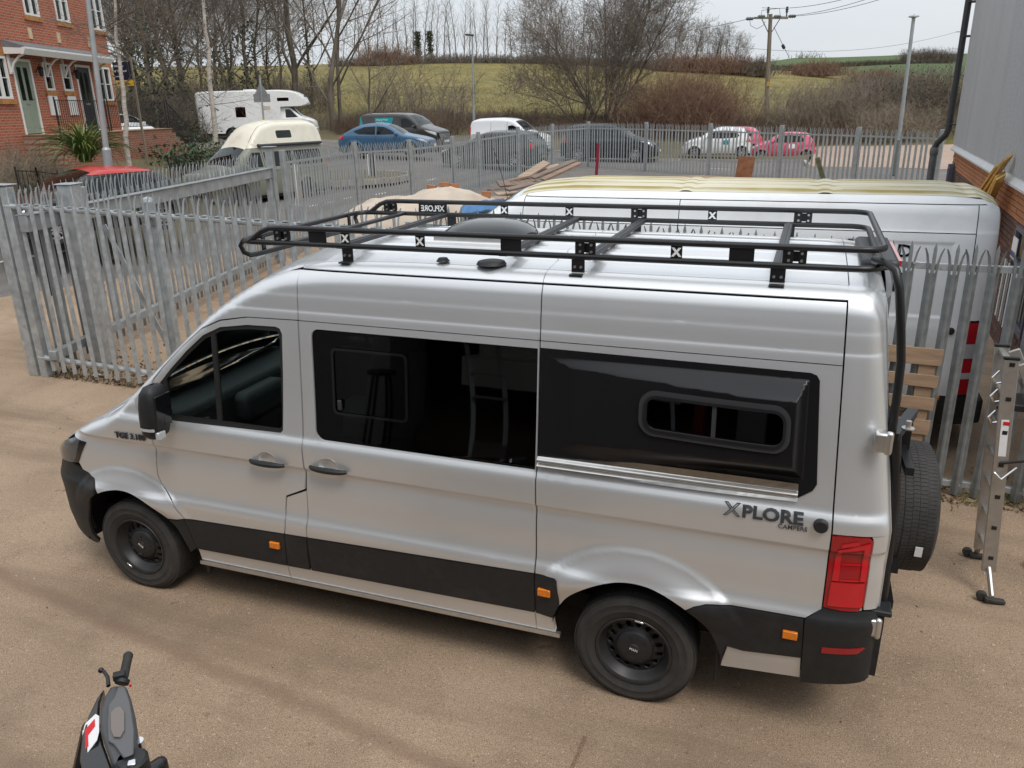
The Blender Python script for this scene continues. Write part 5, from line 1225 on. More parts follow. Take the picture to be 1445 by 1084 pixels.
M_pink = paint('pink_paint', (.64, .10, .18), .1)
a1, s1 = city('white city car parked on the verge beyond the back fence', M_white, 1011, 222, 39.5, 183, 0)
a2, s2 = city('pink city car parked right of the white one, whole side in view', M_pink, 1103, 226, 42.3, 181, 0)
a3, s3 = city('pink city car mostly hidden behind the white one', M_pink, 1030, 218, 43.5, 176, 0)
for t, sk in ((a1, s1), (a2, s2)):
    for nfn, nfl in ((sk.near, False), (sk.far, True)):
        skin_part('door_sticker', M_whitelet if t is a2 else M_teal, t, [(lambda x, z, nfn=nfn: nfn(x, z, .006), [rounded(2.02, .66, 2.34, .88, .05, 3)], frange(0, 3.4, .1), frange(.3, 1.4, .06), nfl)], .004)
# --- black city car with a red roof on the near road
T_d = [(0, .5), (.04, .66), (.25, .80), (.9, .95), (1.1, 1.0), (1.5, 1.27), (1.82, 1.39), (2.2, 1.45), (3.0, 1.41), (3.4, 1.31), (3.72, 1.04), (3.88, .88), (3.95, .5)]
w_d = [[(1.32, 1.0), (2.42, .985), (2.42, 1.33), (1.95, 1.32), (1.65, 1.22)], [(2.50, .985), (3.10, 1.03), (3.22, 1.12), (3.1, 1.26), (2.50, 1.325)]]
l, rz = park(134, 331, 17.0, 152, 3.95, 1.72)
M_rroof = paint('red_roof_paint', (.50, .03, .025), .1)
rc_, rsk = car('hatchback', 'small black car with a bright red roof, parked on the near road by the gate', 'car', l, rz, 3.95, 1.72, T_d, (.78, 3.24), .31, paint('black_car_paint', (.012, .012, .013), .1), w_d, (1.12, 1.84), (3.42, 3.72), paint2=M_rroof, zs=1.345, xs2=1.8, mirror_m=M_rroof,
    lamps=[[(.06, .58), (.25, .68), (.6, .85), (.3, .80), (.08, .70)]], tails=[[(3.6, .80), (3.86, .80), (3.82, .95), (3.66, 1.0)]], grille=(.36, .50), seams=[[(1.3, .32), (1.2, .95)], [(2.46, .32), (2.46, .98)]])
skin_part('red_pillar', M_rroof, rc_, [(rsk.near, [[(1.14, 1.02), (1.28, 1.02), (1.66, 1.27), (1.98, 1.345), (1.80, 1.38), (1.5, 1.265)]], frange(1, 2, .06), frange(1, 1.4, .04), False), (rsk.far, [[(1.14, 1.02), (1.28, 1.02), (1.66, 1.27), (1.98, 1.345), (1.80, 1.38), (1.5, 1.265)]], frange(1, 2, .06), frange(1, 1.4, .04), True)], .004) if False else None
q = MB(); q.tube([(-.075, .86 + .09 * math.cos(t), .60 + .055 * math.sin(t)) for t in [2 * math.pi * k / 16 for k in range(16)]], .012, 6, closed=True); q.build('grille_badge', M_chrome, rc_)
# --- khaki camper with a cream high top
T_k = [(0, .62), (.05, .92), (.45, 1.06), (.85, 1.15), (1.15, 1.42), (1.52, 1.70), (1.62, 1.80), (1.95, 2.16), (2.3, 2.40), (3.0, 2.50), (4.2, 2.50), (4.55, 2.42), (4.72, 2.1), (4.78, 1.7)]
w_k = [[(1.22, 1.16), (1.95, 1.15), (1.95, 1.60), (1.62, 1.60)], [(2.08, 1.14), (3.22, 1.14), (3.22, 1.60), (2.08, 1.60)], [(3.34, 1.14), (4.52, 1.14), (4.46, 1.60), (3.34, 1.60)], rounded(2.78, 2.0, 3.42, 2.24, .05, 3)]
M_khaki = paint('khaki_paint', (.20, .205, .155), 0, .4); M_cream = paint('cream_high_top', (.73, .69, .57), 0, .45)
l, rz = park(368, 284, 25, 140, 4.78, 1.84)
kc, ksk = car('camper_van', 'khaki camper van with a cream high top, parked on the road beyond the sliding gate', 'van', l, rz, 4.78, 1.84, T_k, (.98, 3.7), .33, M_khaki, w_k, (.90, 1.52), None, tumble=.22, belt=1.12, rr=.14, R0=.5, A0=.16, R1=.2, A1=.1, crown=.08, paint2=M_cream, zs=1.72, xs2=1.5,
    lamps=[[(.03, .70), (.12, .70), (.16, .90), (.05, .88)]], tails=[[(4.66, .9), (4.76, .9), (4.76, 1.25), (4.68, 1.25)]], grille=(.72, .88), bumper=(.34, .58), rim=M_rim, seams=[[(1.28, .4), (1.10, 1.12)], [(2.02, .4), (2.02, 1.66)], [(3.28, .4), (3.28, 1.66)], [(1.1, 1.02), (4.6, 1.02)]], ns=6)
q = MB(); q.tube([ksk.near(1.95, 1.80, .06), ksk.near(4.6, 1.80, .06)], .05, 10); q.tube([ksk.near(1.9, 1.80, .06), ksk.near(1.97, 1.80, .06)], .058, 10); q.build('awning_roll', M_grey, kc)
# --- white coach-built motorhome
M_mh = paint('motorhome_white', (.78, .78, .77), 0, .4, .3)
l, rz = park(370, 197, 48.5, 10, 7.0, 2.25)
T_f = [(0, .70), (.05, 1.0), (.35, 1.18), (.75, 1.32), (1.15, 1.62), (1.5, 1.90), (2.2, 1.98)]
w_f = [[(1.0, 1.30), (1.75, 1.28), (1.75, 1.78), (1.45, 1.76)]]
mh, msk = car('motorhome', 'white coach-built motorhome with an over-cab bed, parked across the far road', 'motorhome', l, rz, 2.2, 2.05, T_f, (.95, 5.0), .34, M_mh, w_f, (.80, 1.52), None, tumble=.12, belt=1.26, rr=.10, R0=.5, A0=.2, R1=.02, A1=.001, lamps=[[(.06, .80), (.28, .95), (.40, 1.14), (.12, 1.02)]], grille=(.74, .95), bumper=(.3, .55)) if False else (None, None)
def motorhome():
    t = thing('motorhome', 'white coach-built motorhome with an over-cab bed, parked across the far road', 'motorhome', l, rz); W = 2.2
    cab_d = pchip([(.3, .16), (.5, .10), (1.2, .10), (1.3, .13), (2.0, .24)]); cT = pchip(T_f)
    sk = Skin(W, cab_d, cT, lin([(0, .06), (2, .1)]), lin([(0, .03), (.8, .07), (2, .05)]), 0, 2.2, .5, .22, .02, .001)
    xl, zl = frange(0, 2.2, .1), frange(.3, 2, .08)
    sp = [(0, .34)] + arc(.95, .34, .42, 185, -5, 14) + [(2.2, .34), (2.2, 1.97)] + [(x, cT(x) - .001) for x in frange(2.2, 0, .1)]; U = frange(-1, 1, .15)
    skin_part('cab', M_mh, t, [(sk.near, [sp] + w_f, xl, zl, False), (sk.far, [sp] + w_f, xl, zl, True), (sk.top, [[(0, -1), (.8, -1), (.8, 1), (0, 1)]], xl, U, False), (sk.capf, [[(-1, .34), (1, .34), (1, cT(0)), (-1, cT(0))]], U, zl, True)] + [(sk.top, [[(.8, a), (1.55, a), (1.55, b), (.8, b)]], xl, U, False) for a, b in ((-1, -.93), (.93, 1))])
    skin_part('windscreen', G_car, t, [(sk.top, [[(.8, -.93), (1.55, -.93), (1.55, .93), (.8, .93)]], xl, U, False)])
    for fn, fl in ((sk.near, False), (sk.far, True)):
        skin_part('side_window', G_car, t, [(lambda x, z, fn=fn: fn(x, z, -.01), [w_f[0]], xl, zl, fl)])
        skin_part('headlight', M_lens, t, [(lambda x, z, fn=fn: fn(x, z, .006), [[(.06, .80), (.28, .95), (.42, 1.14), (.12, 1.02)]], xl, zl, fl)], .02)
    skin_part('grille', M_gloss, t, [(lambda u, z: sk.capf(u, z, .006), [[(-.6, .72), (.6, .72), (.6, .92), (-.6, .92)]], U, zl, True)], .02)
    # coach body
    bT = pchip([(.42, 2.12), (.55, 2.42), (.85, 2.68), (1.4, 2.85), (2.2, 2.90), (6.6, 2.86), (6.95, 2.80), (7.0, 2.7)])
    bk = Skin(W, lambda z: .0, bT, lambda x: .08, lambda x: .03, .42, 7.0, .7, .16, .12, .08)
    bp = [(.42, 2.06), (.8, 1.95), (2.0, 1.93), (2.05, .42)] + arc(5.0, .34, .46, 170, 10, 14) + [(7.0, .46), (7.0, 2.69)] + [(x, bT(x) - .001) for x in frange(7.0, .42, .12)]
    wn_ = [rounded(4.1, 1.35, 4.7, 1.95, .05, 3), rounded(1.45, 2.25, 2.15, 2.45, .03, 3)]
    xl2, zl2 = frange(.4, 7, .15), frange(.4, 2.9, .1)
    skin_part('coach_body', M_mh, t, [(bk.near, [bp] + wn_, xl2, zl2, False), (bk.far, [bp] + wn_, xl2, zl2, True), (bk.top, [[(.42, -1), (7, -1), (7, 1), (.42, 1)]], xl2, U, False), (bk.capr, [[(-1, .46), (1, .46), (1, 2.7), (-1, 2.7)]], U, zl2, False)])
    for w_ in wn_:
        for fn, fl in ((bk.near, False), (bk.far, True)): skin_part('side_window', G_priv, t, [(lambda x, z, fn=fn: fn(x, z, -.01), [w_], xl2, zl2, fl)])
    q = MB(); q.add([(.44, .18, 2.07), (.44, W - .18, 2.07), (.8, W - .02, 1.955), (.8, .02, 1.955), (2.05, W - .01, 1.935), (2.05, .01, 1.935)], [(0, 1, 2, 3), (3, 2, 4, 5)]); q.b2((2.05, .02, .44), (2.08, W - .02, 1.94)); q.b2((.42, .17, 2.05), (.46, W - .17, 2.13)); q.build('over_cab_floor', M_mh, t)
    for y in (-.002, W + .002):
        q = MB(); q.b2((2.5, y - .006, .6), (3.15, y + .006, 2.45)); q.build('habitation_door', M_mh, t, bevel=.004)
        q = MB(); q.b2((2.6, y - .010, 1.75), (3.05, y + .010, 1.98)); q.build('door_window', mat('beige_blind', (.5, .46, .36), .6) if 'beige_blind' not in MATS else MATS['beige_blind'], t)
    q = MB(); q.b2((2.2, .1, .3), (6.8, W - .1, .46)); q.b2((.25, .25, .3), (2.1, W - .25, 1.1)); q.b2((1.7, .3, 1.0), (2.0, W - .3, 1.75)); q.build('underbody', M_shell, t)
    for cx in (.95, 5.0):
        for y, f in ((.14, 0), (W - .14, 1)):
            w_ = spoke_wheel(t, .34, .2, M_rim, 6); w_.location = (cx, y, .34); w_.rotation_euler = (0, 0, math.pi if f else 0)
    q = MB(); q.b2((3.6, .5, 2.88), (4.3, 1.2, 2.98)); q.build('roof_light', M_white, t, bevel=.03)
    q = MB(); q.box((.62, 1.1, 2.52), (.10, .36, .12), Matrix.Rotation(R(40), 3, 'Y')); q.build('over_cab_vent', M_grey, t)
motorhome()
# --- white car half hidden by the house corner
l, rz = park(177, 203, 41, 60, 3.95, 1.72)
car('hatchback', 'white car at the house corner, only its bonnet and screen in view', 'car', l, rz, 3.95, 1.72, T_d, (.78, 3.24), .31, M_white, w_d, (1.12, 1.84), (3.42, 3.72), lamps=[[(.06, .58), (.25, .68), (.6, .85), (.3, .80), (.08, .70)]], grille=(.36, .50))
# ================================================================== white panel van behind the fence
mat('van_red_lens', (.42, .012, .02), .2, coat=.5)
SX, SY = -.95, 4.38
_sT = pchip([(0, .75), (.05, 1.0), (.3, 1.12), (.8, 1.30), (1.05, 1.42), (1.4, 1.76), (1.8, 2.12), (2.1, 2.33), (2.45, 2.44), (2.9, 2.47), (6.4, 2.47), (6.8, 2.44), (6.95, 2.36)])
_sd = pchip([(.3, .06), (.45, .02), (.8, .0), (1.0, .015), (1.25, .02), (1.35, .035), (2.15, .11), (2.18, .125), (2.5, .19)])
def _sx(x, z):
    e = 0
    for cx in (1.05, 5.35): e -= .02 * sst(.55, .47, math.hypot(x - cx, z - .34)) if z < 1 else 0
    if 1.36 < z < 2.1:                    # pressed blank window panels
        for a, b in ((2.42, 3.98), (4.12, 6.60)):
            e += .012 * min(sst(a, a + .05, x), sst(b, b - .05, x), sst(1.36, 1.40, z), sst(2.08, 2.04, z))
    return e
SP = Skin(1.99, _sd, _sT, lin([(0, .06), (.5, .1), (1.2, .08), (2, .16), (6.95, .16)]), lin([(0, .03), (.8, .07), (1.5, .1), (2.4, .08), (6.95, .06)]), 0, 6.95, .6, .35, .30, .16, _sx)
sv_ = thing('panel_van', 'white long panel van with an algae-stained roof, parked behind the near fence', 'van', (SX, SY, 0))
sxl = sorted(set(frange(0, 6.95, .08) + frange(6.65, 6.95, .02) + frange(2.4, 2.5, .012) + frange(3.9, 4.2, .012) + frange(6.53, 6.65, .012))); szl = sorted(set(frange(.3, 1.3, .06) + frange(1.3, 1.44, .012) + frange(1.44, 2.0, .08) + frange(2.0, 2.2, .012) + frange(2.2, 2.48, .02)))
af, ar_ = arc(1.05, .34, .42, 188, -8, 18), arc(5.35, .34, .42, 188, -8, 18)
cwin = [(1.32, 1.36), (2.26, 1.36), (2.26, 1.98), (1.86, 1.98), (1.56, 1.74)]
def spn(lp): return [(SP.near, lp, sxl, szl, False)]
def spf(lp): return [(SP.far, lp, sxl, szl, True)]
skin_part('front_wing', M_white, sv_, spn([[(0, .3)] + af[:14] + [(1.36, .75), (1.20, 1.3), (1.09, 1.44)] + [(x, _sT(x) - .001) for x in frange(1.06, 0, .08)]]))
skin_part('front_door', M_white, sv_, spn([[af[15], af[17], (1.52, .30), (2.35, .30), (2.35, 2.12), (1.82, 2.06), (1.42, 1.72), (1.102, 1.45), (1.21, 1.3), (1.372, .75)], cwin]))
skin_part('sliding_door', M_white, sv_, spn([[(2.36, .46), (4.04, .46), (4.04, 2.15), (2.36, 2.15)]]))
skin_part('rear_side_panel', M_white, sv_, spn([[(4.052, .30), (4.92, .30)] + ar_[1:-1] + [(5.78, .30), (6.738, .36), (6.738, 2.15), (4.052, 2.15)]]))
skin_part('sill', M_white, sv_, spn([[(2.36, .30), (4.04, .30), (4.04, .45), (2.36, .45)]]))
for a, b in ((2.36, 4.042), (4.05, 6.738)): skin_part('high_roof_panel', M_white, sv_, spn([[(a, 2.158), (b, 2.158), (b, 2.40), (a, 2.40)]]))
skin_part('windscreen_pillar', M_white, sv_, spn([[(1.10, 1.465), (1.42, 1.735), (1.82, 2.07), (2.352, 2.13), (2.352, 2.40)] + [(x, _sT(x) - .001) for x in frange(2.352, 1.10, .06)]]))
skin_part('rear_corner_panel', M_white, sv_, spn([[(6.746, 1.36), (6.95, 1.36), (6.95, 2.40), (6.746, 2.40)]]) + [(SP.near, [[(6.746, .62), (6.78, .62), (6.78, 1.35), (6.746, 1.35)]], sxl, szl, False)])
skin_part('far_side', M_white, sv_, spf([[(0, .3)] + af + [(4.85, .3)] + ar_ + [(6.95, .3), (6.95, 2.35)] + [(x, _sT(x) - .001) for x in frange(6.95, 0, .1)], cwin]))
def rib(x, u):
    e = 0
    for k in range(8): e += .012 * sst(.075, .03, abs(u + .84 - .24 * k)) * (sst(2.7, 2.85, x) * sst(4.0, 3.9, x) + sst(4.15, 4.25, x) * sst(5.35, 5.25, x) + sst(5.5, 5.6, x) * sst(6.65, 6.55, x))
    return e + .012 * (sst(4.03, 4.05, x) * sst(4.12, 4.10, x) + sst(5.38, 5.40, x) * sst(5.47, 5.45, x) + sst(6.69, 6.71, x) * sst(6.79, 6.77, x))
def algae(m):
    t = m.node_tree; b = t.nodes['Principled BSDF']; l = t.links.new; src = b.inputs['Base Color'].links[0].from_socket
    tc = t.nodes.new('ShaderNodeTexCoord'); sp_ = t.nodes.new('ShaderNodeSeparateXYZ'); l(tc.outputs['Object'], sp_.inputs[0])
    a = t.nodes.new('ShaderNodeMath'); a.operation = 'MULTIPLY'; l(sp_.outputs[1], a.inputs[0]); a.inputs[1].default_value = 2 * math.pi / .198
    s_ = t.nodes.new('ShaderNodeMath'); s_.operation = 'SINE'; l(a.outputs[0], s_.inputs[0])
    n = t.nodes.new('ShaderNodeTexNoise'); n.inputs['Scale'].default_value = 1.3; n.inputs['Detail'].default_value = 6; l(tc.outputs['Object'], n.inputs['Vector'])
    c = t.nodes.new('ShaderNodeMath'); c.operation = 'MULTIPLY_ADD'; l(n.outputs['Fac'], c.inputs[0]); c.inputs[1].default_value = 3.4; l(s_.outputs[0], c.inputs[2])
    r = t.nodes.new('ShaderNodeValToRGB'); r.color_ramp.elements[0].position = .0; r.color_ramp.elements[1].position = 1; d = t.nodes.new('ShaderNodeMapRange'); d.inputs['From Min'].default_value = 1.45; d.inputs['From Max'].default_value = 2.9; l(c.outputs[0], d.inputs['Value'])
    x = t.nodes.new('ShaderNodeMix'); x.data_type = 'RGBA'; l(d.outputs[0], x.inputs[0]); l(src, x.inputs[6]); x.inputs[7].default_value = (.32, .25, .06, 1); l(x.outputs[2], b.inputs['Base Color'])
algae(M_roofdirt)
skin_part('roof_panel', M_roofdirt, sv_, [(lambda x, u: SP.top(x, u, rib(x, u)), [[(2.25, -1), (6.95, -1), (6.95, 1), (2.25, 1)]], sorted(set(frange(2.2, 6.95, .05))), frange(-1, 1, .02), False)])
skin_part('roof_edge', M_white, sv_, [(SP.near, [[(2.36, 2.408), (6.80, 2.408), (6.95, 2.35)] + [(x, _sT(x) - .0005) for x in frange(6.95, 2.36, .08)]], sxl, szl, False)])
skin_part('bonnet', M_white, sv_, [(SP.top, [[(0, -1), (1.02, -1), (1.02, 1), (0, 1)]], frange(0, 1, .08), UU, False), (SP.capf, [[(-1, .3), (1, .3), (1, .75), (-1, .75)]], UU, szl, True)])
skin_part('windscreen', G_car, sv_, [(SP.top, [[(1.02, -.94), (2.15, -.94), (2.15, .94), (1.02, .94)]], frange(.9, 2.3, .08), UU, False)])
skin_part('roof_front', M_white, sv_, [(SP.top, [[(2.15, -1), (2.25, -1), (2.25, 1), (2.15, 1)]], frange(.9, 2.3, .04), UU, False)] + [(SP.top, [[(1.02, a), (2.15, a), (2.15, b), (1.02, b)]], frange(.9, 2.3, .08), UU, False) for a, b in ((-1, -.94), (.94, 1))])
skin_part('window_pane', G_car, sv_, [(lambda x, z: SP.near(x, z, -.012), [cwin], sxl, szl, False)])
for a, b in ((-.98, -.005), (.005, .98)):
    rd = skin_part('rear_door', M_white, sv_, [(lambda u, z: SP.capr(u, z, 0), [[(a, .62), (b, .62), (b, 2.34), (a, 2.34)]], UU, szl, False)])
q = MB(); q.b2((6.91, .08, .34), (7.04, 1.91, .60)); q.build('rear_step', M_clad, sv_, bevel=.03)
skin_part('rear_bumper', M_clad, sv_, [(lambda x, z: SP.near(x, z, .02), [[(5.80, .32), (6.95, .32), (6.95, .62), (6.65, .62), (6.50, .56), (5.80, .56)]], sxl, szl, False)], .03)
skin_part('side_moulding', M_clad, sv_, [(lambda x, z: SP.near(x, z, .012), [[(2.4, .62), (4.8, .62), (4.8, .78), (2.4, .78)]], sxl, szl, False)], .02)
tl = skin_part('tail_lamp', MATS['van_red_lens'], sv_, [(lambda x, z: SP.near(x, z, .006), [[(6.79, .64), (6.95, .64), (6.95, 1.34), (6.79, 1.34)]], sxl, szl, False)], .03)
for z0_, z1_ in ((.80, .86), (1.0, 1.14)): skin_part('lamp_lens', M_lens, tl, [(lambda x, z: SP.near(x, z, .012), [[(6.795, z0_), (6.95, z0_), (6.95, z1_), (6.795, z1_)]], sxl, szl, False)], .01)
q = MB(); q.lathe([(0, .02), (.03, .02), (.036, 0)], (6.65, SP.d(6.65, 1.26), 1.26), (0, -1, 0), 18); q.build('filler_cap', M_clad, sv_)
for x_, z_ in ((6.60, .60), (6.05, .66)):
    q = MB(); q.box((x_, SP.d(x_, z_) - .026, z_), (.09, .02, .045)); q.build('side_marker', M_amber, sv_, bevel=.015)
skin_part('blank_window_film', M_gloss, sv_, [(lambda x, z: SP.near(x, z, .004), [[(5.95, 1.60), (6.27, 1.60), (6.27, 1.78), (5.95, 1.78)]], sxl, szl, False)], .004)
text_obj('lettering', 'D', .16, M_gloss, sv_, lambda u, v, h: SP.near(6.10 + u, 1.93 + v, .005 + h), off=.004, sx=1.2)
q = MB(); q.b2((.3, .25, .28), (6.7, 1.74, .6)); q.b2((2.4, .3, .6), (2.5, 1.7, 2.3)); q.b2((6.74, .25, .5), (6.78, 1.74, 2.2)); q.b2((2.4, .25, 2.2), (6.6, 1.74, 2.3)); q.build('inner_shell', M_shell, sv_)
for cx in (1.05, 5.35):
    for y, f in ((.13, 0), (1.86, 1)):
        w_ = spoke_wheel(sv_, .34, .22, M_rim, 12); w_.location = (cx, y, .34); w_.rotation_euler = (0, 0, math.pi if f else 0)
mq = MB(); mq.box((1.15, -.16, 1.55), (.14, .2, .34)); mq.build('door_mirror', M_clad, sv_, bevel=.05)
mq = MB(); mq.box((1.15, 2.15, 1.55), (.14, .2, .34)); mq.build('door_mirror', M_clad, sv_, bevel=.05)
mq = MB(); mq.tube([SP.top(2.0, -.55), SP.top(2.0, -.55) + Vector((-.06, 0, .25)), SP.top(2.0, -.55) + Vector((-.16, 0, .55))], .004, 5); mq.build('aerial', M_clad, sv_)
# ================================================================== factory building on the right
def plane_hit(px, py, o, u):
    """point where the sight line meets the upright plane through o along u: (distance along u, height)"""
    n = Vector((u.y, -u.x, 0)); v = ray(px, py); t = (o - CAM).dot(n) / v.dot(n); P = CAM + v * t
    return (P - o).dot(u), P.z
FC = Vector((7.58, 19.2, 0)); FU = Vector((-.0523, -.99863, 0)); FL = 16.2
fb = thing('factory_building', 'tall factory building with pale grey ribbed cladding above a brick base', 'building', FC, math.atan2(FU.y, FU.x))
M_rib = mat('grey_ribbed_cladding', (.44, .455, .47), .42, .15, var=.04, vscale=.5, stretch=(1, 1, .15), dirt=(.30, .31, .31), dscale=1.2, damt=.45)
M_flash = mat('pale_flashing', (.56, .57, .58), .45, .1, var=.05)
M_mortar = mat('mortar', (.30, .27, .24), .9, var=.15, vscale=8)
M_bk = [mat('dark_brown_brick', (.085, .045, .035), .8, var=.3, vscale=3, bump=.3), mat('red_brown_brick', (.135, .062, .042), .8, var=.3, vscale=3, bump=.3), mat('orange_brick', (.36, .15, .065), .8, var=.2, vscale=3, bump=.3)]
PZ_ = 2.12
prof = []; x = 0; k = 0
while x < FL:
    prof += [(x, 0), (x + .10, 0), (x + .125, -.035), (x + .175, -.035)]; x += .20
q = MB(); vs = [(a, b - .02, PZ_ + .16) for a, b in prof] + [(a, b - .02, 8.0) for a, b in prof]; n = len(prof)
q.add(vs, [(i, i + 1, n + i + 1, n + i) for i in range(n - 1)]); q.build('ribbed_cladding', M_rib, fb, 0)
q = MB(); q.b2((0, .03, PZ_), (FL, 12, 8.1)); q.b2((0.02, .12, -.2), (FL, 12, PZ_)); q.build('core_wall', M_rib, fb)
q = MB(); q.prism([(-.10, PZ_ + .03), (-.10, PZ_ + .06), (.0, PZ_ + .19), (.02, PZ_ + .19), (.02, PZ_)], lambda y, z: Vector((-.02, y, z)), lambda y, z: Vector((FL, y, z))); q.build('flashing', M_flash, fb)
q = MB(); q.b2((-.03, -.06, PZ_ + .16), (.10, .0, 8.1)); q.build('corner_flashing', M_flash, fb)
q = MB(); q.b2((0, .012, -.1), (FL, .13, PZ_)); q.build('mortar_bed', M_mortar, fb)
bm_ = []
for m_ in M_bk:
    q = MB(); q.box((0, 0, 0), (.214, .05, .064)); o = q.build('brick', m_, None, 0); bm_.append(o.data); bpy.data.objects.remove(o)
rest = [MB(), MB(), MB()]; cnt = 0; cand = []
for r in range(28):
    z = .03 + .0755 * r
    for c in range(int(FL / .225)):
        s_ = .11 + .225 * c + (.1125 if r % 2 else 0)
        if s_ > FL - .1 or .35 < s_ < 1.0 and z < 1.85: continue
        top_ = z > PZ_ - .0755 * 5 - .0
        mi_ = 2 if top_ else (1 if rnd.random() < .35 else 0)
        d_ = abs(s_ - 8.8) + (3 if z < .8 else 0) + (2 if s_ > 11.5 else 0)
        cand.append((d_, s_, z, mi_))
cand.sort()
for k, (d_, s_, z, mi_) in enumerate(cand):
    y = .0 + rnd.uniform(-.003, .003)
    if k < 300: place_mesh(bm_[mi_], 'brick', fb, (s_, y + .01, z))
    else: rest[mi_].box((s_, y + .01, z), (.214, .05, .064))
for m_, q in zip(M_bk, rest):
    if q.v: o = q.build('brick_courses', m_, fb, 0); o['kind'] = 'stuff'
# drainpipe at the corner with its swan neck
M_pipe = mat('black_drainpipe', (.03, .032, .036), .4, var=.1); M_pipeg = mat('grey_drainpipe', (.10, .105, .11), .5, var=.1)
q = MB(); q.tube([(-.14, -.20, 8), (-.14, -.20, 2.65), (-.15, -.24, 2.5), (-.24, -.40, 2.30), (-.26, -.44, 2.15)], .075, 12); q.build('drainpipe', M_pipe, fb, 50)
q = MB(); q.tube([(-.26, -.44, 2.2), (-.26, -.44, -.1)], .088, 12); q.lathe([(.088, 2.0), (.10, 2.02), (.10, 2.16), (.088, 2.18)], (-.26, -.44, 0), (0, 0, 1), 14); q.build('drainpipe', M_pipeg, fb, 50)
for z in (2.75, 4.75, 5.5):
    q = MB(); q.box((-.12, -.11, z), (.24, .2, .04)); q.build('pipe_bracket', M_pipe, fb, bevel=.006)
q = MB()
for k, rr in enumerate((.17, .21, .15)):
    q.tube([(-.28 + .03 * k, -.50 - rr + rr * math.cos(t) * 1.1, .95 + .05 * k + rr * .55 * math.sin(t)) for t in [2 * math.pi * i / 18 for i in range(18)]], .010, 5, closed=True)
q.build('coiled_cable', M_pipe, fb)
# caged meter box by the corner, barred window nearer the camera
M_purp = mat('purple_grey_steel', (.12, .115, .15), .5)
q = MB(); q.b2((.36, -.13, .3), (.52, .0, 1.84)); q.build('door_post', M_purp, fb, bevel=.01)
q = MB(); q.b2((.52, -.02, .3), (1.0, .03, 1.8)); q.build('cage_back', M_shell, fb)
q = MB()
for k in range(6): q.cyl((.54 + .09 * k, -.14, .5), (.54 + .09 * k, -.14, 1.78), .006, n=5)
for z in (.5, .95, 1.36, 1.78): q.bar((.52, -.14, z), (1.02, -.14, z), .015, .015)
q.build('cage_bars', M_purp, fb)['kind'] = 'stuff'
w0_, _ = plane_hit(1428, 390, FC, FU); w1_ = w0_ + 1.6
q = MB(); q.b2((w0_, -.06, .55), (w0_ + .06, .02, 1.72)); q.b2((w1_ - .06, -.06, .55), (w1_, .02, 1.72)); q.b2((w0_ + .06, -.06, .55), (w1_ - .06, .02, .61)); q.b2((w0_ + .06, -.06, 1.66), (w1_ - .06, .02, 1.72)); q.b2((w0_ + .06, -.055, 1.26), (w1_ - .06, .015, 1.31)); q.build('window_frame', M_purp, fb)
q = MB(); q.b2((w0_ + .06, -.02, .6), (w1_ - .06, -.01, 1.67)); q.build('window_pane', G_priv, fb)
for k in range(9):
    q = MB(); q.cyl((w0_ + .14 + .165 * k, -.13, .50), (w0_ + .14 + .165 * k, -.13, 1.28), .012, n=6); q.build('window_bar', M_whitelet if k % 2 == 0 else M_alu, fb)
q = MB(); q.b2((w0_ + .2, -.10, 1.33), (w0_ + .55, -.09, 1.60)); q.build('wall_notice', M_whitelet, fb)
q = MB(); q.b2((w0_ + .22, -.103, 1.35), (w0_ + .50, -.101, 1.42)); q.build('notice_band', mat('blue_print', (.02, .07, .25), .5), fb)
# yellow planks leaning on the wall
M_plank = mat('yellow_timber', (.60, .37, .11), .7, var=.2, vscale=3, stretch=(1, 1, 8), bump=.2)
def wpt(s_, out_, z): return FC + FU * s_ + Vector((-.99863, .0523, 0)) * out_ + Vector((0, 0, z))
pts_ = [((1387, 312), (1424, 232), .28), ((1378, 322), (1440, 222), .40), ((1392, 330), (1432, 246), .22), ((1396, 335), (1436, 250), .18)]
for k, (a, b, o_) in enumerate(pts_):
    sa, za = plane_hit(*a, FC, FU); sb, zb_ = plane_hit(*b, FC, FU)
    q = MB(); A = wpt(sa - .3, .75 - .12 * k, max(.05, za - 1.0)); B = wpt(sb, .12 + .03 * k, zb_); q.bar(A, B, .16, .03, (-.5, .6, .2)); o = q.build('timber_plank', M_plank, None, 0)
    tag(o, ('long yellow plank, farthest left of the bundle leaning on the brick wall', 'tallest yellow plank leaning on the brick wall, its end above the others', 'yellow plank in the middle of the bundle leaning on the brick wall', 'yellow plank on the outer right of the bundle leaning on the brick wall')[k], 'plank', 'planks leaning on the factory wall')
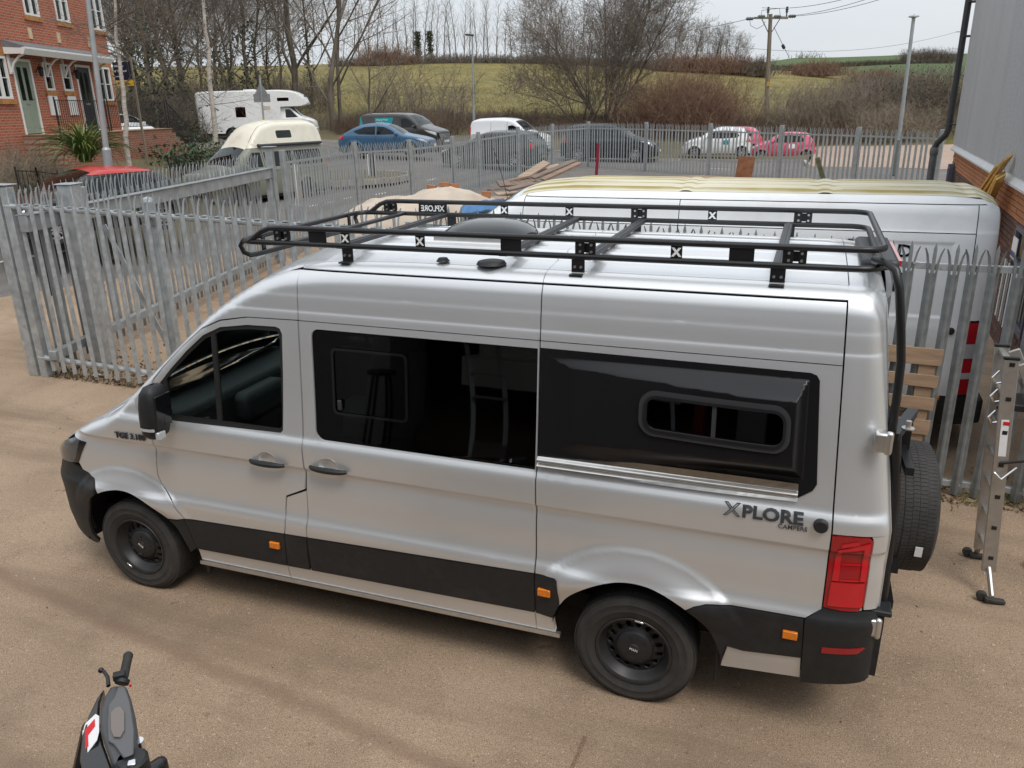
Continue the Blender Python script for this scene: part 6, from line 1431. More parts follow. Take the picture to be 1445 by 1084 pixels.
# ================================================================== brick house on the left
HA, HB = at(166, 150, 28.0), at(0, 150, 21.6); HU = Vector((HA.x - HB.x, HA.y - HB.y, 0)).normalized(); HO = Vector((HB.x, HB.y, 0)); HLEN = (Vector((HA.x, HA.y, 0)) - HO).length
HF = 2.86                                   # floor level
hs = thing('brick_house', 'red brick terraced house pair with a green door, a black door and white windows', 'house', (HO.x, HO.y, 0), math.atan2(HU.y, HU.x))
def brick_mat(name, c1, c2, mo, sx=1.0):
    m = bpy.data.materials.new(name); m.use_nodes = True; t = m.node_tree; b = t.nodes['Principled BSDF']; l = t.links.new
    tc = t.nodes.new('ShaderNodeTexCoord'); mp_ = t.nodes.new('ShaderNodeMapping'); mp_.inputs['Rotation'].default_value = (R(90), 0, 0); l(tc.outputs['Object'], mp_.inputs[0])
    bt = t.nodes.new('ShaderNodeTexBrick'); bt.inputs['Scale'].default_value = 1; bt.inputs['Brick Width'].default_value = .225; bt.inputs['Row Height'].default_value = .075; bt.inputs['Mortar Size'].default_value = .009; bt.inputs['Bias'].default_value = 0
    bt.inputs['Color1'].default_value = c4(c1); bt.inputs['Color2'].default_value = c4(c2); bt.inputs['Mortar'].default_value = c4(mo); l(mp_.outputs[0], bt.inputs['Vector'])
    n = t.nodes.new('ShaderNodeTexNoise'); n.inputs['Scale'].default_value = 1.2; n.inputs['Detail'].default_value = 6; l(tc.outputs['Object'], n.inputs['Vector'])
    x = t.nodes.new('ShaderNodeMix'); x.data_type = 'RGBA'; x.blend_type = 'MULTIPLY'; x.inputs[0].default_value = .5; l(bt.outputs['Color'], x.inputs[6])
    r = t.nodes.new('ShaderNodeValToRGB'); r.color_ramp.elements[0].color = (.6, .6, .6, 1); r.color_ramp.elements[1].color = (1.25, 1.2, 1.15, 1); l(n.outputs['Fac'], r.inputs[0]); l(r.outputs[0], x.inputs[7]); l(x.outputs[2], b.inputs['Base Color'])
    bp = t.nodes.new('ShaderNodeBump'); bp.inputs['Strength'].default_value = .6; bp.inputs['Distance'].default_value = .01; bp.invert = True; l(bt.outputs['Fac'], bp.inputs['Height']); l(bp.outputs[0], b.inputs['Normal']); S(b, 'Roughness', .85)
    return m
M_hb = brick_mat('house_red_brick', (.36, .085, .042), (.46, .125, .062), (.42, .30, .22))
M_hbo = mat('ochre_brick', (.42, .19, .06), .85, var=.25, vscale=9); M_upvc = mat('white_upvc', (.78, .78, .76), .35); M_cream2 = mat('cream_stone', (.58, .46, .29), .8, var=.1)
M_sage = mat('sage_green_door', (.26, .31, .24), .45, var=.05); M_bdoor = mat('black_door', (.02, .022, .03), .35); M_lead = mat('lead_canopy', (.17, .18, .19), .6, var=.1); M_iron = mat('black_iron', (.012, .012, .013), .5)
def hh(px, py): return plane_hit(px, py, HO, HU)
def span(pxa, pxb, py): return hh(pxa, py)[0], hh(pxb, py)[0]
holes = []
def rect(a, b, z0, z1): return [(a, z0), (b, z0), (b, z1), (a, z1)]
s0 = span(27, 52, 145); gd = (s0[0], s0[0] + .95); zb0 = HF
s1 = span(112, 134, 145); bd = (s1[0] + .1, s1[0] + 1.05)
uz = hh(32, 20)[1]
wins_ = []                                   # (s0, s1, z0, z1, mullions)
for a, b, z0, z1, nm in ((*span(33, 53, 10), uz, uz + 1.25, 2), (*span(77, 95, 12), uz, uz + 1.25, 2), (*span(126, 144, 20), uz - .06, uz + 1.2, 2), (*span(-22, 14, 120), HF + .98, HF + 2.1, 3), (*span(63, 75, 115), HF + 1.25, HF + 2.05, 1), (*span(88, 101, 115), HF + 1.25, HF + 2.05, 1), (*span(139, 157, 120), HF + .98, HF + 2.08, 2)):
    if b - a < .35: b = a + .42
    wins_.append((a, b, z0, z1, nm))
holes = [rect(a, b, z0, z1) for a, b, z0, z1, nm in wins_] + [rect(gd[0], gd[1], HF, HF + 2.08), rect(bd[0], bd[1], HF, HF + 2.08)]
HL0, HL1 = -4.5, HLEN
q = MB(); bx_ = sorted(set([HL0, HL1] + [p[0] for h in holes for p in h])); bz_ = sorted(set([HF - 1.6, HF + 5.6] + [p[1] for h in holes for p in h]))
for xa, xb in zip(bx_, bx_[1:]):
    for za, zb_ in zip(bz_, bz_[1:]):
        cx, cz_ = (xa + xb) / 2, (za + zb_) / 2
        if not any(h[0][0] < cx < h[1][0] and h[0][1] < cz_ < h[2][1] for h in holes): q.quad((xa, 0, za), (xb, 0, za), (xb, 0, zb_), (xa, 0, zb_))
q.build('front_wall', M_hb, hs, 0, fix=False)
q = MB(); q.b2((HL1 - .02, 0.002, HF - 1.6), (HL1, 8, HF + 5.6)); q.build('gable_wall', M_hb, hs, 0)
q = MB(); q.b2((HL0, .12, HF - 1.6), (HL1 - .03, 8, HF + 5.55)); q.build('inner_wall', M_shell, hs)
q = MB(); q.prism([(-.35, HF + 5.45), (8.3, HF + 5.45), (4, HF + 8.4)], lambda y, z: Vector((HL0, y, z)), lambda y, z: Vector((HL1 + .15, y, z))); q.build('roof', mat('slate_roof', (.10, .10, .11), .7, var=.15, vscale=12), hs, 0)
for a, b, z0, z1, nm in wins_:
    q = MB(); f = .06
    for lo, hi in (((a, -.03, z0), (a + f, .08, z1)), ((b - f, -.03, z0), (b, .08, z1)), ((a + f, -.03, z0), (b - f, .08, z0 + f)), ((a + f, -.03, z1 - f), (b - f, .08, z1))): q.b2(lo, hi)
    for k in range(1, nm): c = a + (b - a) * k / nm; q.b2((c - .045, -.028, z0 + f), (c + .045, .075, z1 - f))
    w_ = q.build('window', M_upvc, hs, 0)
    q = MB(); q.b2((a + f, .03, z0 + f), (b - f, .04, z1 - f)); q.build('pane', G_car, w_)
    q = MB(); q.b2((a + f, -.005, (z0 + z1) / 2 - .012), (b - f, .02, (z0 + z1) / 2 + .012)); q.build('glazing_bar', M_upvc, w_)
    q = MB(); q.b2((a - .08, -.06, z0 - .14), (b + .08, .05, z0 - .004)); q.build('window_sill', M_hbo, hs)
    if z1 < HF + 3 and nm > 1:
        q = MB(); q.b2((a - .1, -.012, z1 + .004), (b + .1, .05, z1 + .26)); q.build('lintel', M_hbo, hs)
for (a, b), m_, nm in ((gd, M_sage, 2), (bd, M_bdoor, 2)):
    q = MB(); q.b2((a, -.02, HF), (a + .07, .06, HF + 2.08)); q.b2((b - .07, -.02, HF), (b, .06, HF + 2.08)); q.b2((a + .07, -.02, HF + 2.01), (b - .07, .06, HF + 2.08)); q.build('door_frame', M_upvc, hs)
    q = MB(); q.b2((a + .07, .01, HF + .02), (b - .07, .05, HF + 2.01)); dr = q.build('door', m_, hs)
    for k in range(2):
        c = a + .07 + (b - a - .14) * (.3 + .4 * k); q = MB(); q.b2((c - .09, .0, HF + .95), (c + .09, .012, HF + 1.85)); q.build('door_pane', G_car, dr)
        q = MB(); q.b2((c - .13, .004, HF + .2), (c + .13, .012, HF + .75)); q.build('door_panel', m_, dr)
    q = MB(); q.b2(((a + b) / 2 - .12, -.005, HF + .84), ((a + b) / 2 + .12, .01, HF + .89)); q.build('letter_plate', M_alu, dr)
    q = MB(); q.cyl((b - .14, -.04, HF + 1.0), (b - .14, .01, HF + 1.0), .02, n=8); q.build('door_handle', M_alu, dr)
ca, cb_ = gd[0] - .25, bd[1] + .55; cz = HF + 2.25
q = MB(); q.prism([(.0, cz + .30), (-.62, cz + .12), (-.62, cz + .06), (0, cz + .10)], lambda y, z: Vector((ca, y, z)), lambda y, z: Vector((cb_, y, z))); cn = q.build('porch_canopy', M_lead, hs, 0)
q = MB(); q.prism([(-.64, cz + .10), (-.64, cz + .05), (-.56, cz - .10), (-.50, cz - .10), (-.50, cz + .07)], lambda y, z: Vector((ca - .02, y, z)), lambda y, z: Vector((cb_ + .02, y, z))); q.b2((ca, -.5, cz - .08), (ca + .04, 0, cz + .1)); q.build('canopy_fascia', M_upvc, cn, 0)
for s_ in (ca + .12, gd[1] + .75, bd[0] - .75, cb_ - .3):
    q = MB(); q.tube([(s_, -.48, cz - .09), (s_, -.35, cz - .14), (s_, -.16, cz - .32), (s_, -.06, cz - .55)], .035, 6); q.b2((s_ - .04, -.06, cz - .6), (s_ + .04, -.003, cz - .05)); q.build('canopy_bracket', M_upvc, cn)
for s_ in (gd[0] - 1.0, gd[1] + .3, (gd[1] + bd[0]) / 2 + .6, bd[1] + .3):
    q = MB(); q.b2((s_ - .07, -.03, cz + .42), (s_ + .09, .02, cz + .72)); q.build('keystone', M_cream2, hs)
for s_ in (gd[1] + .22, bd[0] - .22):
    q = MB(); q.tube([(s_, -.01, HF + 1.75), (s_, -.14, HF + 1.98), (s_, -.16, HF + 1.9)], .012, 6); q.lathe([(0, .3), (.09, .24), (.075, .20), (.055, .02), (.02, 0)], (s_, -.16, HF + 1.62), (0, 0, 1), 8); q.build('porch_lantern', M_iron, hs)
for pa in (71, 98):
    a = hh(pa, 160)[0]; q = MB(); q.b2((a, -.05, HF + .52), (a + .5, -.003, HF + 1.10)); q.build('meter_box', M_upvc, hs, bevel=.01)
# forecourt in front of the doors, steps, railings
M_step = brick_mat('step_brick', (.27, .085, .05), (.34, .12, .07), (.35, .27, .2)); M_sand = mat('sand_paving', (.36, .26, .16), .85, var=.15, vscale=4)
q = MB(); q.b2((gd[0] - .15, -1.15, HF - 1.7), (bd[1] + 3.2, 0, HF - .02)); tr_ = q.build('front_terrace', M_step, hs, 0)
q = MB(); q.b2((gd[0] - .18, -1.18, HF - .02), (bd[1] + 3.2, -.01, HF + .0)); q.build('terrace_paving', M_sand, hs, 0)
for k in range(7):
    q = MB(); q.b2((bd[1] + 3.2 + .32 * k, -1.15, HF - 1.9), (bd[1] + 3.2 + .32 * (k + 1), -.05, HF - .17 * (k + 1))); q.build('step', M_step, hs, 0)
def railing(name, label, pts, bars=.11, h=.95, group='black iron railings in front of the houses'):
    t = thing(name, label, 'railing', pts[0], 0, group); O = Vector(pts[0])
    for a, b in zip(pts, pts[1:]):
        a, b = Vector(a) - O, Vector(b) - O; up = Vector((0, 0, h)); n = max(1, int((b - a).length / bars))
        for z in (.12, h - .02): q = MB(); q.bar(a + Vector((0, 0, z)), b + Vector((0, 0, z)), .03, .02); q.build('rail', M_iron, t)
        for i in range(n):
            p = a + (b - a) * ((i + .5) / n); q = MB(); q.cyl(p + Vector((0, 0, .1)), p + up, .008, n=4); q.build('bar', M_iron, t)
        for p in (a, b): q = MB(); q.cyl(p - Vector((0, 0, .3)), p + up * 1.08, .022, n=6); q.build('rail_post', M_iron, t)
    return t
Hm = Matrix.Translation(HO) @ Matrix.Rotation(math.atan2(HU.y, HU.x), 4, 'Z')
def hw(x, y, z): return tuple(Hm @ Vector((x, y, z)))
railing('iron_railing', 'black iron railing in front of the green door and the meter boxes', [hw(gd[0] - .15, -1.1, HF), hw((gd[1] + bd[0]) / 2 + .6, -1.1, HF)])
railing('iron_railing', 'black iron railing in front of the black door', [hw((gd[1] + bd[0]) / 2 + .75, -1.1, HF), hw(bd[1] + 3.0, -1.1, HF)])
railing('iron_railing', 'sloping black iron railing down the steps beside the house', [hw(bd[1] + 3.15, -1.12, HF), hw(bd[1] + 5.6, -1.12, HF - 1.25)])
R1 = [g3(225, 24.5, .35), g3(262, 26.5, .3), g3(300, 29, .3)]
railing('iron_railing', 'black iron railing round the shrub bed by the second birch', [tuple(p) for p in R1])
R2 = [g3(2, 17.6, .9), g3(32, 18.2, .8), g3(62, 18.8, .65)]
railing('iron_railing', 'black iron railing along the low front garden, below the green door', [tuple(p) for p in R2])
# planted bank below the terrace
bank = MB(); vs = []; fs = []
ns_ = 26
for i in range(ns_):
    x = HL0 - .5 + (HL1 + 10 - HL0) * i / (ns_ - 1)
    for k, (y, t) in enumerate(((.05, 0), (-1.17, 0), (-2.2, .35), (-3.6, .75), (-5.2, 1), (-7, 1))):
        P = Hm @ Vector((x, y, 0)); zt = HF - .95 if k < 2 else None
        zg = g(P.x, P.y) + .05; z = (HF - .95) * (1 - t) + zg * t + (.12 * noise.noise(Vector((x, y, 3))) if k > 1 else 0); vs.append((P.x, P.y, z if t < 1 else zg - (.2 if k == 5 else 0)))
for i in range(ns_ - 1):
    for k in range(5): fs.append((i * 6 + k, (i + 1) * 6 + k, (i + 1) * 6 + k + 1, i * 6 + k + 1))
bank.add(vs, fs); tag(bank.build('garden_bank', M_verge, None, 180), kind='structure')
# ================================================================== bare trees
M_bark = mat('grey_brown_bark', (.155, .128, .10), .9, var=.35, vscale=3, stretch=(1, 1, .3), dirt=(.13, .135, .085), dscale=.9, damt=.5)
M_twig = mat('brown_twigs', (.20, .163, .128), .9, var=.25, vscale=.8)
M_twigd = mat('dark_twigs', (.155, .126, .098), .9, var=.3, vscale=.8)
M_twigr = mat('red_brown_twigs', (.20, .118, .078), .9, var=.25, vscale=1)
M_twigp = mat('pale_dry_twigs', (.24, .195, .14), .9, var=.25, vscale=1)
M_bramble = mat('dead_bramble', (.135, .092, .064), .95, var=.4, vscale=.6)
M_ivy = mat('ivy_leaves', (.035, .052, .018), .5, var=.5, vscale=3)
M_birch = mat('birch_bark', (.50, .45, .39), .7, var=.2, vscale=5, stretch=(1, 1, 6), dirt=(.08, .07, .06), dscale=7, damt=.95)
def tree_segs(seed, H, r0, levels=4, child=(8, 6, 5, 4), ang=(45, 45, 45, 50), ratio=(.5, .55, .5, .5), start=.28, wander=.10, up=.05, nseg=(8, 5, 3, 2, 2), trunks=1, lean=.0, rmin=.008, tip=.25, rr=.5):
    rs = random.Random(seed); segs = []; lv = []
    def branch(p, d, L_, r, lev):
        n = nseg[lev]; pts = [p]; dirs = [d]; rad = [r]
        for k in range(n):
            d = (d + Vector((rs.gauss(0, wander), rs.gauss(0, wander), rs.gauss(0, wander * .6) + up * (1 if lev else .3)))).normalized(); q = p + d * (L_ / n)
            r1 = max(rmin * .5, r * (1 - (1 - tip) * (k + 1) / n)); segs.append((*p, *q, rad[-1], r1)); lv.append(lev); p = q; pts.append(p); dirs.append(d); rad.append(r1)
        if lev >= levels: return
        nc = child[lev]; ph = rs.random() * 6.28; s0 = start if lev == 0 else .12
        for c in range(nc):
            f = s0 + (1 - s0) * (c + rs.random()) / nc; i = min(n - 1, int(f * n)); t = f * n - i; b = pts[i].lerp(pts[i + 1], t); dd = dirs[i + 1]
            ph += 2.4 + rs.gauss(0, .4); a = R(ang[lev] * rs.uniform(.65, 1.25)); x = dd.orthogonal().normalized(); y = dd.cross(x)
            nd = dd * math.cos(a) + (x * math.cos(ph) + y * math.sin(ph)) * math.sin(a)
            branch(b, nd.normalized(), L_ * ratio[lev] * (1.15 - .6 * f) * rs.uniform(.75, 1.25), max(rmin, rad[i] * rr * rs.uniform(.7, 1.1)), lev + 1)
    for t in range(trunks):
        a = 2 * math.pi * t / max(1, trunks) + rs.random(); k = lean * rs.uniform(.4, 1.2)
        branch(Vector((math.cos(a) * .25 * (trunks > 1), math.sin(a) * .25 * (trunks > 1), -.3)), Vector((math.cos(a) * k, math.sin(a) * k, 1)).normalized(), H * rs.uniform(.85, 1.1) if trunks > 1 else H, r0 * (rs.uniform(.6, 1) if trunks > 1 else 1), 0)
    return np.array(segs), np.array(lv)
def leaf_cloud(name, m, parent, P, size, seed):
    rs = np.random.RandomState(seed); n = len(P); a = rs.randn(n, 3); a /= np.linalg.norm(a, axis=1, keepdims=True); b = np.cross(a, rs.randn(n, 3)); b /= np.linalg.norm(b, axis=1, keepdims=True); s = size * (.6 + .8 * rs.rand(n, 1))
    V = np.stack([P - a * s, P + b * s * .5, P + a * s, P - b * s * .5], 1).reshape(-1, 3); me = bpy.data.meshes.new(name); me.from_pydata(V.tolist(), [], (np.arange(n * 4).reshape(-1, 4)).tolist()); me.materials.append(m); me.update()
    o = bpy.data.objects.new(name, me); COL.objects.link(o); o.parent = parent; return o
def make_tree(name, label, loc, segs, lv, mt=M_bark, mc=M_twig, group=None, rz=0, cat='tree', ivy=None):
    t = thing(name, label, cat, loc, rz, group); k = lv <= (1 if lv.max() > 2 else 0)
    prisms(segs[k], 'trunk', mt, t); prisms(segs[~k], 'crown', mc, t)
    if ivy:
        rs = np.random.RandomState(ivy[1]); s = segs[lv == 0]; s = s[s[:, 2] < ivy[0]]; i = rs.randint(0, len(s), ivy[2]); f = rs.rand(ivy[2], 1); P = s[i, :3] + (s[i, 3:6] - s[i, :3]) * f + rs.randn(ivy[2], 3) * (.16 + s[i, 6:7])
        o = leaf_cloud('ivy', M_ivy, t, P, .12, 3); o['kind'] = 'stuff'
    return t
# --- two large spreading trees left of the lamp post
s, l_ = tree_segs(11, 17, .33, 4, (11, 8, 6, 4), (48, 45, 48, 50), (.62, .55, .5, .5), .16, .10, .07)
make_tree('bare_tree', 'big spreading bare tree behind the motorhome cab, left one of the two broadest', g3(417, 55), s, l_)
s, l_ = tree_segs(23, 16, .27, 4, (10, 8, 6, 4), (36, 45, 48, 50), (.68, .55, .5, .5), .12, .10, .10, trunks=2, lean=.12)
make_tree('bare_tree', 'twin-stemmed bare tree between the motorhome and the grey van', g3(474, 50), s, l_)
s, l_ = tree_segs(29, 6.5, .10, 4, (8, 6, 5, 3), (55, 45, 48, 50), (.6, .55, .5, .5), .2, .12, .05)
make_tree('bare_tree', 'small thin bare tree standing just left of the grey van roof', g3(523, 46), s, l_)
# --- the dense wood behind the house and the motorhome
T1 = [tree_segs(41 + k, 13 + k, .17, 4, (13, 9, 8, 5), (42, 45, 48, 52), (.55, .55, .5, .5), .2, .12, .06) for k in range(3)]
wood = [(178, 50), (196, 58), (214, 46), (232, 62), (247, 50), (262, 68), (276, 54), (303, 64), (318, 52), (336, 70), (352, 56), (368, 66), (388, 74), (205, 72), (240, 78), (285, 80), (330, 82), (440, 72), (395, 86)]
proto = []
for i, (px, d) in enumerate(wood):
    if i < 3: o = make_tree('woodland_tree', 'bare tree in the dense dark wood behind the house and motorhome', g3(px, d), *T1[i], M_bark, M_twigd, 'bare trees in the wood behind the motorhome', ivy=(6, i, 350)); proto.append(o)
    else: o = dup(proto[i % 3], None, g3(px, d), rnd.random() * 6.28)
    sc_k = rnd.uniform(.8, 1.15) if i > 2 else 1; o.scale = (sc_k, sc_k, sc_k)
def scatter(pxr, dr, n, seed, jit=0):
    rs = random.Random(seed); B = []
    for i in range(n):
        px, d = rs.uniform(*pxr), rs.uniform(*dr); P = at(px, 150, d); B.append((P.x, P.y, g(P.x, P.y) - .1))
    return np.array(B)
tag(stems('woodland_undergrowth', scatter((150, 470), (62, 90), 1300, 3), 3.0, 4, M_twigd, .03, .5, 3), kind='stuff')
tag(stems('woodland_undergrowth', scatter((165, 285), (46, 58), 2600, 5), 2.6, 6, M_twigd, .022, 1.0, 3), kind='stuff')
P = scatter((165, 285), (45, 54), 3500, 8); rs_ = np.random.RandomState(2); P[:, 2] += np.abs(rs_.randn(len(P))) * .9
lc = leaf_cloud('ivy_undergrowth', M_ivy, None, P, .085, 4); tag(lc, kind='stuff')
# --- the line of poplars along the hill crest
PT = [tree_segs(61 + k, 15 + k * .8, .22, 3, (15, 6, 4), (30, 38, 45), (.30, .5, .5), .10, .05, .10, nseg=(8, 4, 2, 2), rmin=.015, rr=.42) for k in range(4)]
pop = []; xs_ = [508, 521, 533, 546, 556, 565, 574, 583, 591, 600, 608, 617, 627, 636, 645, 655, 664, 673, 682, 690, 701, 712, 722, 735, 744, 753, 764, 775, 786, 797, 809, 820, 831]
def hilltop(px): return float(np.interp(px, [400, 480, 560, 650, 750, 850, 950, 1060], [98, 96, 91, 89, 89, 94, 98, 104]))
for i, px in enumerate(xs_):
    P = at(px, hilltop(px) + 1.5, 152); P.z = max(P.z, g(P.x, P.y)); want = float(np.interp(px, [500, 600, 700, 740, 790, 840], [86, 82, 78, 64, 56, 52])) * rnd.uniform(.88, 1.06)
    if i < 4: o = make_tree('poplar_tree', 'slim bare poplar in the row along the hill crest', P, *PT[i], M_bark, M_twig, 'row of bare poplars on the hill crest'); pop.append(o)
    else: o = dup(pop[rnd.randrange(4)], None, P, rnd.random() * 6.28)
    k = want * 152 * 1.08 * .9 / F_PX / 16; o.scale = (k * .95, k * .95, k)
    if px in (608, 591): 
        lp = np.zeros((900, 3)); lp[:, 2] = np.random.RandomState(px).rand(900) * 8; lp[:, :2] = np.random.RandomState(px + 1).randn(900, 2) * .45
        q = leaf_cloud('ivy', M_ivy, o, lp, .3, 9); q['kind'] = 'stuff'; o['label'] = 'poplar on the hill crest with a dark ivy-covered trunk, %s of the two' % ('right' if px == 608 else 'left')
RT = [tree_segs(81 + k, 11, .24, 4, (9, 6, 5, 3), (38, 42, 45, 50), (.6, .55, .5, .5), .14, .09, .07, rmin=.02, trunks=2, lean=.12) for k in range(2)]
rt = []
for i, (px, want) in enumerate(((963, 58), (978, 60), (992, 54), (1006, 58), (1020, 55), (1034, 50), (1047, 44), (948, 56), (930, 60), (905, 62), (885, 58), (868, 64))):
    P = at(px, hilltop(px), 146); P.z = max(P.z, g(P.x, P.y))
    if i < 2: o = make_tree('bare_tree', 'round-headed bare tree in the clump at the right end of the hill crest', P, *RT[i], M_bark, M_twig, 'clump of bare trees right of the big willow bush'); rt.append(o)
    else: o = dup(rt[i % 2], None, P, rnd.random() * 6.28)
    k = want * 146 * 1.08 * .9 / F_PX / 12; o.scale = (k, k, k)
# --- hedge and scrub below the crest line
def line_pts(lst, dz=0): return [Vector((p.x, p.y, max(p.z, g(p.x, p.y)))) for p in [at(px, py, d) for px, py, d in lst]]
o = twig_band('crest_hedge', line_pts([(470, 97, 149), (560, 92, 149), (650, 90, 149), (750, 90, 149), (850, 95, 147), (950, 99, 145)]), 3600, 1.7, 21, M_twigd, .06, 2.5); tag(o, 'dark scrub hedge along the top of the rough field, under the poplars', 'hedge')
o = twig_band('crest_hedge', line_pts([(930, 100, 140), (990, 101, 140), (1058, 104, 140)]), 2200, 3.0, 22, M_twigr, .05, 4); tag(o, 'reddish scrub hedge under the clump of trees at the right of the crest', 'hedge')
o = twig_band('crest_hedge', line_pts([(520, 92, 146), (570, 91, 146)]), 600, 3.6, 23, M_twigr, .05, 4); tag(o, 'red-brown bush clump at the left end of the poplar row', 'bush')
# --- willow bush, red shrub and single shrubs
s, l_ = tree_segs(91, 10.4, .135, 4, (12, 9, 7, 4), (38, 42, 42, 48), (.5, .55, .55, .5), .14, .10, .07, trunks=9, lean=.62, rmin=.008)
make_tree('willow_bush', 'huge many-stemmed bare willow bush left of the utility pole', g3(852, 54), s, l_, M_bark, M_twig, cat='bush')
s, l_ = tree_segs(93, 6.5, .09, 4, (9, 7, 6, 4), (42, 45, 45, 50), (.5, .55, .55, .5), .1, .14, .05, trunks=7, lean=.8, rmin=.009)
make_tree('willow_bush', 'dark tangled bush under the left side of the huge willow', g3(822, 52), s, l_, M_twigd, M_twigd, cat='bush')
def shrub(label, px, d, h, n, m, rad, seed, th=.016, spread=.8, leafy=0):
    rs = np.random.RandomState(seed); c = g3(px, d); B = np.zeros((n, 3)); B[:, :2] = rs.randn(n, 2) * rad * .5; t = thing('scrub_bush', label, 'bush', c, 0)
    o = stems('branches', B, h, seed, m, th, spread, 4); o.parent = t
    if leafy:
        P = rs.randn(leafy, 3) * np.array([rad * .7, rad * .7, h * .28]) + np.array([0, 0, h * .45]); P = P[P[:, 2] > .1]; leaf_cloud('leaves', M_ivy, t, P, .08, seed)['kind'] = 'stuff'
    return t
shrub('tall red-brown shrub beside the willow bush, above the white city car', 955, 51, 3.5, 1300, M_twigr, 3.2, 31)
shrub('thin reddish shrub right of the red-brown one', 1000, 53, 3.4, 300, M_twigr, 2.0, 32)
shrub('pale twiggy bush in front of the green hill, right of the utility pole', 1160, 50, 2.9, 900, M_twigp, 3.0, 33, .014)
shrub('brown bush between the pale bush and the right lamp post', 1212, 52, 2.3, 900, M_twig, 3.2, 34)
shrub('pale dry bramble clump at the foot of the right lamp post', 1272, 44, 2.0, 700, M_twigp, 2.2, 35, .012)
shrub('big dark ivy-grown bush beside the factory drainpipe', 1312, 48, 3.2, 900, M_twigd, 2.8, 36, .02, .7, 2600)
shrub('dark brown bush behind the right lamp post', 1262, 56, 2.9, 900, M_twigd, 3.4, 37, .02, .7, 500)
shrub('brown thicket in the gap before the dark ivy-grown bush', 1232, 62, 2.5, 700, M_twig, 3.2, 38)
o = shrub('round brown bush on the far side of the rough field, under the short hedge', 1146, 150, 2.6, 600, M_twigr, 5.0, 39, .05)
o = shrub('maroon bush pair on the green slope left of the right lamp post', 1228, 130, 2.4, 600, M_twigr, 4.0, 40, .05)
o = shrub('dark evergreen bush at the end of the crest hedge by the utility pole', 1064, 138, 2.9, 300, M_twigd, 2.4, 41, .05, .6, 1400)
# --- bramble bank behind the road
tag(stems('bramble_bank', scatter((500, 1130), (47, 56), 9000, 51), 0.95, 52, M_bramble, .011, 1.3, 3), kind='stuff')
tag(stems('bramble_bank', scatter((1120, 1345), (44, 60), 4500, 53), 1.2, 54, M_bramble, .013, 1.2, 3), kind='stuff')
tag(stems('dry_grass_tufts', scatter((290, 640), (50.5, 62), 5000, 55), .8, 56, M_twigp, .012, .9, 1), kind='stuff')
tag(stems('thin_saplings', scatter((520, 660), (49, 58), 150, 57), 4.2, 58, M_twig, .022, .6, 5), kind='stuff')
tag(stems('bramble_bank', scatter((470, 530), (47, 52), 900, 59), 1.0, 60, M_bramble, .011, 1.3, 3), kind='stuff')
M_tuft = mat('green_grass_blades', (.12, .13, .035), .9, var=.4, vscale=2)
tag(stems('field_tufts', scatter((480, 1140), (56, 100), 7000, 81), .42, 82, M_twigp, .012, 1.2, 2), kind='stuff')
tag(stems('field_tufts', scatter((480, 1140), (56, 100), 6000, 83), .34, 84, M_tuft, .014, 1.2, 2), kind='stuff')
wd = np.stack([5.0 + np.random.RandomState(9).rand(90) * 1.9, 3.42 + np.random.RandomState(10).randn(90) * .12, np.zeros(90)], 1)
tag(stems('fence_weeds', wd, .12, 86, M_tuft, .004, 1.4, 3), kind='stuff')
wd = np.stack([-5.0 + np.random.RandomState(11).rand(160) * 4.0, 3.55 + np.abs(np.random.RandomState(12).randn(160)) * .2, np.zeros(160)], 1)
tag(stems('fence_weeds', wd, .13, 88, M_tuft, .004, 1.4, 3), kind='stuff')
# --- far wood on the skyline, right
o = twig_band('skyline_wood', [hillz(1280, 330), hillz(1310, 335), hillz(1345, 335)], 1500, 5.0, 61, M_twigd, .07, 5); tag(o, kind='stuff')
tag(twig_band('skyline_saplings', [hillz(1118, 425), hillz(1160, 425)], 60, 4, 63, M_twigd, .10, 4), kind='stuff')
# --- the two birches and the shrub bed
def birch(label, pxb, pyb, d, H, lean_px, seed, low=False):
    P = at(pxb, pyb, d); s, l_ = tree_segs(seed, H, .10, 3, (16, 6, 4), (50, 45, 48), (.30, .55, .5), .22 if low else .35, .035, .02, nseg=(10, 5, 3, 2), rmin=.006, tip=.3, rr=.32)
    t = make_tree('birch_tree', label, P, s[l_ >= 0], l_, M_birch, M_twigd)
    return t
def birch2(label, base, top_, r0, seed, low):
    """straight pale stem from base towards top_, fine dark branches"""
    t = thing('birch_tree', label, 'tree', base); rs = random.Random(seed); d = Vector(top_) - Vector(base); pts = [Vector((rs.gauss(0, .03), rs.gauss(0, .03), 0)) + d * (k / 12) for k in range(13)]
    q = MB(); q.tube(pts, [r0 * (1 - .6 * k / 12) for k in range(13)], 8); q.build('trunk', M_birch, t, 60)
    S_ = []
    for k in range(26):
        f = rs.uniform(low, .98); b = d * f; a = rs.random() * 6.28; ss, lv_ = tree_segs(seed * 50 + k, rs.uniform(1.2, 2.6) * (1.2 - .5 * f), .018, 2, (7, 4), (40, 45), (.5, .5), .15, .10, -.03 if f < .6 else .04, nseg=(6, 3, 2), rmin=.004)
        el = rs.uniform(.1, .7); rot = Vector((0, 0, 1)).rotation_difference(Vector((math.cos(a), math.sin(a), el)).normalized()).to_matrix()
        A = np.array(rot); S2 = ss.copy(); S2[:, :3] = ss[:, :3] @ A.T + np.array(b); S2[:, 3:6] = ss[:, 3:6] @ A.T + np.array(b); S_.append(S2)
    prisms(np.concatenate(S_), 'crown', M_twigd, t); return t
birch2('slim white birch in front of the For Sale board and the house corner', at(181, 236, 20.5), at(160, -40, 20.5), .075, 3, .38)
birch2('slim white birch in front of the white motorhome', at(306, 222, 29), at(282, -50, 29), .11, 4, .25)
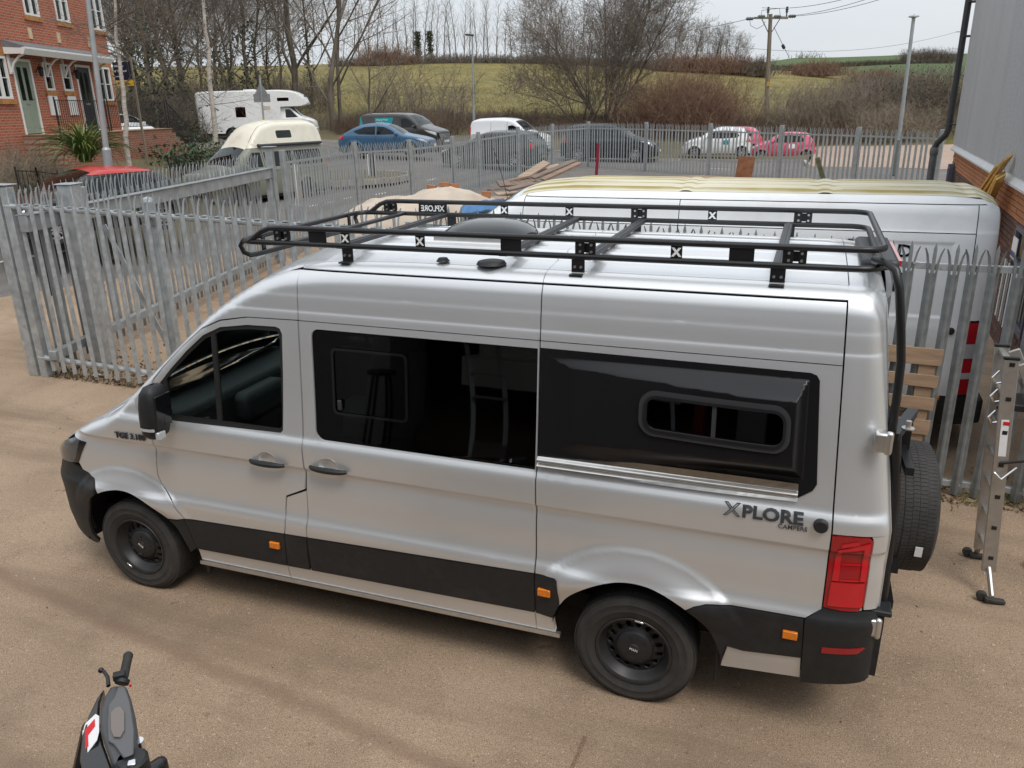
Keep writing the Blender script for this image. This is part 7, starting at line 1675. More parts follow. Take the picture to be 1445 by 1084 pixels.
P = scatter((228, 292), (25.5, 30), 1500, 71); P[:, 2] += .35
sb = thing('garden_shrub', 'dark green garden shrub behind the railing by the second birch', 'bush', g3(260, 27.5)); 
rs_ = np.random.RandomState(5); Q = rs_.randn(2600, 3) * np.array([1.1, .9, .38]) + np.array([0, 0, .8]); Q = Q[Q[:, 2] > 0]
o = stems('branches', np.concatenate([rs_.randn(160, 2) * .6, np.zeros((160, 1))], 1), 1.2, 9, M_twigd, .012, .8, 3); o.parent = sb; leaf_cloud('leaves', mat('shrub_leaves', (.045, .075, .03), .55, var=.5, vscale=4), sb, Q, .075, 8)['kind'] = 'stuff'
leaf_cloud('flower', mat('magenta_flower', (.35, .01, .12), .5), sb, np.array([[.25, -.6, 1.1], [.28, -.6, 1.12], [.26, -.62, 1.08]]), .06, 1)
tag(stems('garden_hedge', np.concatenate([scatter((-8, 36), (18.2, 20.5), 1500, 73)]) + np.array([0, 0, .5]), 1.5, 74, M_twigp, .008, .9, 3), 'brown leafless garden hedge left of the brick steps', 'hedge')
P = scatter((10, 60), (17.8, 19), 1600, 75); rs_ = np.random.RandomState(3); P[:, 2] += .5 + rs_.rand(len(P)) * .7
gp_ = thing('garden_plants', 'low leafy green plants behind the lowest railing, above the black car', 'plant', (0, 0, 0)); leaf_cloud('leaves', mat('garden_leaves', (.075, .095, .035), .6, var=.5, vscale=4), gp_, P, .07, 3)['kind'] = 'stuff'
# --- spiky garden plant
ph = thing('spiky_plant', 'big spiky green plant with long arching blades in front of the house', 'plant', at(122, 232, 19.2))
M_blade = mat('spiky_blades', (.095, .15, .035), .5, var=.35, vscale=5, stretch=(1, 1, .3)); M_blade2 = mat('yellow_green_blades', (.20, .23, .06), .5, var=.3, vscale=5)
bl = []
for k in range(5):
    q = MB(); n = 9; Lb = 1.05 + .09 * k; bend_ = .35 + .2 * k; vs = []; a = R(82 - 5 * k); x = z = 0
    for i in range(n + 1):
        t = i / n; w_ = .019 * (1 - t) ** .6 * (.6 + .8 * min(1, t * 4)) + .001; vs += [(x, -w_, z + .006), (x, 0, z - .004), (x, w_, z + .006)]; x += math.cos(a) * Lb / n; z += math.sin(a) * Lb / n; a -= bend_ * 2.2 / n * (.4 + t)
    q.add(vs, [(3 * i + j, 3 * i + j + 1, 3 * i + j + 4, 3 * i + j + 3) for i in range(n) for j in (0, 1)]); o = q.build('leaf', M_blade if k % 3 else M_blade2, None, 40); bl.append(o.data); bpy.data.objects.remove(o)
for k in range(290):
    o = place_mesh(bl[rnd.choice((0, 1, 2, 2, 3, 3, 4, 4))], 'leaf', ph, (rnd.gauss(0, .05), rnd.gauss(0, .05), .05), rnd.random() * 6.28, 0, rnd.uniform(-.3, .5)); k_ = rnd.uniform(.75, 1.1); o.scale = (k_, k_, k_)

ORD = 'first second third fourth fifth sixth seventh eighth ninth tenth eleventh twelfth thirteenth fourteenth fifteenth sixteenth seventeenth eighteenth nineteenth twentieth'.split()
def ordinal(k, n): return (ORD[k] + ' from the left') if k < (n + 1) // 2 and k < 20 else (('rightmost' if n - 1 - k == 0 else ORD[n - 1 - k] + ' from the right'))
def bearing_of(o): v = o.location - CAM; return v.dot(RH) / v.dot(FH)
for grp, txt in (('bare trees in the wood behind the motorhome', 'bare tree in the wood behind the motorhome, %s by its trunk'), ('row of bare poplars on the hill crest', 'slim bare poplar, %s in the hill-crest row'), ('clump of bare trees right of the big willow bush', 'round-headed bare tree, %s in the right clump on the crest')):
    ms = sorted([o for o in COL.objects if o.get('group') == grp and o.get('category')], key=bearing_of)
    for k, o in enumerate(ms):
        if 'ivy-covered' not in o['label']: o['label'] = txt % ordinal(k, len(ms))
# ================================================================== street furniture
M_lamp = mat('galvanised_lamp_post', (.36, .38, .39), .5, .4, var=.1, vscale=4)
M_wood = mat('weathered_pole_timber', (.20, .165, .12), .85, var=.25, vscale=2, stretch=(4, 4, .3), bump=.2)
def pt(px, py, d): return at(px, py, d)
q_l = 'lamp posts'
B, Tp = pt(153, 237, 18.6), pt(119, -40, 18.6); t = thing('lamp_post', 'tall grey lamp post in front of the brick house', 'lamp post', B); D_ = Tp - B
q = MB(); q.tube([D_ * 0, D_ * .10], .105, 14); q.tube([D_ * .10, D_ * .112], [.105, .07], 14); q.build('post_base', M_lamp, t, 40)
q = MB(); q.tube([D_ * .112, D_], [.068, .05], 12); q.build('post_shaft', M_lamp, t, 40)
B, Tp = pt(668.5, 170, 50), pt(666.5, 50, 50); t = thing('lamp_post', 'slim lamp post with a flat head, behind the small white van', 'lamp post', B); D_ = Tp - B
q = MB(); q.tube([D_ * 0, D_ * .12], .10, 10); q.tube([D_ * .12, D_], [.065, .05], 10); q.build('post_shaft', M_lamp, t, 40)
q = MB(); q.bar(D_ + RH * .1, D_ - RH * .45 + Vector((0, 0, .05)), .22, .10); q.build('lamp_head', M_grey, t, bevel=.03)
B, Tp = pt(1262, 247, 26.4), pt(1289.5, 24, 26.4); t = thing('lamp_post', 'grey lamp post with a round flat cap, rising behind the back fence at the right', 'lamp post', B); D_ = Tp - B
q = MB(); q.tube([D_ * 0, D_ * .235], .115, 14); q.tube([D_ * .235, D_ * .25], [.115, .07], 14); q.build('post_base', mat('grey_green_post', (.19, .21, .20), .5, .3), t, 40)
q = MB(); q.tube([D_ * .25, D_], [.068, .055], 12); q.build('post_shaft', M_lamp, t, 40)
q = MB(); q.lathe([(.0, .10), (.03, .06), (.16, .03), (.17, 0), (.06, -.03), (.05, -.08)], D_, (0, 0, 1), 16); q.build('post_cap', M_lamp, t, 40)
# utility pole and its wires
B, Tp = pt(1080.5, 172, 60), pt(1087.5, 20, 60); t = thing('utility_pole', 'wooden utility pole with a crossarm of insulators in the rough field', 'utility pole', B); D_ = Tp - B
q = MB(); q.tube([D_ * -.03, D_], [.19, .14], 12); q.build('pole', M_wood, t, 40)
arm = [pt(1064, 25.5, 60) - B, pt(1112, 25.5, 60) - B]
q = MB(); q.bar(arm[0], arm[1], .16, .14); q.build('crossarm', M_wood, t)
q = MB(); m_ = (arm[0] + arm[1]) / 2
for e in (-.55, .55): q.bar(m_ + RH * e * 1.3, m_ + Vector((0, 0, -1.0)) + RH * .12 * (1 if e > 0 else -1), .05, .05)
q.build('arm_brace', M_grey, t)
M_ins = mat('green_glass_insulator', (.09, .14, .13), .2, coat=.4)
ins = []
for px_, py_ in ((1058, 26.5), (1074.5, 23.5), (1097, 23.5), (1118, 23)):
    p = pt(px_, py_, 60) - B; q = MB(); q.lathe([(0, -.3), (.09, -.26), (.14, -.12), (.09, -.1), (.14, .04), (.09, .06), (.13, .2), (.05, .28), (0, .3)], p, RH, 10); q.build('insulator', M_ins, t, 40); ins.append(p + B)
for px_, py_ in ((1084, 16), (1110.5, 15.5)):
    p = pt(px_, py_, 60) - B; q = MB(); q.lathe([(0, .32), (.10, .26), (.07, .18), (.13, .1), (.07, .02), (.12, -.06), (.05, -.12), (.04, -.4)], p, (0, 0, 1), 10); q.build('post_insulator', M_grey, t, 40)
q = MB(); P = [pt(a, b, 60) - B for a, b in ((1058, 28), (1059, 36), (1068, 41), (1077, 36), (1080, 30))]; q.tube(P, .018, 5); P = [pt(a, b, 60) - B for a, b in ((1074, 23), (1075, 15), (1088, 13), (1100, 12), (1101, 22))]; q.tube(P, .018, 5); q.build('jumper_wire', M_grey, t)
q = MB(); q.tube([pt(1092, 38, 60) - B, pt(1114, 82, 60) - B], .02, 5); q.lathe([(0, .2), (.12, .15), (.12, -.15), (0, -.2)], pt(1105.5, 66, 60) - B, (pt(1114, 82, 60) - pt(1092, 38, 60)), 8); q.build('stay_wire', M_grey, t)
q = MB(); p = pt(1083, 120, 60) - B; q.box(p + c_f * -.2, (.24, .05, .3)); q.build('warning_plate', mat('yellow_plate_paint', (.62, .38, .02), .5), t)
def wire(name, label, a, b, sag, r=.016):
    a, b = Vector(a), Vector(b); q = MB(); q.tube([a.lerp(b, k / 14) - Vector((0, 0, sag * 4 * (k / 14) * (1 - k / 14))) for k in range(15)], r, 5, cap=False); return tag(q.build(name, M_grey, None), label, 'wire', 'overhead wires')
wire('overhead_wire', 'topmost overhead wire, from the left post insulator up to the right edge of the sky', ins[1] + Vector((0, 0, .6)), pt(1260, -22, 42), .4)
wire('overhead_wire', 'middle overhead wire, from the inner right insulator of the pole to the upper right', ins[2], pt(1300, -30, 42), .4)
wire('overhead_wire', 'lowest of the overhead wires rising right from the outer right insulator', ins[3], pt(1340, -36, 42), .4)
wire('overhead_wire', 'overhead wire going left from the pole behind the bare tree tops', ins[0], pt(880, 40, 130), .8, .02)
fp = pt(1353, 79, 300); t = thing('utility_pole', 'tiny distant utility pole on the skyline beside the factory wall', 'utility pole', fp); D_ = pt(1356, 45, 300) - fp
q = MB(); q.tube([D_ * 0, D_], .22, 6); q.build('pole', M_wood, t); q = MB(); q.bar(D_ + RH * -1.7, D_ + RH * 1.7, .25, .25); q.build('crossarm', M_wood, t)
wire('overhead_wire', 'long thin wire low over the far hills, ending at the distant pole', pt(1000, 61, 230), fp + D_ + RH * -1.5, 4.2, .05)
# road sign seen from behind
M_back = mat('grey_sign_back', (.30, .31, .32), .5, .4, var=.05)
B = pt(374, 190, 34); Tp = pt(366.5, 108, 34); t = thing('road_sign', 'triangular road sign seen from behind, with a plate below, by the motorhome', 'road sign', B); D_ = Tp - B
q = MB(); q.tube([D_ * -.2, D_], .04, 10); q.build('sign_post', M_lamp, t, 40)
c = pt(367.5, 127, 34) - B + FH * .06
q = MB(); q.prism([(-.34, -.28), (.34, -.28), (.0, .33)], lambda u, v: c + RH * u + Vector((0, 0, v)), lambda u, v: c + RH * u + Vector((0, 0, v)) + FH * .012); q.build('triangle_plate', M_back, t, 0)
c2 = pt(369, 138.5, 34) - B + FH * .06; q = MB(); q.prism([(-.36, -.17), (.36, -.17), (.36, .17), (-.36, .17)], lambda u, v: c2 + RH * u + Vector((0, 0, v)), lambda u, v: c2 + RH * u + Vector((0, 0, v)) + FH * .012); q.build('lower_plate', M_back, t, 0)
q = MB(); q.tube([D_ * .24, D_ * .31], .046, 10); q.build('yellow_tag', mat('tag_yellow', (.6, .4, .03), .5), t)
# For Sale board
M_navy = mat('navy_board', (.012, .015, .035), .5); M_yel = mat('yellow_board', (.70, .42, .02), .5)
c = pt(173, 104, 26); t = thing('sale_board', 'dark navy and yellow For Sale board on a post behind the first birch', 'sign board', (c.x, c.y, g(c.x, c.y))); c = c - t.location
n_ = Vector((FH.x, FH.y, 0)); u_ = (RH * .96 - FH * .28).normalized(); n_ = Vector((-u_.y, u_.x, 0))
def brd(name, m, x0, x1, z0, z1, o, th=.02):
    q = MB(); q.prism([(x0, z0), (x1, z0), (x1, z1), (x0, z1)], lambda a, b: c + u_ * a + Vector((0, 0, b)) + n_ * o, lambda a, b: c + u_ * a + Vector((0, 0, b)) + n_ * (o + th)); return q.build(name, m, t, 0)
q = MB(); q.bar(c + u_ * .35 + n_ * .06 + Vector((0, 0, .5)), Vector((c.x, c.y, -.2)) + u_ * .35 + n_ * .06, .07, .05); q.build('board_post', M_wood, t)
brd('board_panel', M_navy, -.34, .34, -.20, .36, 0); brd('sale_strip', M_yel, -.28, .36, -.38, -.21, -.004)
for k, s_ in enumerate(('Wilkinson', '& Townsend', 'estate agents')): text_obj('board_lettering', s_, .10 if k < 2 else .07, M_whitelet, t, lambda a, b, h, k=k: c + u_ * (a - .30) + Vector((0, 0, .20 - .15 * k + b)) - n_ * (.004 + h), sx=.92)
text_obj('board_lettering', 'For Sale', .14, M_navy, t, lambda a, b, h: c + u_ * (a - .24) + Vector((0, 0, b - .345)) - n_ * (.008 + h), off=.002)
# traffic island, bollard and posts on the road
ic = Vector((*gpt(482, 252), 0)); ic.z = g(ic.x, ic.y); ra, rb_ = 2.6, 2.6
q = MB(); q.lathe([(0, .30), (1.2, .26), (2.1, .15), (2.6, .06), (2.65, -.1)], ic, (0, 0, 1), 36); tag(q.build('traffic_island', M_verge, None, 60), kind='structure')
q = MB()
for k in range(64):
    a = 2 * math.pi * k / 64; q.box(ic + Vector((math.cos(a) * 2.72, math.sin(a) * 2.72, .03 + rnd.uniform(-.015, .015))), (.20, .22, .2), Matrix.Rotation(a + rnd.uniform(-.1, .1), 3, 'Z'))
tag(q.build('island_cobbles', mat('cobble', (.34, .29, .24), .85, var=.25, vscale=2), None, 0), kind='stuff')
b_ = ic + RH * 1.45 - FH * 1.2; b_.z = ic.z
t = thing('traffic_bollard', 'white and black striped bollard on the traffic island', 'bollard', b_)
q = MB(); q.b2((-.16, -.05, .1), (.16, .05, 1.0)); q.build('bollard_body', M_grey, t, bevel=.03)
for x in (-.13, 0, .13): q = MB(); q.b2((x - .03, -.062, .14), (x + .03, -.05, .97)); o = q.build('white_stripe', M_whitelet, t)
t.rotation_euler = (0, 0, math.atan2(RH.y, RH.x))
for (px_, py_, d_, h_, lb) in ((420, 291, 18.6, 1.0, 'white plastic strip hanging behind the far fence by the end post'), (408, 302, 18.2, .62, 'cream wooden stake behind the far fence, left of two'), (427, 300, 18.4, .62, 'cream wooden stake behind the far fence, right of two')):
    p = pt(px_, py_, d_); q = MB(); q.bar((0, 0, 0), (.06 * (h_ > .8), .0, h_), .09, .05); o = q.build('marker_post', M_whitelet if h_ > .8 else mat('cream_stake', (.5, .42, .3), .7), None); o.location = p; tag(o, lb, 'post')
p = pt(841.5, 247, 30.5); t = MB(); t.box((0, 0, .62), (.11, .08, 1.24)); o = t.build('red_post', mat('crimson_paint', (.22, .008, .03), .45), None, bevel=.01); o.location = p; o.rotation_euler = (0, R(3), 0); tag(o, 'crimson square post standing inside the back fence', 'post')
# ================================================================== yard clutter
M_tarp = mat('beige_tarpaulin', (.50, .42, .34), .75, var=.14, vscale=1.6, dirt=(.30, .23, .17), dscale=1.3, damt=.6, bump=.3, bscale=6)
hc_ = at(592, 285, 17.4); hc_.z = 0; hrot = math.atan2(RH.y, RH.x)
q = MB(); vs = []; nx, ny = 44, 22
def heap(u, v): 
    e = (max(0, 1 - abs(u) ** 3.2) * max(0, 1 - abs(v) ** 3)) ** .45; return e * (1.50 + .26 * u + .16 * noise.noise(Vector((u * 2.2, v * 2, 0))) + .07 * noise.noise(Vector((u * 7, v * 5, 3)))) 
for i in range(nx + 1):
    for j in range(ny + 1):
        u, v = -1 + 2 * i / nx, -1 + 2 * j / ny; vs.append((u * 2.35, v * 1.3, heap(u, v)))
q.add(vs, [(i * (ny + 1) + j, (i + 1) * (ny + 1) + j, (i + 1) * (ny + 1) + j + 1, i * (ny + 1) + j + 1) for i in range(nx) for j in range(ny)])
o = q.build('covered_heap', M_tarp, None, 60); o.location = hc_; o.rotation_euler = (0, 0, hrot); tag(o, 'long heap covered by a dirty beige tarpaulin, behind the roof rack', 'tarpaulin')
def heap_pt(u, v): c_, s_ = math.cos(hrot), math.sin(hrot); return hc_ + Vector((u * 2.35 * c_ - v * 1.3 * s_, u * 2.35 * s_ + v * 1.3 * c_, heap(u, v)))
for k, (u, v, lb) in enumerate(((.12, .15, 'orange brick lying on the tarpaulin heap, leftmost'), (.25, .05, 'half-hidden orange brick on the tarpaulin heap, second from the left'), (.34, .2, 'orange brick near the right end of the tarpaulin heap, lying flat'), (.66, .12, 'orange brick standing at the right end of the tarpaulin heap'))):
    q = MB(); q.box((0, 0, .045), (.22, .105, .09 if k != 3 else .14)); o = q.build('loose_brick', M_bk[2], None, bevel=.006); o.location = heap_pt(u, v); o.rotation_euler = (0, R(4), hrot + rnd.uniform(-.6, .6)); tag(o, lb, 'brick', 'bricks weighing down the tarpaulin')
M_blue = mat('blue_sheeting', (.05, .15, .32), .45, var=.2, vscale=4, bump=.3, bscale=12)
bc = at(683, 288, 15.4); bc.z = 0; t = thing('covered_crate', 'grey crate covered with crumpled blue sheeting, beside the tarpaulin heap', 'crate', bc, hrot)
q = MB(); q.b2((-.42, -.45, 0), (.45, .45, 1.40)); q.build('crate_body', M_galv2, t, bevel=.02)
q = MB(); q.b2((-.38, -.47, 1.05), (.05, -.455, 1.34)); q.build('crate_window', G_car, t)
q = MB(); vs = []
for i in range(15):
    for j in range(11):
        x, y = -.5 + 1.05 * i / 14, -.52 + 1.04 * j / 10; e = max(abs(x) - .40, abs(y) - .42, 0); vs.append((x, y, 1.49 + .10 * x + .05 * noise.noise(Vector((x * 6, y * 6, 1))) - e * 1.0))
vs2 = [(x, y, z - .02) for x, y, z in vs]; q.add(vs + vs2, [(i * 11 + j, (i + 1) * 11 + j, (i + 1) * 11 + j + 1, i * 11 + j + 1) for i in range(14) for j in range(10)] + [(165 + i * 11 + j, 165 + i * 11 + j + 1, 165 + (i + 1) * 11 + j + 1, 165 + (i + 1) * 11 + j) for i in range(14) for j in range(10)])
q.build('blue_sheet', M_blue, t, 60)
M_old = mat('old_plank_timber', (.27, .185, .135), .85, var=.22, vscale=2, stretch=(1, 8, 8), bump=.3, bscale=20); M_old2 = mat('pale_plank_timber', (.36, .27, .20), .85, var=.22, vscale=2, stretch=(1, 8, 8), bump=.3, bscale=20); M_old3 = mat('grey_plank_timber', (.20, .15, .12), .85, var=.22, vscale=2, stretch=(1, 8, 8), bump=.3, bscale=20); M_grn = mat('green_painted_edge', (.05, .16, .07), .6, var=.3)
tpx = [((690, 272), (742, 268), 15.6, .22), ((700, 279), (752, 277), 15.3, .22), ((703, 266), (760, 262), 15.8, .24), ((718, 263), (760, 253), 16.0, .2), ((735, 261), (772, 238), 16.2, .24), ((752, 262), (812, 237), 15.6, .22), ((766, 266), (818, 242), 15.4, .20), ((745, 257), (790, 247), 16.4, .2), ((716, 283), (760, 272), 15.2, .2)]
tb = at(750, 300, 15.8); tb.z = 0
t = thing('timber_stack', 'stack of green-edged boards under the loose planks, left of the white panel van', 'timber stack', tb, hrot)
zt_ = min(at(a[0], a[1], d).z for a, b, d, w_ in tpx) - .06; k = 0; z = .1
while z < zt_:
    for y in (-.32, 0, .32):
        q = MB(); q.box((rnd.uniform(-.05, .05), y, z), (1.5, .26, .035), Matrix.Rotation(rnd.uniform(-.05, .05), 3, 'Z')); q.build('board', M_grn if rnd.random() < .3 else M_old, t)
    z += .07
for k, (a, b, d, w_) in enumerate(tpx):
    q = MB(); lift = Vector((0, 0, .05 + .02 * k)); q.bar(at(*a, d) + lift, at(*b, d + .35) + lift, w_ * .95, .04, (.25 * ((k * 7) % 5 - 2) / 2, -.10 - .13 * (k % 3), .95)); o = q.build('loose_plank', (M_old, M_old2, M_old3)[k % 3], None)
    tag(o, ('short worn plank at the left edge of the plank pile', 'lowest front plank of the plank pile', 'flat plank in the middle layer of the plank pile', 'narrow plank above the middle layer, left half of the pile', 'steep worn plank crossing the top of the pile', 'longest plank, sloping up to the right on top of the pile', 'plank just under the longest sloping plank', 'plank half hidden behind the steep crossing plank', 'plank at the bottom right front of the plank pile')[k], 'plank', 'loose planks piled behind the white van bonnet')
for px_, py_, d_, w_, m_, lb, tl in ((1050, 250, 22, .48, mat('rusty_board', (.24, .10, .05), .8, var=.3), 'rusty brown board standing upright behind the white van roof', 6), (1157, 250, 22, .13, mat('olive_board', (.12, .12, .06), .8, var=.3), 'narrow olive board standing on end behind the white van roof', -22)):
    p = at(px_, py_, d_); q = MB(); q.box((0, 0, .2), (w_, .03, .75), Matrix.Rotation(R(tl), 3, 'Y')); o = q.build('upright_board', m_, None); o.location = p; o.rotation_euler = (0, 0, hrot); tag(o, lb, 'board')
# pallet leaning on the near fence
M_pal = mat('pallet_timber', (.30, .20, .125), .8, var=.2, vscale=3, stretch=(1, 6, 6), bump=.25, bscale=30, dirt=(.24, .17, .12), dscale=4, damt=.4)
t = thing('wooden_pallet', 'wooden pallet leaning on the fence behind the spare wheel', 'pallet', (4.98, 3.34, 0)); t.rotation_euler = (R(-4), R(1.5), 0)
for z, h_ in ((1.285, .145), (1.075, .105), (.875, .11), (.665, .13), (.44, .11), (.2, .14)):
    q = MB(); q.box((0, 0, z), (1.0, .022, h_)); q.build('slat', M_pal, t, bevel=.003)
for x in (-.38, .0, .40): q = MB(); q.box((x, .062, .72), (.13, .10, 1.22)); q.build('stringer', M_pal, t, bevel=.003)
for z in (1.28, .72, .2): q = MB(); q.box((0, .124, z), (1.0, .02, .10)); q.build('back_slat', M_pal, t)
# aluminium ladder
t = thing('ladder', 'aluminium folding ladder standing by the fence at the right edge', 'ladder', (5.79, 1.93, 0))
YF = .31; TX, TZ = -.125, 1.72
for y, z1, z0 in ((0, TZ, .17), (YF, TZ, .17)):
    q = MB(); f = lambda z: Vector((TX * z / TZ, y, z)); q.bar(f(z0), f(z1), .026, .088, (1, 0, 0)); q.build('stile', M_alud, t, bevel=.004)
    q = MB(); q.box(f(z1 + .008), (.092, .032, .016)); q.build('end_cap', M_black, t)
    q = MB(); sy = -.13 if y == 0 else .17; q.cyl(f(.2), f(.05) + Vector((.01, sy, 0)), .018, n=8); q.build('foot_stem', M_alud, t)
    q = MB(); q.bar(f(.05) + Vector((-.04, sy - .03, -.012)), f(.03) + Vector((.09, sy, -.012)), .045, .028); q.cyl(f(.06) + Vector((-.05, sy - .02, -.02)), f(.06) + Vector((-.05, sy + .02, -.02)), .035, n=12); q.build('rubber_foot', M_rubber, t, 40, bevel=.006)
for k in range(7):
    z = .28 + .235 * k; x = TX * z / TZ
    q = MB(); q.bar((x, .01, z), (x, YF - .01, z), .04, .028); q.build('rung', M_alud, t, bevel=.004)
    q = MB(); q.box((x + .004, -.0145, z), (.032, .006, .03)); q.build('rung_plug', M_black, t, bevel=.003)
for z in (1.58, 1.45, 1.30):
    q = MB(); x = TX * z / TZ; q.tube([(x - .04, .10, z + .03), (x - .075, .10, z - .02), (x - .05, .10, z - .06), (x - .01, .10, z - .05)], .008, 6); q.build('locking_hook', M_chrome, t)
q = MB(); q.box((TX * 1.2 / TZ + .002, -.0145, 1.18), (.045, .003, .26), Matrix.Rotation(R(-4.6), 3, 'Y')); q.build('warning_label', M_whitelet, t)
q = MB(); q.box((TX * 1.2 / TZ + .002, -.0165, 1.285), (.04, .002, .025)); q.build('label_heading', M_red, t)
for y in (0, YF):
    q = MB(); q.bar((TX + .07, y, 1.70), (.78, y, .05), .026, .08, (1, 0, 0)); q.build('rear_stile', M_alud, t, bevel=.004)
for k in range(6): f_ = .12 + .15 * k; q = MB(); q.bar((TX + .07 + (.71 - TX) * f_, .01, 1.70 - 1.65 * f_), (TX + .07 + (.71 - TX) * f_, YF - .01, 1.70 - 1.65 * f_), .04, .028); q.build('rear_rung', M_alud, t)
q = MB(); q.b2((TX + .03, .02, 1.36), (TX + .42, YF - .02, 1.41)); q.build('platform', M_black, t, bevel=.01)
q = MB(); q.tube([(-.08, -.02, 1.0), (.1, -.03, 1.05), (.35, -.02, 1.2)], .010, 6); q.tube([(-.1, .25, 1.3), (.1, .25, 1.33), (.3, .25, 1.38)], .010, 6); q.build('spreader_rods', M_black, t)['kind'] = 'stuff'
q = MB(); q.tube([(-.10, -.02, .93), (-.06, -.05, .90), (.02, -.03, .99)], .007, 6); q.build('locking_lever', M_chrome, t)
q = MB(); q.tube([(6.22 + .09 * math.cos(a), 2.35 + .12 * math.sin(a), .015 + .004 * a) for a in [i * .5 for i in range(20)]], .011, 6); tag(q.build('orange_cable', mat('orange_cable_sheath', (.55, .14, .02), .5), None), 'coil of orange cable on the ground at the right edge by the ladder', 'cable')
# ================================================================== scooter with an L plate, bottom left
rz = math.atan2(-.66, -.75); t = thing('scooter', 'black motor scooter with a red L plate, only its front in the corner', 'scooter', (1.88, -1.84, 0), rz)
Mi = (Matrix.Translation((1.88, -1.84, 0)) @ Matrix.Rotation(rz, 4, 'Z')).inverted()
def lz(px, py, z): v = ray(px, py); k = (z - CAM.z) / v.z; return Mi @ (CAM + v * k)
M_scgrey = mat('scooter_grey_plastic', (.06, .062, .066), .42, bump=.05, bscale=300); M_scblk = mat('scooter_black', (.010, .010, .011), .2, coat=.4); M_screen = mat('scooter_screen', (.16, .13, .115), .25, coat=.3)
def slab(name, pts, m, z, th, bev=.012, parent=None, drop=None):
    P = [lz(x, y, z + (drop(x, y) if drop else 0)) for x, y in pts]; q = MB(); n = len(P); c = sum((p for p in P), Vector()) / n
    lowp = [Vector((c.x + (p.x - c.x) * .92, c.y + (p.y - c.y) * .92, p.z - th)) for p in P]
    q.add(P + lowp, [tuple(range(n)), tuple(range(2 * n - 1, n - 1, -1))] + [(i, n + i, n + (i + 1) % n, (i + 1) % n) for i in range(n)]); return q.build(name, m, parent or t, 40, bevel=bev)
slab('handlebar_cowl', [(156, 967), (178, 966), (185, 985), (191, 1010), (194, 1032), (193, 1058), (188, 1070), (172, 1076), (158, 1080), (150, 1058), (141, 1030), (140, 1005), (145, 985)], M_scgrey, 1.0, .10, .014)
slab('cowl_centre', [(166, 968), (177, 968), (184, 990), (190, 1030), (189, 1064), (174, 1070), (160, 1050), (152, 1046), (151, 1020), (152, 995), (160, 985)], mat('scooter_mid_grey', (.105, .105, .108), .4), 1.012, .03, .006)
slab('instrument_screen', [(162, 998), (171, 996), (176, 1004), (176, 1030), (170, 1040), (160, 1040), (156, 1030), (155, 1006)], M_screen, 1.02, .02, .003)
slab('front_fairing', [(147, 970), (141, 990), (139, 1020), (146, 1050), (158, 1082), (150, 1110), (120, 1110), (112, 1070), (116, 1035), (124, 1010), (136, 985)], M_scblk, .965, .22, .02)
slab('front_apron', [(112, 1072), (122, 1110), (110, 1190), (30, 1190), (70, 1112), (90, 1086)], M_scblk, .74, .2, .03)
dl = lambda x, y: (x - 140) * .0012
slab('learner_plate', [(135, 1007), (140, 1010), (140, 1032), (137, 1044), (120, 1067), (116.5, 1062), (116, 1032), (120, 1021)], M_whitelet, .985, .012, .002, None, dl)
slab('plate_letter', [(133.5, 1014), (134, 1024), (124, 1037), (124.5, 1052), (119.5, 1059), (117.6, 1040), (118.5, 1032)], mat('learner_red', (.62, .006, .012), .45), .989, .010, .0, None, dl)
g0, g1, gs = lz(181, 925, 1.02), lz(174, 958, 1.01), lz(172, 964, 1.0)
q = MB(); d_ = (g1 - g0); q.tube([g0 - d_ * .06, g0, g0 + d_ * .04, g0 + d_ * .06, g1], [.016, .021, .021, .0175, .0185], 14); q.build('handle_grip', M_rubber, t, 40)
q = MB()
for k in range(9): p = g0 + d_ * (.12 + .09 * k); q.tube([p, p + d_ * .04], .0195, 14)
o = q.build('grip_ribs', M_rubber, t, 40); o['kind'] = 'stuff'
q = MB(); q.tube([g1, gs + (gs - g1) * .3], .030, 12); q.box(g1 + Vector((.012, 0, .02)), (.05, .035, .03)); q.build('switch_housing', M_clad, t, 40, bevel=.005)
q = MB(); p = lz(184, 967, 1.0); q.box(p, (.009, .009, .010)); q.build('stop_switch', M_red, t)
L0, L1, L2, L3 = lz(153, 968, .99), lz(152, 956, 1.0), lz(147, 948, 1.0), lz(142.5, 946, 1.0)
q = MB(); q.tube([L0, L1, L2, L3], [.009, .008, .0075, .007], 8); q.lathe([(0, .013), (.009, .009), (.013, 0), (.009, -.009), (0, -.013)], L3, (0, 0, 1), 10); q.build('brake_lever', M_black, t, 50)
q = MB(); p = lz(187, 1078, .97); q.lathe([(0, .03), (.05, .03), (.06, .02), (.06, -.05)], p, (0, 0, 1), 16); q.build('switch_cluster', M_clad, t, 40)
q = MB(); q.box(lz(186, 1077, 1.005), (.03, .03, .012)); q.build('switch_button', M_chrome, t, bevel=.004)
q = MB(); p = lz(195, 1048, .95); q.cyl(p + Vector((0, 0, -.04)), p + Vector((0, 0, .01)), .022, n=12); q.build('key_barrel', M_chrome, t, 40)
q = MB(); a = lz(176, 1085, .99); q.tube([a, a + (a - g1).normalized() * .16], .017, 10); q.build('handle_grip', M_rubber, t, 40)
q = MB(); q.tube([(.12, 0, .95), (.34, 0, .33)], .035, 10); q.build('front_fork', M_black, t)
for x, y, nm, a in ((.42, 0, 'front_wheel', 0), (-.41, .76, 'rear_wheel', -62)):
    w_ = spoke_wheel(t, .25, .11, M_rim, 5); w_.name = nm; w_.location = (x, y, .25); w_.rotation_euler = (0, 0, R(a))
q = MB(); q.tube([(.42 + .3 * math.cos(R(a)), 0, .27 + .28 * math.sin(R(a))) for a in range(20, 150, 12)], .07, 8); q.build('front_mudguard', M_scblk, t, 50)
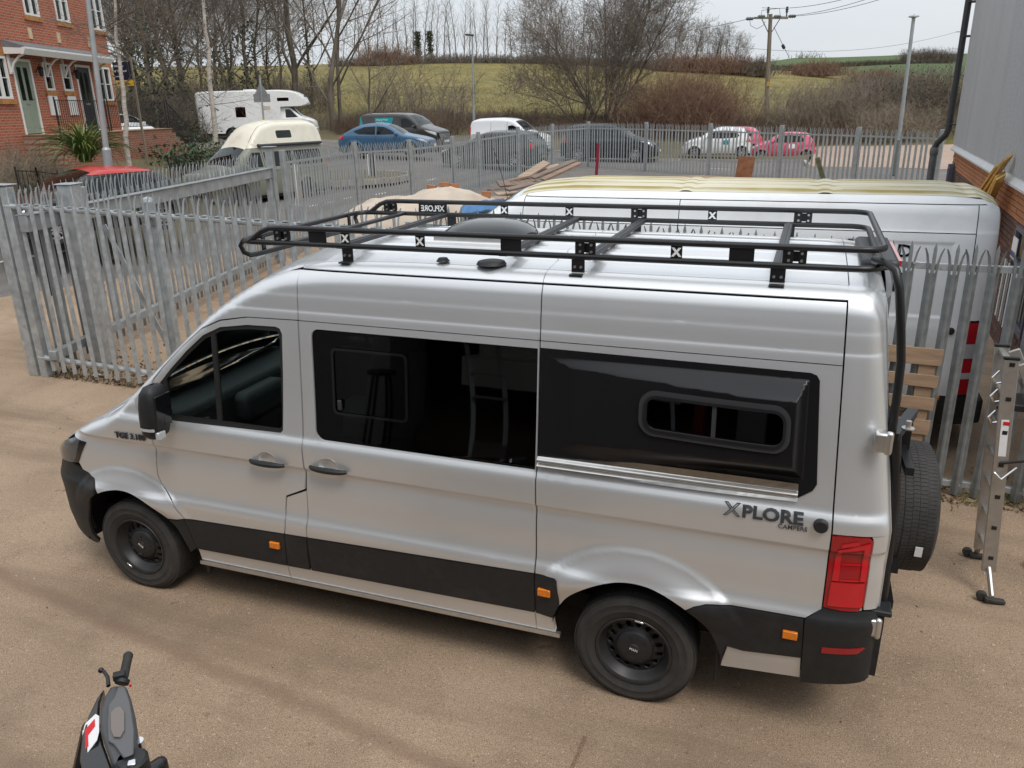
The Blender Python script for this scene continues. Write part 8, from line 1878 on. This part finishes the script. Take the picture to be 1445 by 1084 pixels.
q = MB(); q.prism([(.0, .36), (.02, .62), (.07, .62), (.11, .5), (.07, .32)], lambda x, z: Vector((x, -.15, z)), lambda x, z: Vector((x, .15, z))); q.build('leg_shield', M_scblk, t, bevel=.04).rotation_euler = (0, 0, R(-62))
q = MB(); q.b2((-.55, -.17, .26), (.18, .17, .36)); q.build('footboard', M_clad, t, bevel=.02).rotation_euler = (0, 0, R(-62))
q = MB(); q.prism([(-.38, .34), (-.45, .74), (-1.15, .80), (-1.2, .62), (-.95, .40)], lambda x, z: Vector((x, -.17, z)), lambda x, z: Vector((x, .17, z))); q.build('rear_body', M_scblk, t, bevel=.05).rotation_euler = (0, 0, R(-62))
q = MB(); q.prism([(-.42, .75), (-.45, .82), (-.8, .83), (-1.15, .88), (-1.15, .80)], lambda x, z: Vector((x, -.14, z)), lambda x, z: Vector((x, .14, z))); q.build('seat', M_clad, t, bevel=.03).rotation_euler = (0, 0, R(-62))
# ================================================================== litter and leaves
rs = np.random.RandomState(17)
def flakes(name, m, P, size, seed):
    o = leaf_cloud(name, m, None, P, size, seed); return tag(o, kind='stuff')
n = 1500; P = np.zeros((n, 3)); P[:, 0] = -5.2 + rs.rand(n) ** 1.3 * 6; P[:, 1] = 3.55 + np.abs(rs.randn(n)) * .55; P[:, 2] = .012; flakes('fallen_leaves', mat('dead_leaves', (.16, .10, .05), .9, var=.4, vscale=5), P, .028, 3)
n = 900; P = np.zeros((n, 3)); P[:, 0] = 5 + rs.rand(n) * 2.2; P[:, 1] = 3.3 + np.abs(rs.randn(n)) * .35; P[:, 2] = .012; flakes('fallen_leaves', MATS['dead_leaves'], P, .022, 4)
P = np.random.RandomState(5).rand(700, 3); P = np.stack([-4 + P[:, 0] * 11, -1.6 + P[:, 1] * 5, P[:, 2] * 0 + .006], 1); flakes('loose_grit', mat('grit', (.36, .31, .26), .9, var=.4, vscale=9), P, .011, 6)
for k, (x, y, lb) in enumerate(((-4.55, 3.75, 'scrap of white paper on the ground just inside the near gate leaf'), (-3.9, 3.95, 'small white wrapper by the foot of the near gate leaf'))):
    q = MB(); q.add([(0, 0, .01), (.11, .01, .03), (.12, .07, .012), (.02, .08, .035)], [(0, 1, 2, 3)]); o = q.build('paper_scrap', M_whitelet, None); o.location = (x, y, 0); m_ = o.modifiers.new('thickness', 'SOLIDIFY'); m_.thickness = .003; tag(o, lb, 'litter')

p = at(66, 381, 14.2); q = MB(); q.box((0, 0, .24), (.26, .10, .48)); o = q.build('black_panel', M_black, None, bevel=.01); o.location = (p.x, p.y, g(p.x, p.y)); o.rotation_euler = (0, 0, hrot); tag(o, 'small black panel standing on the road edge behind the two gate posts', 'panel')
